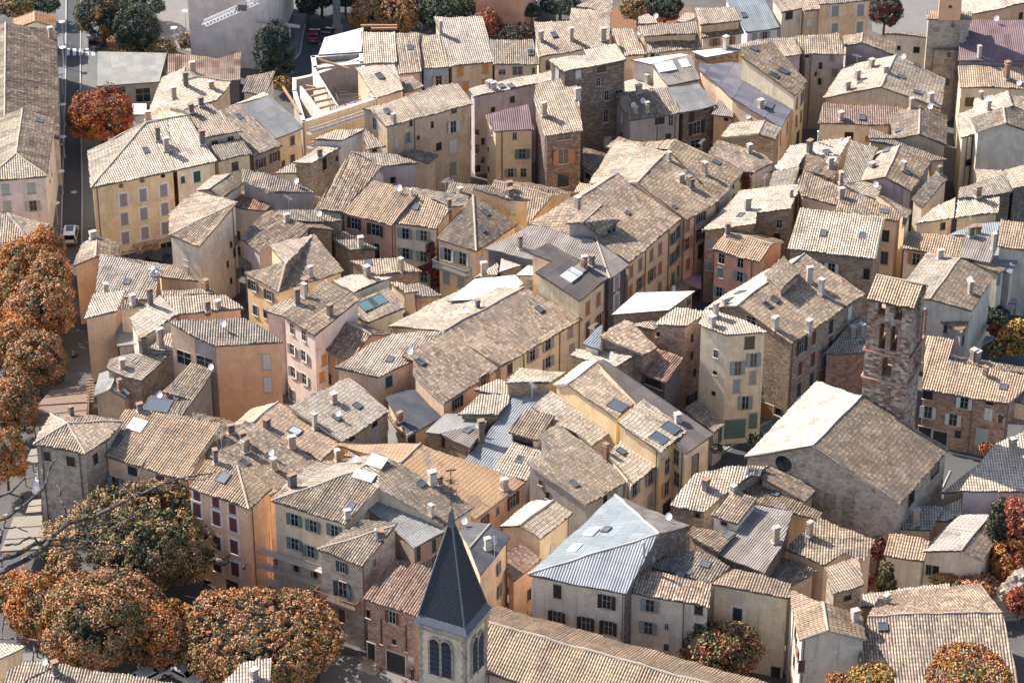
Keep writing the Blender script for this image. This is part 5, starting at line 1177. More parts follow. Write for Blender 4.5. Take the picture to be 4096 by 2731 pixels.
Wn(23,[(1980,1015,'w','sh_dark',1.05,1.6),(2285,1500,'d','sh_dark',1.0,2.2),(1660,225,'b',None,.45,.6),(1873,290,'b',None,.8,.4),(495,500,'c','sh_white',.6,1.3)])
Wn(33,[(1590,660,'c','sh_dark',.7,1.3),(1645,662,'b',None,.7,1.0),(940,885,'b',None,.9,.6),(525,1165,'b'),(532,1250,'b',None,.6,1.6),(545,1330,'o','sh_wood'),(515,1390,'b'),(572,1430,'c','sh_brown')],'b','sh_wood',.7,1.5)
Wn(32,[(1583,555,'b',None,1.2,1.2),(1875,620,'o','sh_white'),(1585,695,'o','sh_white'),(1785,755,'o','sh_white'),(2068,712,'c','sh_white'),(2012,900,'d','sh_lgreen',1.2,2.4),(1825,872,'b',None,.7,1.0),(1680,905,'g','sh_dark',1.7,2.0),(2078,622,'b',None,.9,.4),(2165,745,'d','sh_brown',.6,1.2),(1560,850,'g','sh_dark',1.5,1.2)],'o','sh_white',0.95,1.6)
Wn(32,[(1640,1155,'b',None,2.2,1.6),(1450,1372,'b',None,1.6,2.0)])
# upper rows
Wn(10,[(1550,645,'o','sh_peach',0.9,1.5),(1573,525,'n',None,1.0,1.7),(1723,567,'c','sh_orange'),(1922,547,'c','sh_orange'),(1767,690,'c','sh_orange'),(1920,668,'c','sh_orange')],'c','sh_orange',1.0,1.6)
Wn(10,[(1038,990,'n',None,.8,1.7),(1327,985,'b',None,.4,.8),(1497,998,'b',None,.4,.9),(1665,1015,'o','sh_white',.9,1.7),(1385,1102,'b',None,.4,.5),(1550,1172,'b',None,.8,1.1),(1663,1170,'c','sh_white',1.2,2.1),(1663,1350,'c','sh_sage',1.1,2.1),(1672,880,'b',None,.8,.8),(1212,1142,'c','sh_white',.5,1.6),(1305,1100,'o','sh_grey',.4,1.6),(1370,700,'b')])
Wn(10,[(2137,797,'b',None,.7,.9),(1983,878,'b',None,.6,.7),(1857,1058,'b',None,.6,.7),(1902,1132,'b',None,.5,1.0),(1860,1190,'n',None,.6,1.4),(1948,1193,'b',None,.3,.5),(1900,1280,'n',None,.6,1.0),(1860,1350,'b',None,.8,1.0),(1950,1355,'b',None,.4,.7)])
Wn(10,[(2157,1090,'n',None,.6,1.0),(2218,1231,'o','sh_green',1.0,1.5),(2125,1382,'o','sh_sage',.8,1.3),(2228,1382,'n',None,.8,1.3),(1975,1055,'n',None,.5,.9)])
Wn(10,[(1185,1440,'b',None,.7,.8),(735,1268,'b',None,.5,.7),(635,1310,'b',None,.8,1.8),(845,670,'n',None,.8,1.6),(640,660,'b',None,1.2,2.0),(833,1010,'c','sh_rust',1.1,1.0),(1035,1198,'b',None,.6,.5)])
Wn(20,[(97,577,'n',None,1.0,.8),(220,566,'n',None,1.5,1.3),(348,565,'b',None,.4,.8),(463,520,'b',None,.6,1.4),(1300,442,'b',None,.6,.5),(1345,437,'b',None,.6,.5)])
Wn(20,[(1798,337,'o','sh_rust'),(1918,325,'o','sh_rust'),(2115,298,'c','sh_grey'),(2197,285,'o','sh_grey')],'o','sh_rust',0.8,1.2)
Wn(20,[(892,545,'b',None,1.4,1.2),(705,595,'c','sh_white',.8,1.2),(792,550,'c','sh_rust',.8,.8),(865,655,'n',None,.7,1.3),(932,763,'n',None,.7,1.5),(1030,730,'n',None,1.1,.6),(925,925,'n',None,.7,2.0),(990,512,'b',None,1.0,.5)])
Wn(20,[(1357,967,'b',None,1.4,1.0),(1445,965,'n',None,.7,1.6),(1425,1110,'b',None,.8,1.5),(1305,1140,'b',None,.7,.9),(1188,1150,'b',None,.4,.3),(1652,1020,'o','sh_dark',1.2,2.0),(1612,935,'b',None,.9,1.6),(1640,1155,'n',None,1.6,1.4),(1727,870,'b',None,.7,.5),(1055,950,'c','sh_white',.5,1.2),(1053,1105,'b',None,.6,1.6)])
Wn(20,[(588,1095,'n',None,2.2,.8),(587,1250,'o','sh_wood',1.5,2.2),(585,1440,'b',None,1.6,2.0),(785,1410,'b',None,1.2,.8),(1890,950,'b',None,.6,.6),(940,1140,'d','sh_white',.9,1.6)])
Wn(20,[(1110,600,'c','sh_peach',1.0,1.8),(540,590,'c','sh_white',.7,2.0)])
Wn(30,[(842,88,'w','sh_grey',1.1,1.6),(1045,80,'w','sh_grey',1.1,1.8),(838,222,'w','sh_grey',1.0,1.4),(1038,215,'w','sh_grey',1.0,1.7),(472,125,'b',None,1.2,1.2),(632,185,'c','sh_white',.8,1.3)])
Wn(30,[(725,527,'b',None,.5,1.0),(686,593,'b',None,.3,.6),(717,653,'b',None,.5,1.0),(616,445,'b',None,.6,.6),(817,460,'n',None,.6,1.2),(835,583,'n',None,.9,1.4),(1350,385,'b',None,.5,.6),(1492,400,'b',None,.9,.9),(1783,202,'b',None,.35,.5),(1752,438,'b',None,.4,.6),(1739,658,'b',None,.5,1.0),(1763,55,'b',None,.4,.3),(2325,128,'b',None,.7,1.0)])
Wn(30,[(533,822),(568,788),(528,970),(566,930),(540,1110,'b',None,1.0,2.2),(456,1020,'c','sh_rust'),(400,1110,'c','sh_rust'),(582,765)],'c','sh_brown',.6,1.8)
Wn(30,[(952,1085,'b',None,1.2,1.0),(1098,1110,'c','sh_wood',.5,.8),(1918,815,'c','sh_brown',1.4,1.4),(1908,1300,'b',None,.9,.9),(1210,1480,'b',None,.5,1.8),(2315,890,'c','sh_white',.6,1.2)])

# ---------------- things fixed to roofs ----------------
def roofhit(K,x,y):
    b=cast(K,x,y)
    if b is None or b[1]!='r': MISS.append((K,x,y,'roof')); return None
    return b[2],b[3],b[4]
def on_roof(name,K,x,y,key,fn,rz=0.4):
    r=roofhit(K,x,y)
    if not r: return None
    h,p,n=r; return put(name,key,fn,h['roof'],p,rz,h['loc']),r
def chimney(K,lst,kind=0):
    for e in lst:
        x,y=e[0],e[1]; kd=e[2] if len(e)>2 else kind; hh=e[3] if len(e)>3 else 1.5
        def f(m,kd=kd,hh=hh):
            mat={0:'chim',1:'chimb',2:'chimd',3:'mortar',4:'zinc'}[kd]
            if kd==4:
                m.cyl((0,0,-0.3),0.13,hh+0.3,'zinc',10); m.cyl((0,0,hh),0.24,0.14,'zinc',10,0.05); return
            w=0.30; m.box((0,0,(hh-0.6)/2),(w,w*0.85,(hh+0.6)/2),mat); m.box((0,0,hh-0.02),(w+0.06,w*.85+0.06,0.05),'mortar' if kd!=2 else 'chimd')
            m.box((0,0,0.02),(w+0.1,w*.85+0.1,0.12),'mortar')
            for sx in (-1,1):
                for sy in (-1,1): m.box((sx*w*.8,sy*w*.65,hh+0.12),(0.06,0.06,0.12),mat)
            m.box((0,0,hh+0.27),(w+0.08,w*.85+0.08,0.05),'mortar' if kd in (0,3) else 'pot')
        rr=on_roof('chimney',K,x,y,'chimney|%d%.1f'%(kd,hh),f,random.uniform(0.2,0.9))
        if rr: rr[0].scale=(random.uniform(.75,1.35),random.uniform(.8,1.2),random.uniform(.85,1.1))
def skylight(K,lst,w=0.75,l=1.0,mat='skyglass'):
    for e in lst:
        r=roofhit(K,e[0],e[1])
        if not r: continue
        h,p,n=r; n=n.normalized(); 
        if n.z<0: n=-n
        u=Vector((-n.y,n.x,0)); u=u.normalized() if u.length>0.02 else Vector((1,0,0)); v=n.cross(u)
        ww=e[2] if len(e)>2 else w; ll=e[3] if len(e)>3 else l; mt=e[4] if len(e)>4 else mat
        M=Matrix((u,v,n)).transposed().to_4x4(); M.translation=p-h['loc']
        m=MB()
        for s_ in (-1,1):
            m.box((s_*ww/2,0,0.12),(0.05,ll/2+0.05,0.09),'gutter' if mt!='canvas' else 'canvas',M); m.box((0,s_*ll/2,0.12),(ww/2,0.05,0.088),'gutter' if mt!='canvas' else 'canvas',M)
        m.box((0,0,0.12),(ww/2-0.03,ll/2-0.03,0.05),mt,M)
        o=m.obj('skylight',h['roof'])
def dish(K,lst,wall=False):
    def f(m):
        m.cyl((0,0,-0.2),0.03,0.75,'steel',6)
        n=Vector((-0.5,-0.75,0.42)).normalized(); c=Vector((0,0,0.75)); x=n.cross(Vector((0,0,1))).normalized(); y=x.cross(n)
        rings=[]
        for k,(r_,dz) in enumerate(((0.02,0),(0.25,0.03),(0.42,0.09))):
            rings.append([c+n*(dz)+(x*math.cos(2*math.pi*i/14)+y*math.sin(2*math.pi*i/14))*r_ for i in range(14)])
        for a,b in zip(rings,rings[1:]):
            for i in range(14): m.face([a[i],a[(i+1)%14],b[(i+1)%14],b[i]],'dishw')
        m.bar(c,c+n*0.4-y*0.1,0.03,'steel'); m.box(c+n*0.42-y*0.1,(0.05,0.05,0.05),'steel')
    for x,y in lst:
        b=cast(K,x,y)
        if b is None: continue
        o=put('satellite_dish','dish|1',f,b[2]['roof'],b[3]-Vector((0,0,0.5 if b[1]=='w' else 0)),0,b[2]['loc'])
def antenna(K,lst):
    def f(m):
        m.cyl((0,0,-0.2),0.03,2.6,'steel',5); m.bar((-0.7,0,2.1),(0.7,0,2.3),0.03,'steel')
        for k in range(7): a=-0.6+0.2*k; m.bar((a,-0.28,2.12+0.14*(a+.7)),(a,0.28,2.12+0.14*(a+.7)),0.022,'steel')
    for x,y in lst: on_roof('antenna',K,x,y,'antenna|1',f,random.uniform(0,3))
chimney(0,[(1390,790,0,1.6),(1285,890,2,1.6),(1400,865,2,1.0),(1488,690,2,1.8),(1185,960,0,1.3),(1265,1125,2,1.8),(1332,1205,0,1.8),(1620,1150,2,1.8),(1690,700,0,.8),(1540,570,0,1.2),(1530,900,2,.9),(408,310,0,1.5),(1828,1385,3,1.2),(1610,850,2,1.0)])
skylight(0,[(315,972),(1165,1208),(1915,938)]); antenna(0,[(1265,1080)])
chimney(10,[(1190,980,0,1.2),(900,520,3,.9),(1565,270,0,2.0),(1520,275,3,1.4),(598,1255,2,.9),(890,1565,0,1),(1985,715,3,1.0),(1955,705,3,1.0)])
skylight(10,[(1320,385),(1077,612,.9,1.2),(1140,893),(2287,425),(2055,693),(2130,693)]); dish(10,[(1500,240),(1238,1540)]); antenna(10,[(1370,240),(1100,1310),(740,1180)])
chimney(20,[(380,150,0,1.2),(408,330,0,1.6),(650,320,0,1.8),(905,320,0,1.9),(1215,330,3,1.4),(1550,420,2,1.2),(1885,380,3,1.4),(1255,675,3,1.3),(1535,690,2,1.3),(1190,740,0,1),(1163,905,0,.9),(1255,895,0,1.3),(432,925,0,1.6),(2105,630,4,1.8),(2165,860,0,1),(700,790,3,1.3),(1430,1285,0,1),(1715,1390,0,1.5),(1530,1450,0,.7),(1590,1495,2,1.4),(1610,1510,2,1.4),(2075,1220,0,.9),(155,1520,2,1)])
skylight(20,[(510,282),(327,422),(2275,605),(2330,570),(1810,1303),(1600,1398),(2030,125),(2235,850,1.6,1.0,'skyglass'),(1405,540,2.6,1.8,'canvas'),(1555,512,1.2,1.6,'canvas'),(2112,395)])
dish(20,[(350,260),(1195,272),(1150,880),(1225,845),(1860,350),(2160,840),(2068,940),(1328,165)]); antenna(20,[(1680,60),(1495,330),(2060,280),(1345,100),(1335,540),(2225,590),(1690,1250),(1240,1330),(1000,1500)])
chimney(30,[(755,250,3,1.4),(1215,245,3,1.2),(490,290,0,1.8),(1860,330,0,1.6),(1990,460,3,1.4),(2210,630,1,2.2),(1132,540,0,1),(1020,640,0,1.2),(940,720,0,1.2),(1245,585,0,.8),(1605,810,0,1.0),(1450,870,0,1.5),(885,955,0,1.1),(1280,1065,0,1),(2065,885,0,1.3),(2005,790,0,.9),(2300,770,0,1.1),(635,1225,2,1.8),(805,1345,0,1.5),(850,1430,0,2.2),(1175,1175,0,1.2),(1388,1360,0,1.2),(565,1395,0,1.4),(885,1465,0,1.6),(1675,1390,2,.8),(1137,1345,0,.7),(1195,240,3,1)])
skylight(30,[(425,570,.9,1.3),(350,603,.9,1.3),(1040,665,1,.6),(1495,525),(1365,618),(1495,742),(1058,942),(1350,1048),(1255,1205,1.3,.8),(697,1368),(775,1218,1,.8),(1410,1380),(1595,1385,2.4,2.6,'canvas')])
dish(30,[(1385,490),(1600,890),(2130,185),(240,840),(150,940),(785,1320),(830,1310),(2310,700),(2050,835),(905,1170)]); antenna(30,[(915,200),(2110,110),(1010,560),(960,1080),(2225,100)])
chimney(30,[(658,1135,4,2.4),(703,1140,4,1.6)])
chimney(1,[(850,1040,0,1.2),(1205,1140,2,2.2),(1063,1130,3,1.2),(1650,1025,1,1.3),(1660,1185,2,1),(1745,1165,0,1),(1225,1360,0,1.6),(1285,1470,0,2.2),(1145,1530,2,2.0),(745,610,3,.8),(2150,800,0,1.6)])
skylight(1,[(1018,957)]); dish(1,[(1795,1330)]); antenna(1,[(878,1000),(1215,780),(1150,1400)])
m=MB(); b=cast(1,1240,900)
if b:
    p=b[3]; m.cyl((p.x,p.y,p.z-.3),.4,1.2,'zinc',10); m.cyl((p.x,p.y,p.z+1.0),.45,.25,'zinc',12,.1)
    for k in range(6): a=math.pi*k/3; m.tube([(p.x,p.y,p.z+.8),(p.x+.8*math.cos(a),p.y+.8*math.sin(a),p.z+.75),(p.x+.9*math.cos(a),p.y+.9*math.sin(a),p.z+.4)],.17,'zinc',8)
    m.obj('finial',b[2]['roof'],b[2]['loc'])
chimney(11,[(185,800,0,1.6),(420,1140,2,1.9),(475,1080,3,1.6),(680,1230,2,1.3),(975,915,0,1.4),(925,670,3,1.3),(890,270,3,1.2),(1247,870,0,1.6),(1632,370,2,1.1),(522,910,0,1.1),(2195,520,0,1),(2238,515,0,1.4),(2120,275,2,1),(335,470,0,.9),(1910,900,0,1.6),(1945,910,0,1.6),(2200,690,2,1.4),(1860,1160,2,.8),(460,345,1,2.6),(1720,250,0,.8),(1335,265,4,1),(2035,770,3,.8),(430,1030,2,1.4),(480,1040,2,1.6)])
skylight(11,[(1367,358),(1923,405),(1890,540),(985,1142,2.2,1.7,'sh_teal'),(1055,1110,2.2,1.7,'sh_teal'),(985,808)])
dish(11,[(1238,245),(415,185),(180,238),(598,448),(1768,1215),(1837,1158),(388,1085)]); antenna(11,[(350,400),(600,400),(1605,260),(1630,270),(2290,690),(2240,680),(1975,990),(2240,410),(400,1010)])
chimney(21,[(700,375,0,1.4),(755,830,3,1.4),(815,825,2,1.2),(750,840,1,1.0),(2058,380,0,1.7),(1900,580,2,1.3),(1805,1235,3,1.6),(1775,1300,3,1.2),(838,1510,2,1.6),(2280,1330,3,1.5),(1880,1135,3,.7),(1370,1500,0,.7),(1425,1520,1,1.4)])
skylight(21,[(395,1175),(2005,424,1,.6),(650,905,2.6,1.6,'canvas'),(705,860,2.6,1.6,'felt'),(1990,1048,1.2,.7),(1915,1103,1.2,.7),(1100,408,.6,.6),(1470,362,.6,.5),(2213,1142),(2280,1098)]); dish(21,[(328,930),(327,985)]); antenna(21,[(1465,1140),(2215,580),(825,1430),(630,1540),(265,650)])
chimney(31,[(635,955,3,2.2),(727,1050,3,1.7),(360,1330,3,1.7),(630,1350,3,1.4),(888,285,0,1.2),(885,175,0,1.5),(485,280,0,1),(1680,770,3,1.1),(1920,1045,0,1.6),(1700,1165,0,1.4),(1460,545,0,1),(1930,590,2,1),(1980,570,2,1),(2105,690,3,2.2),(1980,270,1,1.1),(980,1385,0,1.3),(1050,1380,0,1.6),(1250,350,2,1.2)])
skylight(31,[(745,568),(1057,588),(362,1097),(297,1143),(1235,395,1,.8),(85,425,1.2,.7),(90,1048,1.2,.7),(1065,1448,.9,.5)]); dish(31,[(1912,970),(1030,1350),(1165,215)]); antenna(31,[(275,230),(1975,430),(330,600),(1060,390),(1910,560)])
chimney(2,[(980,340,0,1.1),(960,520,1,1.2),(572,725,2,1.2),(1285,170,2,2.4),(1150,230,2,2.3),(1725,1100,2,1.6),(1955,1015,0,1.4),(2135,820,2,1.2),(2190,1150,0,1.3),(2335,975,0,1.4),(1945,940,2,1.1),(1120,690,2,.8),(2335,1300,2,1.4),(1850,865,2,.8)])
skylight(2,[(1088,293),(1098,805,1.9,1.7,'canvas'),(1787,1222,1.2,1.4),(1955,1102),(2155,1050),(920,925,1.3,1.6),(1265,645,3.0,2.4,'skyglass')]); dish(2,[(1283,600),(1412,590),(1693,375),(1095,180),(2175,1055)]); antenna(2,[(1100,670),(1065,630),(1740,980),(1775,1010),(1575,640)])
chimney(2,[(2188,605,4,1.8)])
chimney(12,[(175,830,2,1.2),(380,980,0,1.5),(560,830,3,1.8),(710,610,0,1),(1238,770,1,1.2),(390,1300,2,1.8),(740,1085,0,1.1),(1890,950,2,3.4),(2075,1310,0,1.1),(1555,1275,2,.8),(225,1150,0,1.3),(1500,1265,3,1.2),(1370,1510,3,1.3),(1490,1520,3,1),(10,1010,2,1.4),(820,1540,3,.8)])
skylight(12,[(900,648),(735,740),(1405,297),(1160,278),(1785,845),(1408,1270,.9,.8),(2200,1075,.9,.8),(195,1052),(850,1450),(1055,1095,2.0,1.6,'canvas'),(955,1210,2.4,1.2,'canvas'),(400,850,1.2,1.4,'zinc')]); dish(12,[(750,745),(1325,250),(1500,1230),(215,1060),(1870,840),(885,1110)]); antenna(12,[(1500,1250),(1935,740),(350,1220),(1470,1160),(2300,600)])
chimney(22,[(1725,1330,2,1.3),(925,1080,1,2.2),(690,880,3,1.2),(1500,770,3,.8),(115,1310,0,1),(840,200,2,1.4),(1420,215,1,1)])
skylight(22,[(1115,562,1.7,2.0),(1018,650,1.7,2.0),(1443,828,1.7,1.8),(1347,910,1.7,1.8),(668,1272),(240,1075),(1050,1010),(2115,1182,1.4,1.2),(2290,1345)]); antenna(22,[(520,330),(615,260),(335,600),(825,160),(900,1000)]); dish(22,[(632,250)])
chimney(13,[(1052,430,4,1.7),(1360,215,0,1.2),(1385,200,0,1.6),(1940,495,3,1.3),(1085,410,2,.7)]); dish(13,[(1758,315)]); antenna(13,[(1997,560)])
chimney(23,[(1238,625,0,1.7),(1230,560,4,2.0),(1475,480,2,.6),(1725,10,2,1),(2280,430,0,1.8),(135,340,4,2.0),(1945,40,0,.6)])
skylight(23,[(932,345,1,.8),(810,367,1.6,1.2,'canvas'),(680,494,1.6,1.0,'canvas'),(1905,390,.9,.9),(1355,665,1,.7),(1525,700,1,.7),(1720,620,1.1,.8)]); dish(23,[(1432,280),(1300,595)]); antenna(23,[(1610,800),(2300,290)])
chimney(33,[(1480,300,0,2.1),(635,390,0,1.7),(365,440,0,1.9),(1247,935,0,1),(998,1060,3,.9)]); skylight(33,[(592,830),(1222,1118,.9,.9),(370,50)]); antenna(33,[(1152,1000),(1480,170)])
chimney(32,[(1945,285,0,1.4),(1975,290,0,1.4),(2040,410,1,1.1),(2260,985,0,1.2)]); skylight(32,[(2187,495,.9,.8),(185,1185,1.3,1)])
chimney(3,[(2035,1530,0,1),(445,1500,2,1.6)]); dish(3,[(365,1440)])
# ---------------- trees ----------------
def crown_mesh(name,c,rx,ry,rz,pal,dens=1.0,leaf=0.30,clump=0.2,seed=1,off=(0,0,0),flat_bottom=0.55,lump=1.0):
    r=np.random.default_rng(seed)
    A=4*math.pi*((rx*ry*rz)**(2/3)); n=int(A*52*dens*(0.42/leaf)**2); nb=int(max(24,A/(math.pi*(clump*min(rx,rz)*1.1)**2)*3.0))
    d=r.normal(size=(nb,3)); d/=np.linalg.norm(d,axis=1)[:,None]; d[:,2]=np.where(d[:,2]<-flat_bottom,-flat_bottom,d[:,2])
    ph=r.random(6)*6.28; low=1+0.10*lump*(np.sin(3.1*d[:,0]+2.3*d[:,1]+ph[0])+np.sin(4.3*d[:,1]-2.9*d[:,2]+ph[1])*.7+np.sin(6.1*d[:,0]+5.2*d[:,2]+ph[2])*.5); bc=d*np.array([rx,ry,rz])*(0.78+0.14*lump*r.random((nb,1)))*low[:,None]; br=clump*min(rx,rz)*(0.5+1.1*r.random(nb)**1.5)
    k=r.integers(0,nb,n); e=r.normal(size=(n,3)); e/=np.linalg.norm(e,axis=1)[:,None]
    out=(e*d[k]).sum(1)<-0.1; e[out]*=-1
    e[:,2]+=0.15
    p=bc[k]+e*(br[k]*(0.6+0.5*r.random(n)))[:,None]
    p+=np.array([c.x,c.y,c.z])-np.array(off)
    # a leaf spray: one small quad, loosely facing outwards
    nrm=e*1.0+r.normal(size=(n,3))*0.38; nrm/=np.linalg.norm(nrm,axis=1)[:,None]
    t=np.cross(nrm,r.normal(size=(n,3))); t/=np.linalg.norm(t,axis=1)[:,None]; b=np.cross(nrm,t)
    s=(leaf*(0.55+0.8*r.random(n)))[:,None]*0.5
    V=np.stack([p-t*s,p-b*s*0.6+nrm*s*.2,p+t*s,p+b*s*0.6-nrm*s*.2],1).reshape(-1,3)
    me=bpy.data.meshes.new(name)
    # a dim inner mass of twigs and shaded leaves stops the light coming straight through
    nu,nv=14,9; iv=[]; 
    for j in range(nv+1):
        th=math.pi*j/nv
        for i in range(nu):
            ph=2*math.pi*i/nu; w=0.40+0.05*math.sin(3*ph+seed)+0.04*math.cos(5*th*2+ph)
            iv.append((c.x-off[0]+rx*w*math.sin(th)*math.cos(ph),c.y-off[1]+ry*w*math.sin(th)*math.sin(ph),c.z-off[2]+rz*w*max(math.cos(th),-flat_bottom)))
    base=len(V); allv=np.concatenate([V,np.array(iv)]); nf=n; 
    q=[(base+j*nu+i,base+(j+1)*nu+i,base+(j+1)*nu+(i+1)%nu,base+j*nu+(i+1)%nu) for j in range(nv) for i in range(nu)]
    loops=np.concatenate([np.arange(4*n),np.array(q).ravel()])
    F=n+len(q)
    me.vertices.add(len(allv)); me.vertices.foreach_set('co',allv.astype(np.float32).ravel())
    me.loops.add(4*F); me.loops.foreach_set('vertex_index',loops.astype(np.int32))
    me.polygons.add(F); me.polygons.foreach_set('loop_start',np.arange(F,dtype=np.int32)*4)
    for kk,_ in pal: me.materials.append(MATS['L'+kk])
    w=np.array([x for _,x in pal],float); w/=w.sum(); cum=np.cumsum(w)
    bm_=r.random(nb); u=np.clip(bm_[k]*0.62+r.random(n)*0.38,0,0.999)
    uu=np.argsort(np.argsort(u))/n
    mi=np.searchsorted(cum,uu,side='right'); mi=np.minimum(mi,len(pal)-1)
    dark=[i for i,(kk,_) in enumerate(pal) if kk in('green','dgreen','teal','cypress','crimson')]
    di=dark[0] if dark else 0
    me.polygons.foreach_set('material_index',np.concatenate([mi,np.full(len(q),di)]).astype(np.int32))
    me.update(calc_edges=True); me.validate(); return me
NT=0
def tree(K,x,y,rxp,ryp,label,pal,zc=None,name='plane_tree',cat='tree',group=None,leaf=0.27,dens=0.85,clump=0.2,trunk=True,rz=None,fb=0.55,lump=1.0):
    """crown centred at picture point (x,y), half width rxp and half height ryp in crop pixels"""
    global NT; NT+=1
    z0=zc if zc is not None else 6
    c=at(K,x,y,z0); dist=(c-CAM).length; rx=rxp/2*dist/FPX
    rzz=rz if rz else ryp/2*dist/FPX
    if not rz:   # seen from 31-35 degrees above: visible half height mixes height and depth
        rzz=max(0.55*rzz,math.sqrt(max(0.05,((rzz)**2-(rx*0.52)**2)/0.73))) if ryp>0.55*rxp else 0.5*rzz
    if zc is None: c=at(K,x,y,rzz*0.62+2.6); z0=c.z
    root=thing(name,(c.x,c.y,0),label,cat,group)
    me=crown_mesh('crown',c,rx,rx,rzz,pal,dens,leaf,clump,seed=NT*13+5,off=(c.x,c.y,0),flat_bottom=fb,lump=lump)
    o=bpy.data.objects.new('crown',me); COL.objects.link(o); o.parent=root
    if trunk:
        m=MB(); h=max(1.0,z0-rzz*0.3); r0=max(0.12,rx*0.06)
        m.tube([(0,0,-0.1),(0.05,0.05,h*0.5),(0.1,0,h)],[r0*1.4,r0,r0*.8],'bark',8)
        for i in range(5):
            a=i*1.3+NT; m.tube([(0.08,0,h*0.8),(rx*.35*math.cos(a),rx*.35*math.sin(a),h+rzz*.3),(rx*.6*math.cos(a),rx*.6*math.sin(a),h+rzz*.7)],[r0*.6,r0*.4,r0*.15],'bark',6)
        m.obj('trunk',root)
    return root
PL=[('dgreen',.9),('green',1.2),('olive',1.3),('bronze',2.6),('orange',2.0),('pinkb',1.6),('cream',.9)]
PO=[('green',1.2),('dgreen',.6),('bronze',1.4),('orange',3.2),('gold',1.6),('pinkb',.9)]
PD=[('dgreen',1.6),('green',1.4),('olive',1.3),('bronze',2.2),('cream',.8),('pinkb',.7)]
PR=[('crimson',1.5),('dgreen',.6),('red',2),('orange',2.2),('pinkb',1.2)]
PT=[('dgreen',3),('teal',3),('green',1.2),('olive',.4)]
PY=[('green',.6),('olive',1.8),('gold',2.2),('yellow',2.2),('orange',1)]
g1='plane trees along the left hand square'
tree(1,345,735,200,205,'bronze orange plane tree topmost in the row along the square',PO,group=g1)
tree(1,150,840,230,200,'orange plane tree below the left edge roof, second in the row',PO,group=g1)
tree(1,400,960,180,230,'dark red edged plane tree against the narrow orange house',PL,group=g1)
tree(1,80,1080,200,200,'orange plane tree cut by the left edge in mid row',PO,group=g1)
tree(1,330,1180,270,250,'broad bronze plane tree beside the tan block',PL,group=g1)
tree(1,120,1350,260,200,'golden orange plane tree above the dark court',PO,group=g1)
tree(2,300,300,220,240,'copper plane tree next to the dark paved court',PL,group=g1)
tree(2,60,180,210,220,'pale orange plane tree at the left edge beside the copper one',PO,group=g1)
tree(2,120,640,190,260,'dark copper plane tree above the awning terrace',PL,group=g1)
tree(2,40,1060,160,240,'vivid orange tree at the left edge below the terrace',PO,group=g1)
g2='plane trees on the lower square'
tree(3,1040,470,660,470,'huge bronze and green plane tree before the red shuttered house',PD,group=g2,clump=0.13)
tree(3,800,1090,430,410,'broad pinkish plane tree below the huge green one',PL,group=g2,clump=0.15)
tree(3,330,960,270,290,'orange plane tree left of the pinkish one',PO,group=g2)
tree(3,60,860,170,200,'orange plane tree at the left edge above the small roof corner',PO,group=g2)
tree(3,1320,1160,270,270,'small bright orange tree between two broad plane trees',PO,group=g2)
tree(13,130,1200,700,430,'enormous bronze plane tree left of the stone house by the spire',PL,group=g2,clump=0.12)
tree(0,810,930,250,225,'vivid orange red maple by the garage',[('dgreen',1.5),('crimson',1.2),('red',2),('orange',3.4),('gold',.6)],name='maple_tree',clump=0.17)
tree(0,820,140,210,190,'dark green tree with orange left flank above the black car',PT+[('orange',1.2)],name='broadleaf_tree')
tree(0,1090,220,190,170,'dark teal tree over the red leaf litter',PT,name='broadleaf_tree')
tree(0,1120,60,200,120,'second dark tree over the red leaf litter near the pink block',PT,name='broadleaf_tree'); tree(10,500,20,90,120,'dark tree by the side of the pink block',PT,name='broadleaf_tree'); tree(0,980,20,200,120,'dark tree at the top edge beside the park path',PT,name='broadleaf_tree')
tree(0,2190,430,145,190,'dark upright tree against the pink block',PT,name='broadleaf_tree',rz=5.2)
tree(0,130,40,150,110,'olive autumn tree in the top left corner',PY+PT,name='broadleaf_tree'); tree(0,370,30,120,80,'dark tree beside the top of the road',PT,name='broadleaf_tree')
tree(10,1110,130,295,220,'golden brown plane tree behind the white roofs',PL+[('gold',1.5)],group=None,clump=0.12)
tree(10,1560,110,210,150,'dark plane tree behind the antenna roof',PT+[('olive',1)]); tree(10,800,-20,140,90,'dark tree at the top above the parked cars',PT)
tree(10,1950,190,110,110,'red tipped bush right of the tall cream roof',PR+[('dgreen',2)],name='bush',cat='bush'); tree(10,2160,260,150,90,'dark green red tipped hedge in front of the salmon villa',PT+[('red',1.5)],name='hedge',cat='hedge')
tree(10,610,-40,170,120,'dark trees in deep shade above the parked cars',PT,name='broadleaf_tree'); tree(20,560,40,180,80,'dark trees behind the back row roofs',PT,name='broadleaf_tree'); tree(10,1330,-30,260,150,'dark tree behind the golden brown plane tree',PT,name='broadleaf_tree'); tree(10,1740,40,150,110,'dark tree left of the salmon villa',PT,name='broadleaf_tree'); tree(20,330,90,90,60,'dark shrubs beside the grey garage wall',PT,name='shrub',cat='shrub'); tree(20,1180,60,130,110,'bronze flecked tree on the red earth garden',PD,name='broadleaf_tree'); tree(20,1400,60,150,110,'dark tree behind the small antenna chimney',PT,name='broadleaf_tree')
tree(20,1390,125,120,55,'orange red bush above the tiny pale roof',PR,name='bush',cat='bush',leaf=.35)
tree(30,1240,80,140,140,'dark purple tree beside the orange house',[('crimson',2),('dgreen',3),('teal',2)],name='broadleaf_tree')
tree(0,1170,410,250,28,'low clipped hedge behind the garage roof',PD,name='hedge',cat='hedge',rz=.6,trunk=False,zc=1.6); tree(0,1480,340,50,70,'pale flowering shrub beside the park path',PD+[('pinkb',2)],name='shrub',cat='shrub',trunk=False)
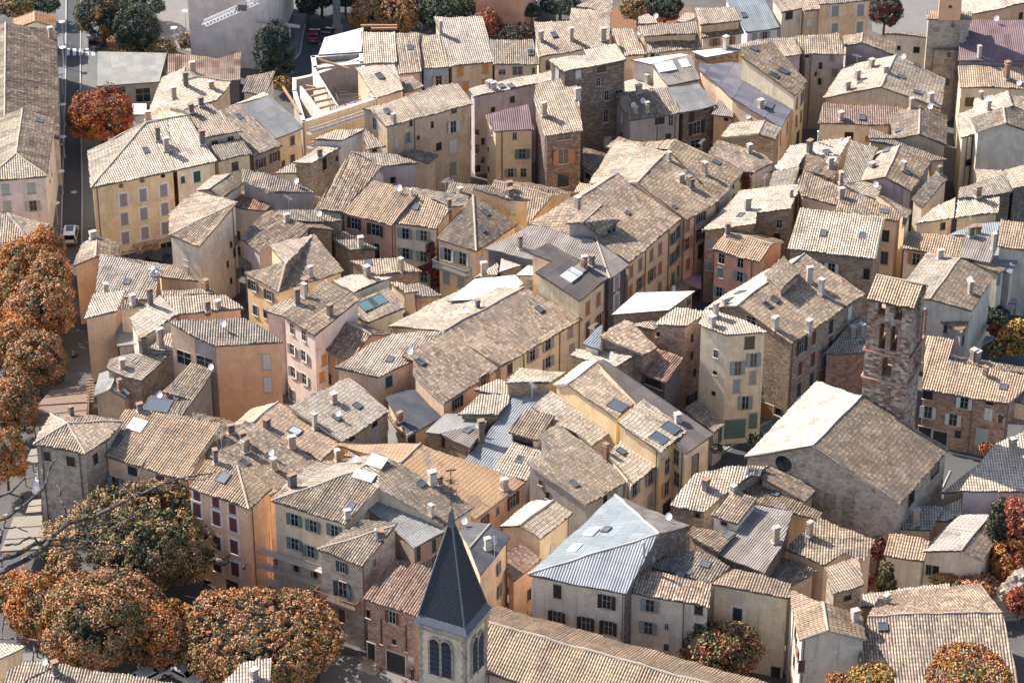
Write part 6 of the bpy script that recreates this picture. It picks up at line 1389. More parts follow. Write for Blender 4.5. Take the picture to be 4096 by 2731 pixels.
tree(31,2270,1420,130,160,'yellow orange bush in the right hand courtyard',PY,name='bush',cat='bush',trunk=False,leaf=.35); tree(31,2140,1340,80,60,'small red bush in the right hand courtyard',PR,name='bush',cat='bush',trunk=False,leaf=.35)
tree(31,2090,1220,160,60,'dark clipped hedge in the right hand courtyard',PT,name='hedge',cat='hedge',trunk=False); tree(31,2130,1500,70,80,'grey green bush below the small red one',PD,name='bush',cat='bush',trunk=False)
tree(22,2115,925,60,60,'dark glossy shrub at the edge of the church street',PT,name='shrub',cat='shrub',trunk=False,leaf=.5); tree(22,1815,990,45,40,'potted shrub by the cream house door',PT+[('pinkb',.6)],name='shrub',cat='shrub',trunk=False,leaf=.3)
tree(22,975,965,50,40,'pink flowering pot plant on the little terrace',PT+[('pinkb',1.5)],name='pot_plant',cat='pot plant',trunk=False,leaf=.3,zc=6.5)
tree(32,2060,810,90,55,'dark red vine over the door of the orange courtyard house',[('crimson',3),('dgreen',2)],name='climbing_vine',cat='vine',trunk=False,leaf=.3,zc=3); tree(32,2050,990,60,50,'reddish shrub beside the courtyard steps',PR,name='shrub',cat='shrub',trunk=False,leaf=.3)
tree(23,1855,1330,300,270,'rust topped dark round tree before the plain cream wall',PD+[('red',1.2),('crimson',1)],name='round_tree',clump=0.15)
tree(33,1150,1520,180,110,'yellow green bush at the bottom edge before the striped roof',PY,zc=13,name='broadleaf_tree'); tree(33,1900,1490,370,170,'broad yellow orange tree at the bottom edge before the striped roof',PY+PR,zc=14,name='broadleaf_tree',clump=.13); tree(33,870,1550,120,60,'reddish yellow bush at the bottom beside the white corner house',PY+PR,zc=13,name='bush',cat='bush')
g3=None
tree(33,2290,330,170,250,'tall orange red tree at the right edge behind the cypress',PR,name='broadleaf_tree'); tree(33,2260,610,180,190,'orange tree right of the cypress',[('orange',3),('gold',2),('olive',1),('red',1)],name='broadleaf_tree')
tree(33,1970,810,175,120,'low pinkish orange bush below the cottage',[('pinkb',3),('orange',2),('bronze',2),('crimson',.6)],name='bush',cat='bush',leaf=.3); tree(33,1750,690,170,110,'yellow green shrub in front of the cottage wall',PY,name='shrub',cat='shrub',leaf=.32)
tree(33,2310,920,90,130,'crimson bush at the right edge below the pale rock',PR,name='bush',cat='bush'); tree(32,2300,1380,90,120,'red tree at the right edge by the whitewashed wall',PR,name='broadleaf_tree')
tree(33,1830,830,50,70,'dark narrow shrub between cottage and round bush',PT,name='shrub',cat='shrub')
tree(33,2120,430,62,330,'tall dark cypress beside the cream cottage',[('cypress',3),('dgreen',2),('olive',.5)],name='cypress_tree',rz=6.2,zc=6.4,fb=.95,leaf=.3,clump=.5,dens=1.5); tree(33,1257,740,62,110,'small cypress left of the cream cottage',[('cypress',3),('dgreen',1),('olive',1)],name='cypress_tree',rz=2.2,zc=2.5,fb=.9,leaf=.28,clump=.5,dens=1.5)
tree(33,1190,500,65,110,'dark red leaved shrub behind the striped lean-to',[('crimson',3),('dgreen',2),('pinkb',1)],name='shrub',cat='shrub',leaf=.3); tree(33,1100,740,55,50,'crimson shrub on the garden steps',[('crimson',3),('red',1)],name='shrub',cat='shrub',leaf=.28); tree(33,1370,360,100,25,'creeper hedge behind the striped lean-to',[('crimson',2),('dgreen',2),('pinkb',1)],name='hedge',cat='hedge',leaf=.28,trunk=False,zc=3)
tree(2,595,240,28,30,'round clipped potted bush in the dark court',PT,name='potted_bush',cat='bush',trunk=False,leaf=.25)
tree(0,2270,670,80,60,'rusty green thicket beside the building site',PD+[('orange',1)],name='shrub',cat='shrub',trunk=False,leaf=.35)
# creeper on walls: leaves spread over the wall surface
def creeper(K,pts,rad,label,pal,n=900):
    V=[]; r=np.random.default_rng(5); b0=None; P=[]
    for (x0,y0),(x1,y1) in zip(pts,pts[1:]):
        for _ in range(n//(len(pts)-1)):
            t=r.random(); x=x0+(x1-x0)*t+r.normal()*rad; y=y0+(y1-y0)*t+r.normal()*rad
            b=cast(K,x,y)
            if b and b[1]=='w':
                b0=b0 or b
                P.append((b[3],b[4]))
    if not P: return
    loc=P[0][0].copy(); loc.z=0; m=MB()
    for p,nn_ in P:
        nn_=Vector((nn_.x,nn_.y,0)).normalized(); 
        if nn_.dot(p-CAM)>0: nn_=-nn_
        c=p+nn_*(0.08+0.15*random.random()); s_=0.16; k=random.choice(pal)
        a=Vector((random.gauss(0,1),random.gauss(0,1),random.gauss(0,1))).normalized(); b_=a.cross(nn_+a*.2).normalized()
        m.face([c-a*s_,c-b_*s_,c+a*s_,c+b_*s_],'L'+k)
    root=thing('climbing_vine',loc,label,'vine'); m.obj('foliage',root,loc)
creeper(11,[(1490,650),(1500,800),(1520,990)],16,'dark red creeper climbing between the cream and peach houses',['crimson','crimson','dgreen'])
creeper(11,[(1410,850),(1500,820)],14,'spur of red creeper spreading across the cream house wall',['crimson','crimson','dgreen'],400)
creeper(21,[(2035,90),(2040,200)],18,'dark red creeper on the wall at the street bend',['crimson','red','dgreen'],500)
# ---------------- cars, lamps, awnings, people ----------------
def car(K,x,y,dx,dy,label,paint,van=False,name='parked_car'):
    """(x,y) picture point of the middle of the car on the ground, (dx,dy) picture direction of its nose"""
    c=at(K,x,y,0); e=at(K,x+dx,y+dy,0)-c; rz=math.atan2(e.y,e.x)
    root=thing(name,(c.x,c.y,0.01),label,'van' if van else 'car',None,rz)
    L,Wd,Hh=(4.4,1.85,1.85) if van else (4.1,1.75,1.45)
    if van: prof=[(-L/2,.35),(-L/2,1.0),(-L/2+.12,Hh-.1),(-L/2+.35,Hh),(L/2-1.7,Hh),(L/2-.95,1.12),(L/2-.15,.95),(L/2,.7),(L/2,.35)]
    else: prof=[(-L/2,.35),(-L/2,.85),(-L/2+.25,1.0),(-L/2+.6,Hh-.06),(-L/2+1.0,Hh),(L/2-1.8,Hh-.02),(L/2-1.15,1.0),(L/2-.2,.8),(L/2,.6),(L/2,.35)]
    def wdt(z): return Wd/2*(1 if z<1.0 else 1-0.16*(z-1.0)/(Hh-1.0))
    m=MB(); n=len(prof); Lf=[Vector((a,wdt(z),z)) for a,z in prof]; Rt=[Vector((a,-wdt(z),z)) for a,z in prof]
    m.face(Rt,paint); m.face(Lf[::-1],paint)
    for i in range(n): m.face([Lf[i],Lf[(i+1)%n],Rt[(i+1)%n],Rt[i]],paint)
    for sx in (-1,1): m.box((sx*(L/2-.03),0,.48),(.07,Wd/2-.05,.13),'gutter')
    m.obj('body',root)
    m=MB(); z0,z1=1.03,Hh-.13
    for s_ in (-1,1):
        xs=(-L/2+.45 if van else -L/2+.75, L/2-1.55); 
        m.face([Vector((xs[0]-.1,s_*(wdt(z0)+.012),z0)),Vector((xs[1]+.45,s_*(wdt(z0)+.012),z0)),Vector((xs[1]-.1,s_*(wdt(z1)+.012),z1)),Vector((xs[0]+.15,s_*(wdt(z1)+.012),z1))][::-s_],'glass')
    m.obj('side_window',root)
    def strip(i,name):
        m=MB(); a,b=Lf[i],Lf[i+1]; c_,d_=Rt[i+1],Rt[i]; nn_=(b-a).cross(d_-a).normalized()
        if nn_.z<0 and abs(nn_.x)<.9: nn_=-nn_
        if abs(nn_.x)>=.9 and nn_.x*a.x<0: nn_=-nn_
        ce=(a+b+c_+d_)/4; m.face([ce+(p-ce)*.86+nn_*.015 for p in (a,b,c_,d_)],'glass'); m.face([ce+(p-ce)*.86+nn_*.015 for p in (d_,c_,b,a)],'glass'); m.obj(name,root)
    strip(1 if van else 2,'rear_window'); strip(4 if van else 5,'windscreen')
    for sx in (-1,1):
        for sy in (-1,1):
            m=MB(); m.tube([(sx*L*.31,sy*(Wd/2-.2),.32),(sx*L*.31,sy*(Wd/2+.01),.32)],.32,'tyre',14); o=m.obj('wheel',root)
            m=MB(); m.tube([(sx*L*.31,sy*(Wd/2),.32),(sx*L*.31,sy*(Wd/2+.03),.32)],.19,'steel',10); m.obj('rim',o)
    for sy in (-1,1):
        m=MB(); m.box((-L/2-.01,sy*(Wd/2-.16),.9),(.03,.1,.13 if not van else .25),'carred'); m.obj('tail_light',root)
        m=MB(); m.box((L/2-.02,sy*(Wd/2-.25),.68),(.05,.18,.08),'dishw'); m.obj('headlight',root)
        m=MB(); m.box((L/2-1.35,sy*(Wd/2+.1),1.08),(.07,.1,.08),paint); m.obj('mirror',root)
    m=MB(); m.box((-L/2-.02,0,.6),(.015,.26,.06),'framew'); m.obj('number_plate',root)
    if van:
        m=MB(); m.box((-.4,0,Hh+.01),(.75,.5,.015),'glass'); m.obj('roof_window',root)
    return root
car(0,752,362,-4,-50,'black car parked beside the dark tree on the street','carblack')
car(1,568,612,10,-60,'white van with a dark rear window driving up the street','carwhite',True,'van')
car(10,552,312,10,-60,'red car in the shaded lane','carred'); car(10,665,300,40,-60,'black car next to the red car in the shaded lane','carblack')
car(0,985,860,20,-40,'black car half hidden by the orange maple','carblack'); car(1,1300,812,60,14,'black car in front of the clothes shop','carblack')
car(3,1200,1545,60,-30,'white car between the trees on the lower car park','carwhite'); car(3,1490,1540,60,30,'silver white car by the largest bronze tree','carwhite')
def lamp(K,x,y,hx,hy,label,group=None):
    c=at(K,x,y,0); z=z_at(K,hx,hy,c); z=max(3.5,min(6,z)); root=thing('street_lamp',c,label,'street lamp',group)
    m=MB(); m.cyl((0,0,0),.09,z-.25,'steel',8,.05); m.cyl((0,0,0),.14,.5,'steel',8); m.obj('pole',root)
    m=MB(); m.cyl((0,0,z-.3),.14,.22,'dishw',10,.2); m.cyl((0,0,z-.05),.5,.07,'dishw',16,.36); m.obj('lamp_head',root)
g='street lamps along the left hand street'
for i,(K,x,y,hx,hy,l) in enumerate(((0,512,535,498,172,'farthest of the lamps lining the street by the long hall'),(0,514,545,486,383,'second farthest lamp beside the long hall, level with the zebra crossing'),(0,508,765,499,600,'third farthest lamp beside the long hall, opposite the garage'),(0,517,1005,503,848,'lamp beside the long hall opposite the orange maple'),(0,519,1265,506,1106,'lamp beside the corner of the white house with green shutters'),(0,503,1545,492,1366,'lamp opposite the hipped end of the yellow hall'),(1,464,500,450,343,'nearest lamp on the street, behind the white van'))):
    if i==0: y=360
    lamp(K,x,y,hx,hy,'disc topped street lamp, '+l,g)
lamp(0,1490,250,1480,102,'disc topped lamp beside the big pink block'); lamp(0,1402,385,1400,268,'disc topped lamp on the park path near the hedge')
# big hall sign text and shop boards
def lettermesh(s,size,mat):
    cu=bpy.data.curves.new('t','FONT'); cu.body=s; cu.size=size; cu.align_x='CENTER'; cu.align_y='CENTER'; cu.extrude=0.01; cu.shear=0.2
    o=bpy.data.objects.new('t',cu); COL.objects.link(o); bpy.context.view_layer.update()
    me=bpy.data.meshes.new_from_object(o.evaluated_get(bpy.context.evaluated_depsgraph_get())); bpy.data.objects.remove(o)
    me.materials.clear(); me.materials.append(MATS[mat]); return me
def signboard(K,x,y,lines,size,w,h_,mat,board='cream'):
    b=cast(K,x,y)
    if not b or b[1]!='w': return
    n=Vector((b[4].x,b[4].y,0)).normalized(); n=-n if n.dot(b[3]-CAM)>0 else n
    rz=math.atan2(n.y,n.x)+math.pi/2; h=b[2]; bd=MB(); bd.box((0,-.1,0),(w/2,.06,h_/2),board)
    bo=bd.obj('shop_sign',h['root']); bo.location=b[3]-h['loc']; bo.rotation_euler=(0,0,rz)
    for i,l in enumerate(lines):
        t=bpy.data.objects.new('lettering',lettermesh(l,size,mat)); COL.objects.link(t); t.parent=bo; t.rotation_euler=(math.pi/2,0,0); t.location=(0,-.18,(len(lines)-1)*size*.45-i*size*.9)
signboard(1,1030,705,['Boutique'],0.62,3.6,0.75,'sh_brown'); signboard(1,1325,612,['Prêt à Porter','Accessoires','Chaussures'],0.28,2.7,0.9,'sh_brown')
hl=[h for h in HOUSES if h['root']['label'].startswith('very long narrow brown')][0]; p=at(0,486,1155,3.2); m=MB(); m.box(p,(.62,.05,.34),'sh_navy'); m.bar(p-Vector((1.6,0,0)),p,.05,'iron')
so=m.obj('wc_sign',hl['root'],hl['loc']); t=bpy.data.objects.new('lettering',lettermesh('WC',0.62,'dishw')); COL.objects.link(t); t.parent=so; t.rotation_euler=(math.pi/2,0,0); t.location=p-hl['loc']-Vector((0,.07,0))
# stone door surround of the yellow hall
b=cast(1,1172,640)
if b:
    h=b[2]; n=Vector((b[4].x,b[4].y,0)).normalized(); n=-n if n.dot(b[3]-CAM)>0 else n; t=Vector((-n.y,n.x,0)); p=b[3].copy(); 
    m=MB(); top=p.z
    for s_ in (-1,1): m.bar(Vector((p.x,p.y,0))+t*s_*1.35+n*.1,Vector((p.x,p.y,top))+t*s_*1.35+n*.1,.5,'stoner',.5)
    m.bar(p+t*-1.9+n*.15,p+t*1.9+n*.15,.45,'stoner',.45); 
    pp=[Vector((p.x,p.y,top-1.7))+t*(1.0*math.cos(math.pi*k/8))+Vector((0,0,1.0*math.sin(math.pi*k/8)))+n*.1 for k in range(9)]
    for u_,v_ in zip(pp,pp[1:]): m.bar(u_,v_,.35,'stoner',.4)
    m.obj('door_surround',h['root'],h['loc'])
for x,y in ((968,187),(1137,147),(1303,106)):
    b=cast(1,x,y)
    if b and b[1]=='w':
        n=Vector((b[4].x,b[4].y,0)).normalized(); n=-n if n.dot(b[3]-CAM)>0 else n
        m=MB(); m.tube([b[3],b[3]+n*.05],.34,'frameb',14); m.tube([b[3]+n*.05,b[3]+n*.07],.24,'glass',14); m.obj('round_vent',b[2]['root'],b[2]['loc'])
# church oculus, downpipes, wall irons
b=cast(32,430,1105)
if b and b[1]=='w':
    n=Vector((b[4].x,b[4].y,0)).normalized(); n=-n if n.dot(b[3]-CAM)>0 else n
    m=MB(); m.tube([b[3]-n*.1,b[3]+n*.06],1.35,'stonel',22); m.tube([b[3],b[3]+n*.1],1.02,'glass',22); t=Vector((-n.y,n.x,0))
    for k in range(3): a=math.pi*k/3; m.bar(b[3]+n*.12+(t*math.cos(a)+Vector((0,0,math.sin(a))))*1.0,b[3]+n*.12-(t*math.cos(a)+Vector((0,0,math.sin(a))))*1.0,.06,'iron')
    m.obj('round_window',b[2]['root'],b[2]['loc'])
for (x,y,w,h_) in ((798,1418,1.0,1.5),(945,1450,1.0,1.7)):
    b=cast(32,x,y)
    if b and b[1]=='w':
        n=Vector((b[4].x,b[4].y,0)).normalized(); n=-n if n.dot(b[3]-CAM)>0 else n; rz=math.atan2(n.y,n.x)+math.pi/2
        m=MB(); m.box((0,0,0),(w*.75,.03,h_*.85),'stone'); o=m.obj('blocked_window',b[2]['root']); o.location=b[3]-b[2]['loc']; o.rotation_euler=(0,0,rz)
def pipe(K,lst):
    for x,y in lst:
        b=cast(K,x,y)
        if not b or b[1]!='w': continue
        n=Vector((b[4].x,b[4].y,0)).normalized(); n=-n if n.dot(b[3]-CAM)>0 else n; h=b[2]
        p=b[3]+n*.09; zt=eval_z(h['tris'],Vector((p.x,p.y,0))-n*.3) or p.z
        m=MB(); m.tube([(p.x,p.y,0),(p.x,p.y,zt-.25)],.06,'gutter',6); m.obj('downpipe',h['root'],h['loc'])
pipe(1,[(782,300),(1402,200),(1870,600),(2025,30)]); pipe(11,[(1176,620),(1535,560),(790,470)]); pipe(21,[(1073,950),(1238,850),(1425,700),(1548,600),(1633,520),(950,1100),(712,1300),(912,1050),(2095,820)])
pipe(22,[(555,160),(1540,1100),(1330,1250),(1750,950),(1108,1320),(268,280)]); pipe(23,[(1062,980),(1550,1000),(622,330)]); pipe(13,[(945,760),(2088,600),(60,300)]); pipe(2,[(650,1200),(865,1150),(1505,1340),(345,1100)])
pipe(32,[(485,400),(1935,700),(2200,850)]); pipe(20,[(97,1200),(445,1250),(1480,1050),(30,600),(1340,950)]); pipe(10,[(2055,1200),(1355,1050),(465,1100),(65,1290)]); pipe(30,[(565,150),(640,600),(1885,1250)]); pipe(33,[(495,1350),(590,1300)])
# balconies
def balcony(K,xl,yl,xr,yr,z0off,label_root,depth=1.0,mat='iron',n=14,hh=1.0):
    b=cast(K,(xl+xr)/2,(yl+yr)/2)
    if not b or b[1]!='w': return
    h=b[2]; nn_=Vector((b[4].x,b[4].y,0)).normalized(); nn_=-nn_ if nn_.dot(b[3]-CAM)>0 else nn_
    a=on_plane(K,xl,yl,b[3],nn_); c=on_plane(K,xr,yr,b[3],nn_); z=(a.z+c.z)/2; a.z=c.z=z
    m=MB(); m.bar((a+c)/2+nn_*depth/2-(c-a)/2,(a+c)/2+nn_*depth/2+(c-a)/2,depth,'concrete',.14)
    o=m.obj('balcony',h['root'],h['loc'])
    # bar(): width lies along one of the two normals; lay the slab explicitly
    m2=MB(); P=[a,c,c+nn_*depth,a+nn_*depth]; m2.face(P,'concrete'); m2.face([p-Vector((0,0,.15)) for p in P][::-1],'concrete')
    for i in range(4): m2.face([P[i]-Vector((0,0,.15)),P[(i+1)%4]-Vector((0,0,.15)),P[(i+1)%4],P[i]],'concrete')
    o.data=m2.mesh('balcony',h['loc'])
    m=MB(); q=[a,a+nn_*depth,c+nn_*depth,c]
    for u_,v_ in zip(q,q[1:]):
        for dz in (.12,hh): m.bar(u_+Vector((0,0,dz)),v_+Vector((0,0,dz)),.05,mat)
        k=max(3,int((v_-u_).length/.16))
        for i in range(k+1): p=u_.lerp(v_,i/k); m.bar(p,p+Vector((0,0,hh)),.035 if mat=='iron' else .09,mat)
    m.obj('railing',o,h['loc'])
balcony(11,1535,810,1812,892,0,'',1.1,'sh_grey'); balcony(3,1672,545,1840,590,0,'',1.0); balcony(13,600,850,925,960,0,'',1.0,'chimb')
# terrace railing
r_=thing('terrace_railing',at(11,1480,1260,8.3),'black iron railing edging the cream roof terrace','railing'); m=MB()
a=at(11,1345,1300,8.3); b_=at(11,1582,1178,8.3)
for dz in (.1,1.0): m.bar(a+Vector((0,0,dz)),b_+Vector((0,0,dz)),.05,'iron')
for i in range(30): p=a.lerp(b_,i/29); m.bar(p,p+Vector((0,0,1)),.03,'iron')
m.obj('bars',r_,r_.location)
# awnings and canopies
def awning(K,pts,z,label,mat='awning',name='awning',posts=True,stripes=2,zs=None):
    P=[at(K,x,y,(zs[i] if zs else z)) for i,(x,y) in enumerate(pts)]; c=sum(P,Vector())/len(P); root=thing(name,(c.x,c.y,0),label,name.replace('_',' '))
    m=MB(); m.face(P if (P[1]-P[0]).cross(P[2]-P[0]).z>0 else P[::-1],mat); Q=[p-Vector((0,0,.06)) for p in P]; m.face(Q if (Q[1]-Q[0]).cross(Q[2]-Q[0]).z<0 else Q[::-1],mat)
    for i in range(len(P)):
        a,b_=P[i],P[(i+1)%len(P)]; m.face([a-Vector((0,0,.28)),b_-Vector((0,0,.28)),b_,a],mat)
    m.obj('cloth',root,root.location); m=MB()
    for p in P:
        if posts: m.bar((p.x,p.y,0),p-Vector((0,0,.05)),.1,'woodd')
    for k in range(1,stripes): a=P[0].lerp(P[-1],k/stripes); b_=P[1].lerp(P[2],k/stripes); m.bar(a+Vector((0,0,.03)),b_+Vector((0,0,.03)),.07,'woodd')
    m.obj('frame',root,root.location); return root
awning(2,[(300,640),(700,612),(712,470),(400,522)],3.4,'upper half of the long brown terrace canopy behind the tower house','awning','terrace_canopy',stripes=2)
awning(2,[(275,800),(690,735),(700,625),(300,650)],3.4,'lower half of the long brown terrace canopy touching the tower house roof','awning','terrace_canopy',stripes=2)
awning(2,[(190,1110),(305,1095),(300,985),(250,990)],3.2,'small beige awning left of the tower house','awningb'); awning(2,[(205,1500),(330,1490),(330,1390),(240,1400)],3.0,'beige awning at the foot of the tower house','awningb'); 
awning(3,[(5,512),(345,490),(338,225),(110,240)],3.2,'large pale cafe awning below the bare branches','awningb',stripes=3)
awning(21,[(1555,962),(1690,1000),(1692,900),(1620,890)],3.0,'mauve pink street parasol canopy between the terraces','pinkcloth','street_canopy',stripes=1); awning(21,[(1430,1015),(1595,1000),(1510,945),(1470,975)],3.2,'beige awning in front of the orange terrace','awningb',stripes=1)
awning(0,[(1048,912),(1172,912),(1170,830),(1060,830)],2.8,'white square market tent beside the orange maple','canvas','market_tent',stripes=1)
awning(31,[(2130,1165),(2280,1170),(2290,1095),(2190,1085)],2.6,'mauve canopy in the right hand courtyard','pinkcloth','garden_canopy',stripes=2)
awning(0,[(925,350),(1055,355),(1065,328),(945,325)],2.4,'dark flat roofed bus shelter beside the leaf covered lawn','gutter','bus_shelter',stripes=2)
awning(2,[(255,1330),(320,1340),(300,1150),(275,1240)],2.6,'closed white parasol cloth by the cafe','canvas','parasol',stripes=1)
awning(31,[(2030,1450),(2110,1400),(2100,1390),(2045,1385)],0.9,'grey stone table in the courtyard','concrete','garden_table',stripes=1)
# timber pergola rack beside the canopy
r_=thing('pergola',at(2,720,600,0),'wooden slatted pergola beside the tan wall','pergola'); m=MB()
for k in range(9):
    y=440+k*22; a=at(2,690,y,5.0-k*.02); b_=at(2,752,y-8,5.0-k*.02); m.bar(a,b_,.12,'wood')
m.bar(at(2,720,425,4.9),at(2,705,700,4.9),.14,'woodd'); q=at(2,705,700,4.9); m.bar((q.x,q.y,0),q,.18,'wood'); q=at(2,722,430,4.9); m.bar((q.x,q.y,0),q,.18,'wood'); m.obj('slats',r_,r_.location)
# crane: mast and lattice jib
zj=13
a=at(0,1632,208,zj); b_=at(0,2110,0,zj); ext=b_+(b_-a)*5.2
root=thing('tower_crane',(ext.x,ext.y,0),'white lattice crane jib crossing in front of the pink block','crane')
m=MB(); d_=(ext-a); side=d_.cross(Vector((0,0,1))).normalized()*.45; nseg=110
for k in range(nseg):
    p=a.lerp(ext,k/nseg); q_=a.lerp(ext,(k+1)/nseg)
    for s_ in (-1,1): m.bar(p+side*s_,q_+side*s_,.10,'dishw'); m.bar(p+side*s_,q_+Vector((0,0,.9)),.06,'dishw')
    m.bar(p+Vector((0,0,.9)),q_+Vector((0,0,.9)),.1,'dishw'); m.bar(p+side,q_-side,.05,'dishw')
m.obj('jib',root,root.location); m=MB()
for k in range(12):
    for sx in (-1,1):
        for sy in (-1,1): m.bar((ext.x+sx*.7,ext.y+sy*.7,k*1.2),(ext.x+sx*.7,ext.y+sy*.7,k*1.2+1.2),.12,'dishw')
    m.bar((ext.x-.7,ext.y-.7,k*1.2),(ext.x+.7,ext.y-.7,k*1.2+1.2),.08,'dishw'); m.bar((ext.x-.7,ext.y+.7,k*1.2),(ext.x-.7,ext.y-.7,k*1.2+1.2),.08,'dishw')
m.obj('mast',root,root.location)
p=a.lerp(b_,.62); m=MB(); m.box((p.x,p.y,p.z+.5),(.8,.6,.5),'gutter'); m.obj('trolley',root,root.location)
c=at(10,740,272,0); root=thing('concrete_pylon',c,'tall grey square pylon behind the white membrane roof','pylon'); zt=z_at(10,735,-60,c); m=MB(); m.box((0,0,zt/2),(.55,.55,zt/2),'concrete'); m.box((0,0,.6),(.8,.8,.6),'concrete'); m.obj('shaft',root)
c=at(0,2312,300,6.0); root=thing('timber_hoist_beam',(c.x,c.y,0),'weathered T shaped timber beam on a post by the pink block','beam'); a=at(0,2045,170,z_at(0,2045,170,c)); e_=at(0,2400,215,z_at(0,2400,215,c)); m=MB(); m.bar(a,e_,.45,'mortar',.35); t_=at(0,2315,200,z_at(0,2315,200,c)); m.bar((t_.x,t_.y,0),t_,.28,'mortar'); m.obj('beam',root,root.location)
h=[h for h in HOUSES if h['root'].get('label','').startswith('cream house with green shutters behind')][0]
a,b_=h['V'][0],h['V'][1]; 
def sc_wall():
    r0=thing('scaffold',(a.x,a.y,0),'light steel tube scaffold on the lower front of the green shuttered house','scaffold'); d_=(b_-a); d_.z=0; L=d_.length; d_.normalize(); n_=Vector((d_.y,-d_.x,0)); n_=-n_ if n_.y>0 else n_
    A=a-d_*1.6; 
    nb_=8
    for k in range(nb_+1):
        m=MB()
        for o_ in (.2,1.2):
            p=A+d_*(k*(L+.4)/nb_)+n_*o_; m.bar((p.x,p.y,0),(p.x,p.y,8.6 if k<3 else 6.8),.06,'steel')
        m.obj('upright',r0,r0.location)
    for z in (2.0,4.0,6.0):
        P=[A+n_*.2,A+d_*(L+.4)+n_*.2,A+d_*(L+.4)+n_*1.2,A+n_*1.2]; m=MB(); P=[Vector((p.x,p.y,z)) for p in P]; m.face(P if (P[1]-P[0]).cross(P[2]-P[0]).z>0 else P[::-1],'mortar'); m.face([p-Vector((0,0,.06)) for p in P],'mortar'); m.obj('deck',r0,r0.location)
        m=MB()
        for dz in (.5,1.0): m.bar(P[3]+Vector((0,0,dz)),P[2]+Vector((0,0,dz)),.05,'steel')
        for k in range(nb_): p=P[3].lerp(P[2],k/nb_); q_=P[3].lerp(P[2],(k+1)/nb_); m.bar(p-Vector((0,0,1.9)),q_,.05,'steel')
        m.obj('guard_rail',r0,r0.location)
    return A+d_*(2.2)+n_*.7
wp=sc_wall()
hs=[at(10,x,y,9.0) for x,y in ((470,985),(1035,800))]
r0=thing('scaffold',(hs[0].x,hs[0].y,0),'netted steel scaffold along the street side of the building site','scaffold'); d_=(hs[1]-hs[0]); L=d_.length; d_.normalize(); n_=Vector((d_.y,-d_.x,0)); n_=-n_ if n_.y>0 else n_
for k in range(11):
    m=MB()
    for o_ in (.3,1.2): p=hs[0]+d_*(k*L/10)+n_*o_; m.bar((p.x,p.y,0),(p.x,p.y,9.6),.06,'dishw')
    m.obj('upright',r0,r0.location)
for z in (3.2,5.4,7.6):
    m=MB()
    for dz in (0,.5,1.0): m.bar(Vector((hs[0].x,hs[0].y,z+dz))+n_*1.2,Vector((hs[1].x,hs[1].y,z+dz))+n_*1.2,.05,'dishw')
    m.bar(Vector((hs[0].x,hs[0].y,z))+n_*.75,Vector((hs[1].x,hs[1].y,z))+n_*.75,.8,'zinc',.04); m.obj('deck',r0,r0.location)
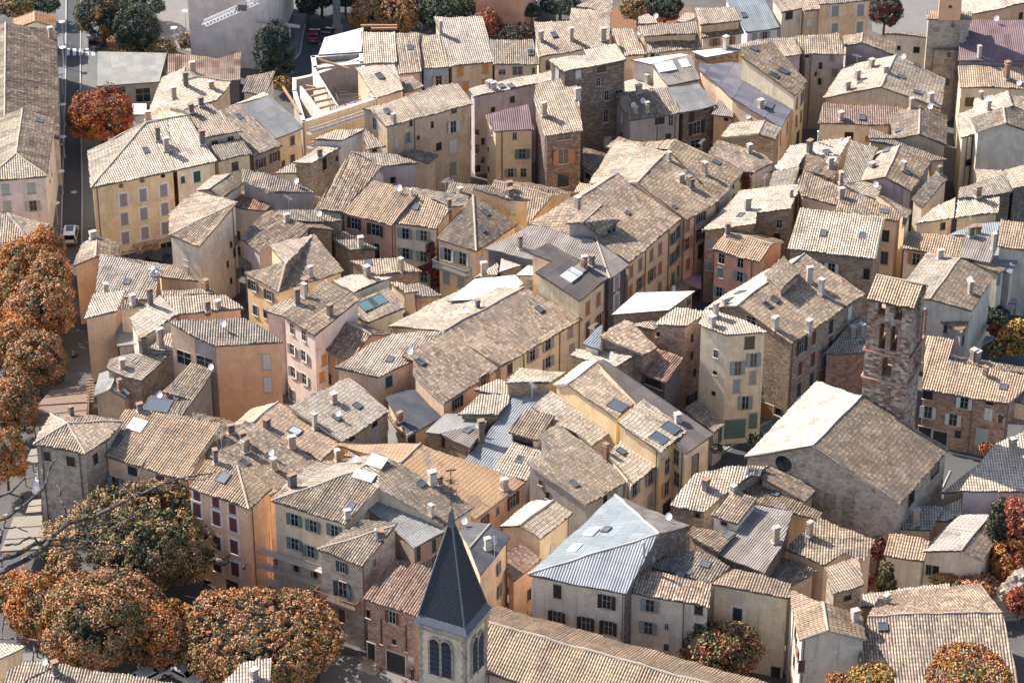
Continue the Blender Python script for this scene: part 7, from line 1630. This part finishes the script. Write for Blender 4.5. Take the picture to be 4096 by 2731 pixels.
# people
def person(loc,rz,label,shirt,trousers,pose=0,hairc='hair'):
    root=thing('person',loc,label,'person',None,rz)
    J={'pel':(0,0,.95),'che':(0,0.02,1.32),'nek':(0,0,1.5),'hed':(0,0.03,1.63),'top':(0,0.02,1.74)}
    arm=0.25 if pose==0 else 0.5
    for s_,t in ((-1,'l'),(1,'r')):
        J['hip'+t]=(s_*.10,0,.9); J['kne'+t]=(s_*.12,.04+.08*s_*(1-pose),.5); J['ank'+t]=(s_*.13,-.03+.12*s_*(1-pose),.08); J['toe'+t]=(s_*.15,.13+.12*s_*(1-pose),.04)
        J['sho'+t]=(s_*.19,0,1.42); J['elb'+t]=(s_*.27,.05+.1*pose,1.16+.1*pose); J['wri'+t]=(s_*.27,.16+.22*pose,.96+.35*pose); J['han'+t]=(s_*.26,.2+.25*pose,.9+.38*pose)
    E=[('pel','che'),('che','nek'),('nek','hed'),('hed','top')]; rad={'pel':.15,'che':.16,'nek':.065,'hed':.10,'top':.07}
    for t in 'lr':
        E+=[('pel','hip'+t),('hip'+t,'kne'+t),('kne'+t,'ank'+t),('ank'+t,'toe'+t),('che','sho'+t),('sho'+t,'elb'+t),('elb'+t,'wri'+t),('wri'+t,'han'+t)]
        rad.update({'hip'+t:.1,'kne'+t:.065,'ank'+t:.045,'toe'+t:.04,'sho'+t:.065,'elb'+t:.045,'wri'+t:.032,'han'+t:.038})
    names=list(J); verts=[J[n] for n in names]; edges=[(names.index(a),names.index(b)) for a,b in E]
    for t in 'lr':     # five short fingers on each hand
        hx,hy,hz=J['han'+t]
        for k in range(5):
            names.append('f%s%d'%(t,k)); rad['f%s%d'%(t,k)]=.009; o_=(k-2)*.017
            verts.append((hx+o_*(1 if k else 1.8),hy+.05+.02*(k==2),hz-.05 if k else hz-.01)); edges.append((names.index('han'+t),len(verts)-1))
    me=bpy.data.meshes.new('body'); me.from_pydata(verts,edges,[]); o=bpy.data.objects.new('body',me); COL.objects.link(o)
    o.modifiers.new('s','SKIN'); 
    for i,n_ in enumerate(names):
        me.skin_vertices[0].data[i].radius=(rad[n_],rad[n_]); me.skin_vertices[0].data[i].use_root=(n_=='pel')
    sb=o.modifiers.new('u','SUBSURF'); sb.levels=2; sb.render_levels=2
    bpy.context.view_layer.update(); me2=bpy.data.meshes.new_from_object(o.evaluated_get(bpy.context.evaluated_depsgraph_get())); bpy.data.objects.remove(o)
    for k in (shirt,trousers,'skin',hairc,'tyre'): me2.materials.append(MATS[k]) if k else None
    for p in me2.polygons:
        c=p.center; arm_=abs(c.x)>.22 and c.z<1.1+.35*pose and c.z>.75
        p.material_index=2 if (c.z>1.5 or (arm_ and c.y>.14)) else (1 if c.z<.93 else 0)
        if c.z>1.68 or (c.z>1.6 and c.y<-.0): p.material_index=3
        if c.z<.1: p.material_index=4
    me2.polygons.foreach_set('use_smooth',[True]*len(me2.polygons)); b=bpy.data.objects.new('body',me2); COL.objects.link(b); b.parent=root
person((wp.x,wp.y,4.03),R(30),'person in blue work clothes standing on the scaffold deck','bluecloth','darkcloth',1)
c=at(13,1338,1545,0.02); person(c,R(200),'person in dark clothes walking by the foot of the spire tower','darkcloth','darkcloth')
c=at(2,185,1440,0.02); person(c,R(120),'person in dark clothes standing at the cafe terrace','darkcloth','bluecloth')
# dog beside the walker
c=at(13,1275,1560,0); root=thing('dog',(c.x,c.y,0),'small tan dog beside the walking person','dog',None,R(150))
vs=[(0,0,.38),(.22,0,.40),(.36,0,.5),(.48,0,.5),(-.24,0,.38),(-.40,0,.5)]; es=[(0,1),(1,2),(2,3),(0,4),(4,5)]; rs=[.11,.12,.07,.045,.1,.02]
for i_,x_ in ((1,.22),(4,-.24)):
    for s_ in (-1,1): vs+= [(x_,s_*.07,.28),(x_-.03*(1 if x_<0 else -1),s_*.07,.14),(x_+.01,s_*.07,.02)]; k=len(vs)-3; es+=[(i_,k),(k,k+1),(k+1,k+2)]; rs+=[.05,.03,.025]
me=bpy.data.meshes.new('body'); me.from_pydata(vs,es,[]); o=bpy.data.objects.new('body',me); COL.objects.link(o); o.modifiers.new('s','SKIN')
for i,r in enumerate(rs): me.skin_vertices[0].data[i].radius=(r,r)
me.skin_vertices[0].data[0].use_root=True; o.modifiers.new('u','SUBSURF').levels=1; bpy.context.view_layer.update()
me2=bpy.data.meshes.new_from_object(o.evaluated_get(bpy.context.evaluated_depsgraph_get())); bpy.data.objects.remove(o); me2.materials.append(MATS['wood']); b=bpy.data.objects.new('body',me2); COL.objects.link(b); b.parent=root
# stone steps of the rough house
c=at(13,1000,1440,0); root=thing('stone_steps',c,'three worn stone steps below the dark door of the rough stone house','steps'); m=MB()
hh=[h for h in HOUSES if h['root'].get('label','').startswith('rough stone house')][0]; e=(hh['V'][1]-hh['V'][0]); ang=math.atan2(e.y,e.x)
for k in range(3):
    M=Matrix.Translation((0,0,0))@Matrix.Rotation(ang,4,'Z'); m.box((0,-.6+.42*k,.11+.2*k),(1.25-.2*k,.55,.11+.0*k),'stonel',M)
m.obj('step',root)
c=at(32,2140,930,0); root=thing('stone_stairs',c,'stone staircase climbing beside the orange courtyard house','stairs'); m=MB()
for k in range(10): m.box((0.12*k,.45*k,.11+.2*k),(.8,.26,.11+.2*k if k<1 else .1+.1*k),'stonel')
m.obj('step',root)
# pale rocks, bollards
m=MB(); c=at(33,2230,800,2.0); root=thing('rocky_ledge',(c.x,c.y,0),'jagged pale rock and ruined wall top at the right edge','rock')
for k in range(26):
    p=at(33,2130+k*9,900-k*8+random.randint(-12,12),2.5+k*.12); s_=random.uniform(.4,.9); M=Matrix.Translation(p)@Matrix.Rotation(random.random()*3,4,Vector((random.random(),random.random(),1)).normalized()); m.box((0,0,0),(s_,s_*.8,s_*.6),'stonel',M)
    m.box((p.x,p.y,p.z/2-.2),(.6,.6,p.z/2),'stonel')
m.obj('rock',root,root.location)
for i,(x,y) in enumerate(((300,1360),(350,1395),(513,1425),(622,1440))):
    c=at(3,x,y,0); root=thing('bollard',c,['tall thin bollard left of the parking marking','stout black bollard with a knob by the parking marking','black bollard behind the low roof ridge','last black bollard before the trees'][i],'bollard','bollards along the lower car park'); m=MB(); m.cyl((0,0,0),.09,1.0,'iron',8,.07); m.cyl((0,0,1.0),.13,.15,'iron',8,.05); m.obj('post',root)
# wall lanterns
for K,x,y in ((3,1985,610),(32,285,520),(32,2195,700),(21,1658,915)):
    b=cast(K,x,y)
    if b and b[1]=='w':
        n=Vector((b[4].x,b[4].y,0)).normalized(); n=-n if n.dot(b[3]-CAM)>0 else n; p=b[3]
        m=MB(); m.bar(p,p+n*.7+Vector((0,0,.3)),.05,'iron'); q_=p+n*.75; m.cyl((q_.x,q_.y,q_.z-.35),.1,.4,'iron',6,.2); m.cyl((q_.x,q_.y,q_.z+.05),.24,.15,'iron',6,.04); m.obj('wall_lantern',b[2]['root'],b[2]['loc'])
# bare lichen covered branches close to the camera
root=thing('bare_tree',at(3,-600,900,CAMH-60),'bare lichen spotted branches reaching in from the left edge','tree')
D0=46.0
def near(K,x,y,d=D0):
    r=ray(K,x,y).normalized(); return CAM+r*d
def branch(K,pts,r0,r1,d=D0,name='branch'):
    P=[]; 
    for i in range(len(pts)-1):
        for t in range(4): 
            f=t/4; x=pts[i][0]+(pts[i+1][0]-pts[i][0])*f; y=pts[i][1]+(pts[i+1][1]-pts[i][1])*f; P.append((x+random.uniform(-5,5),y+random.uniform(-5,5)))
    P.append(pts[-1]); n=len(P); m=MB()
    pts3=[near(K,x,y,d+0.25*math.sin(i*.9)) for i,(x,y) in enumerate(P)]; s_=D0/FPX/2
    rs=[(r0+(r1-r0)*i/(n-1))*s_*random.uniform(.82,1.22) for i in range(n)]
    m.tube(pts3,rs,'lichenbark',7)
    for i in range(n):
        if random.random()<.45: 
            p=pts3[i]; q_=p+Vector((random.uniform(-1,1),random.uniform(-1,1),random.uniform(.0,1)))*rs[i]*.9; m.tube([q_-Vector((rs[i]*1.3,0,0)),q_,q_+Vector((rs[i]*1.3,0,0))],[rs[i]*.3,rs[i]*.75,rs[i]*.3],'lichen' if random.random()<.6 else 'mortar',5)
    m.obj(name,root,root.location)
branch(3,[(-250,760),(0,680),(180,600),(330,510),(420,390),(540,290),(760,240),(1000,110),(1180,30),(1420,-70),(1500,-80),(1700,-110)],26,5)
branch(3,[(-250,600),(0,580),(130,550),(230,480),(420,400)],22,14); branch(3,[(-100,300),(60,240),(220,120),(350,10),(400,-150),(455,-240)],18,6); branch(3,[(-80,110),(100,30),(180,-60),(290,-90)],14,5)
branch(3,[(-100,560),(0,440),(40,240),(110,180)],14,6); branch(3,[(290,450),(430,420),(600,430),(770,432)],15,6); branch(3,[(400,470),(560,480),(720,515),(860,520),(950,480)],8,4); branch(3,[(640,300),(740,325),(860,290),(1000,255),(1095,235)],10,4)
branch(3,[(50,460),(140,455),(230,410),(280,410),(300,450)],9,7); branch(3,[(480,470),(540,430),(612,365)],6,3); branch(3,[(790,190),(790,60),(780,-10),(720,-20)],9,4); branch(3,[(650,210),(640,150),(590,115)],9,6)
branch(3,[(530,240),(520,170),(485,100),(480,20),(430,-40)],9,4); branch(3,[(1040,110),(1020,40),(960,-30),(930,-80)],6,3); branch(3,[(1080,90),(1080,-20),(1130,-140),(1170,-230)],8,4); branch(3,[(1080,-30),(1160,-45),(1230,-40)],5,3)
branch(3,[(-80,1215),(60,1215),(180,1215),(300,1225),(415,1240)],9,5); branch(3,[(268,1225),(272,1300),(265,1400)],8,5); branch(3,[(-40,980),(40,900),(90,810)],9,3); branch(3,[(10,1215),(30,1080),(30,900)],5,3); branch(3,[(170,1640),(220,1540),(370,1470),(440,1440)],12,4)
branch(2,[(1500,1230),(1620,1240),(1700,1190),(1730,1160)],5,2); branch(3,[(0,340),(120,320),(220,358)],8,4); branch(2,[(350,1330),(345,1200),(330,1150)],6,3)
import os
for o in list(scn.objects):
    if o.type=='CURVE': bpy.data.objects.remove(o)
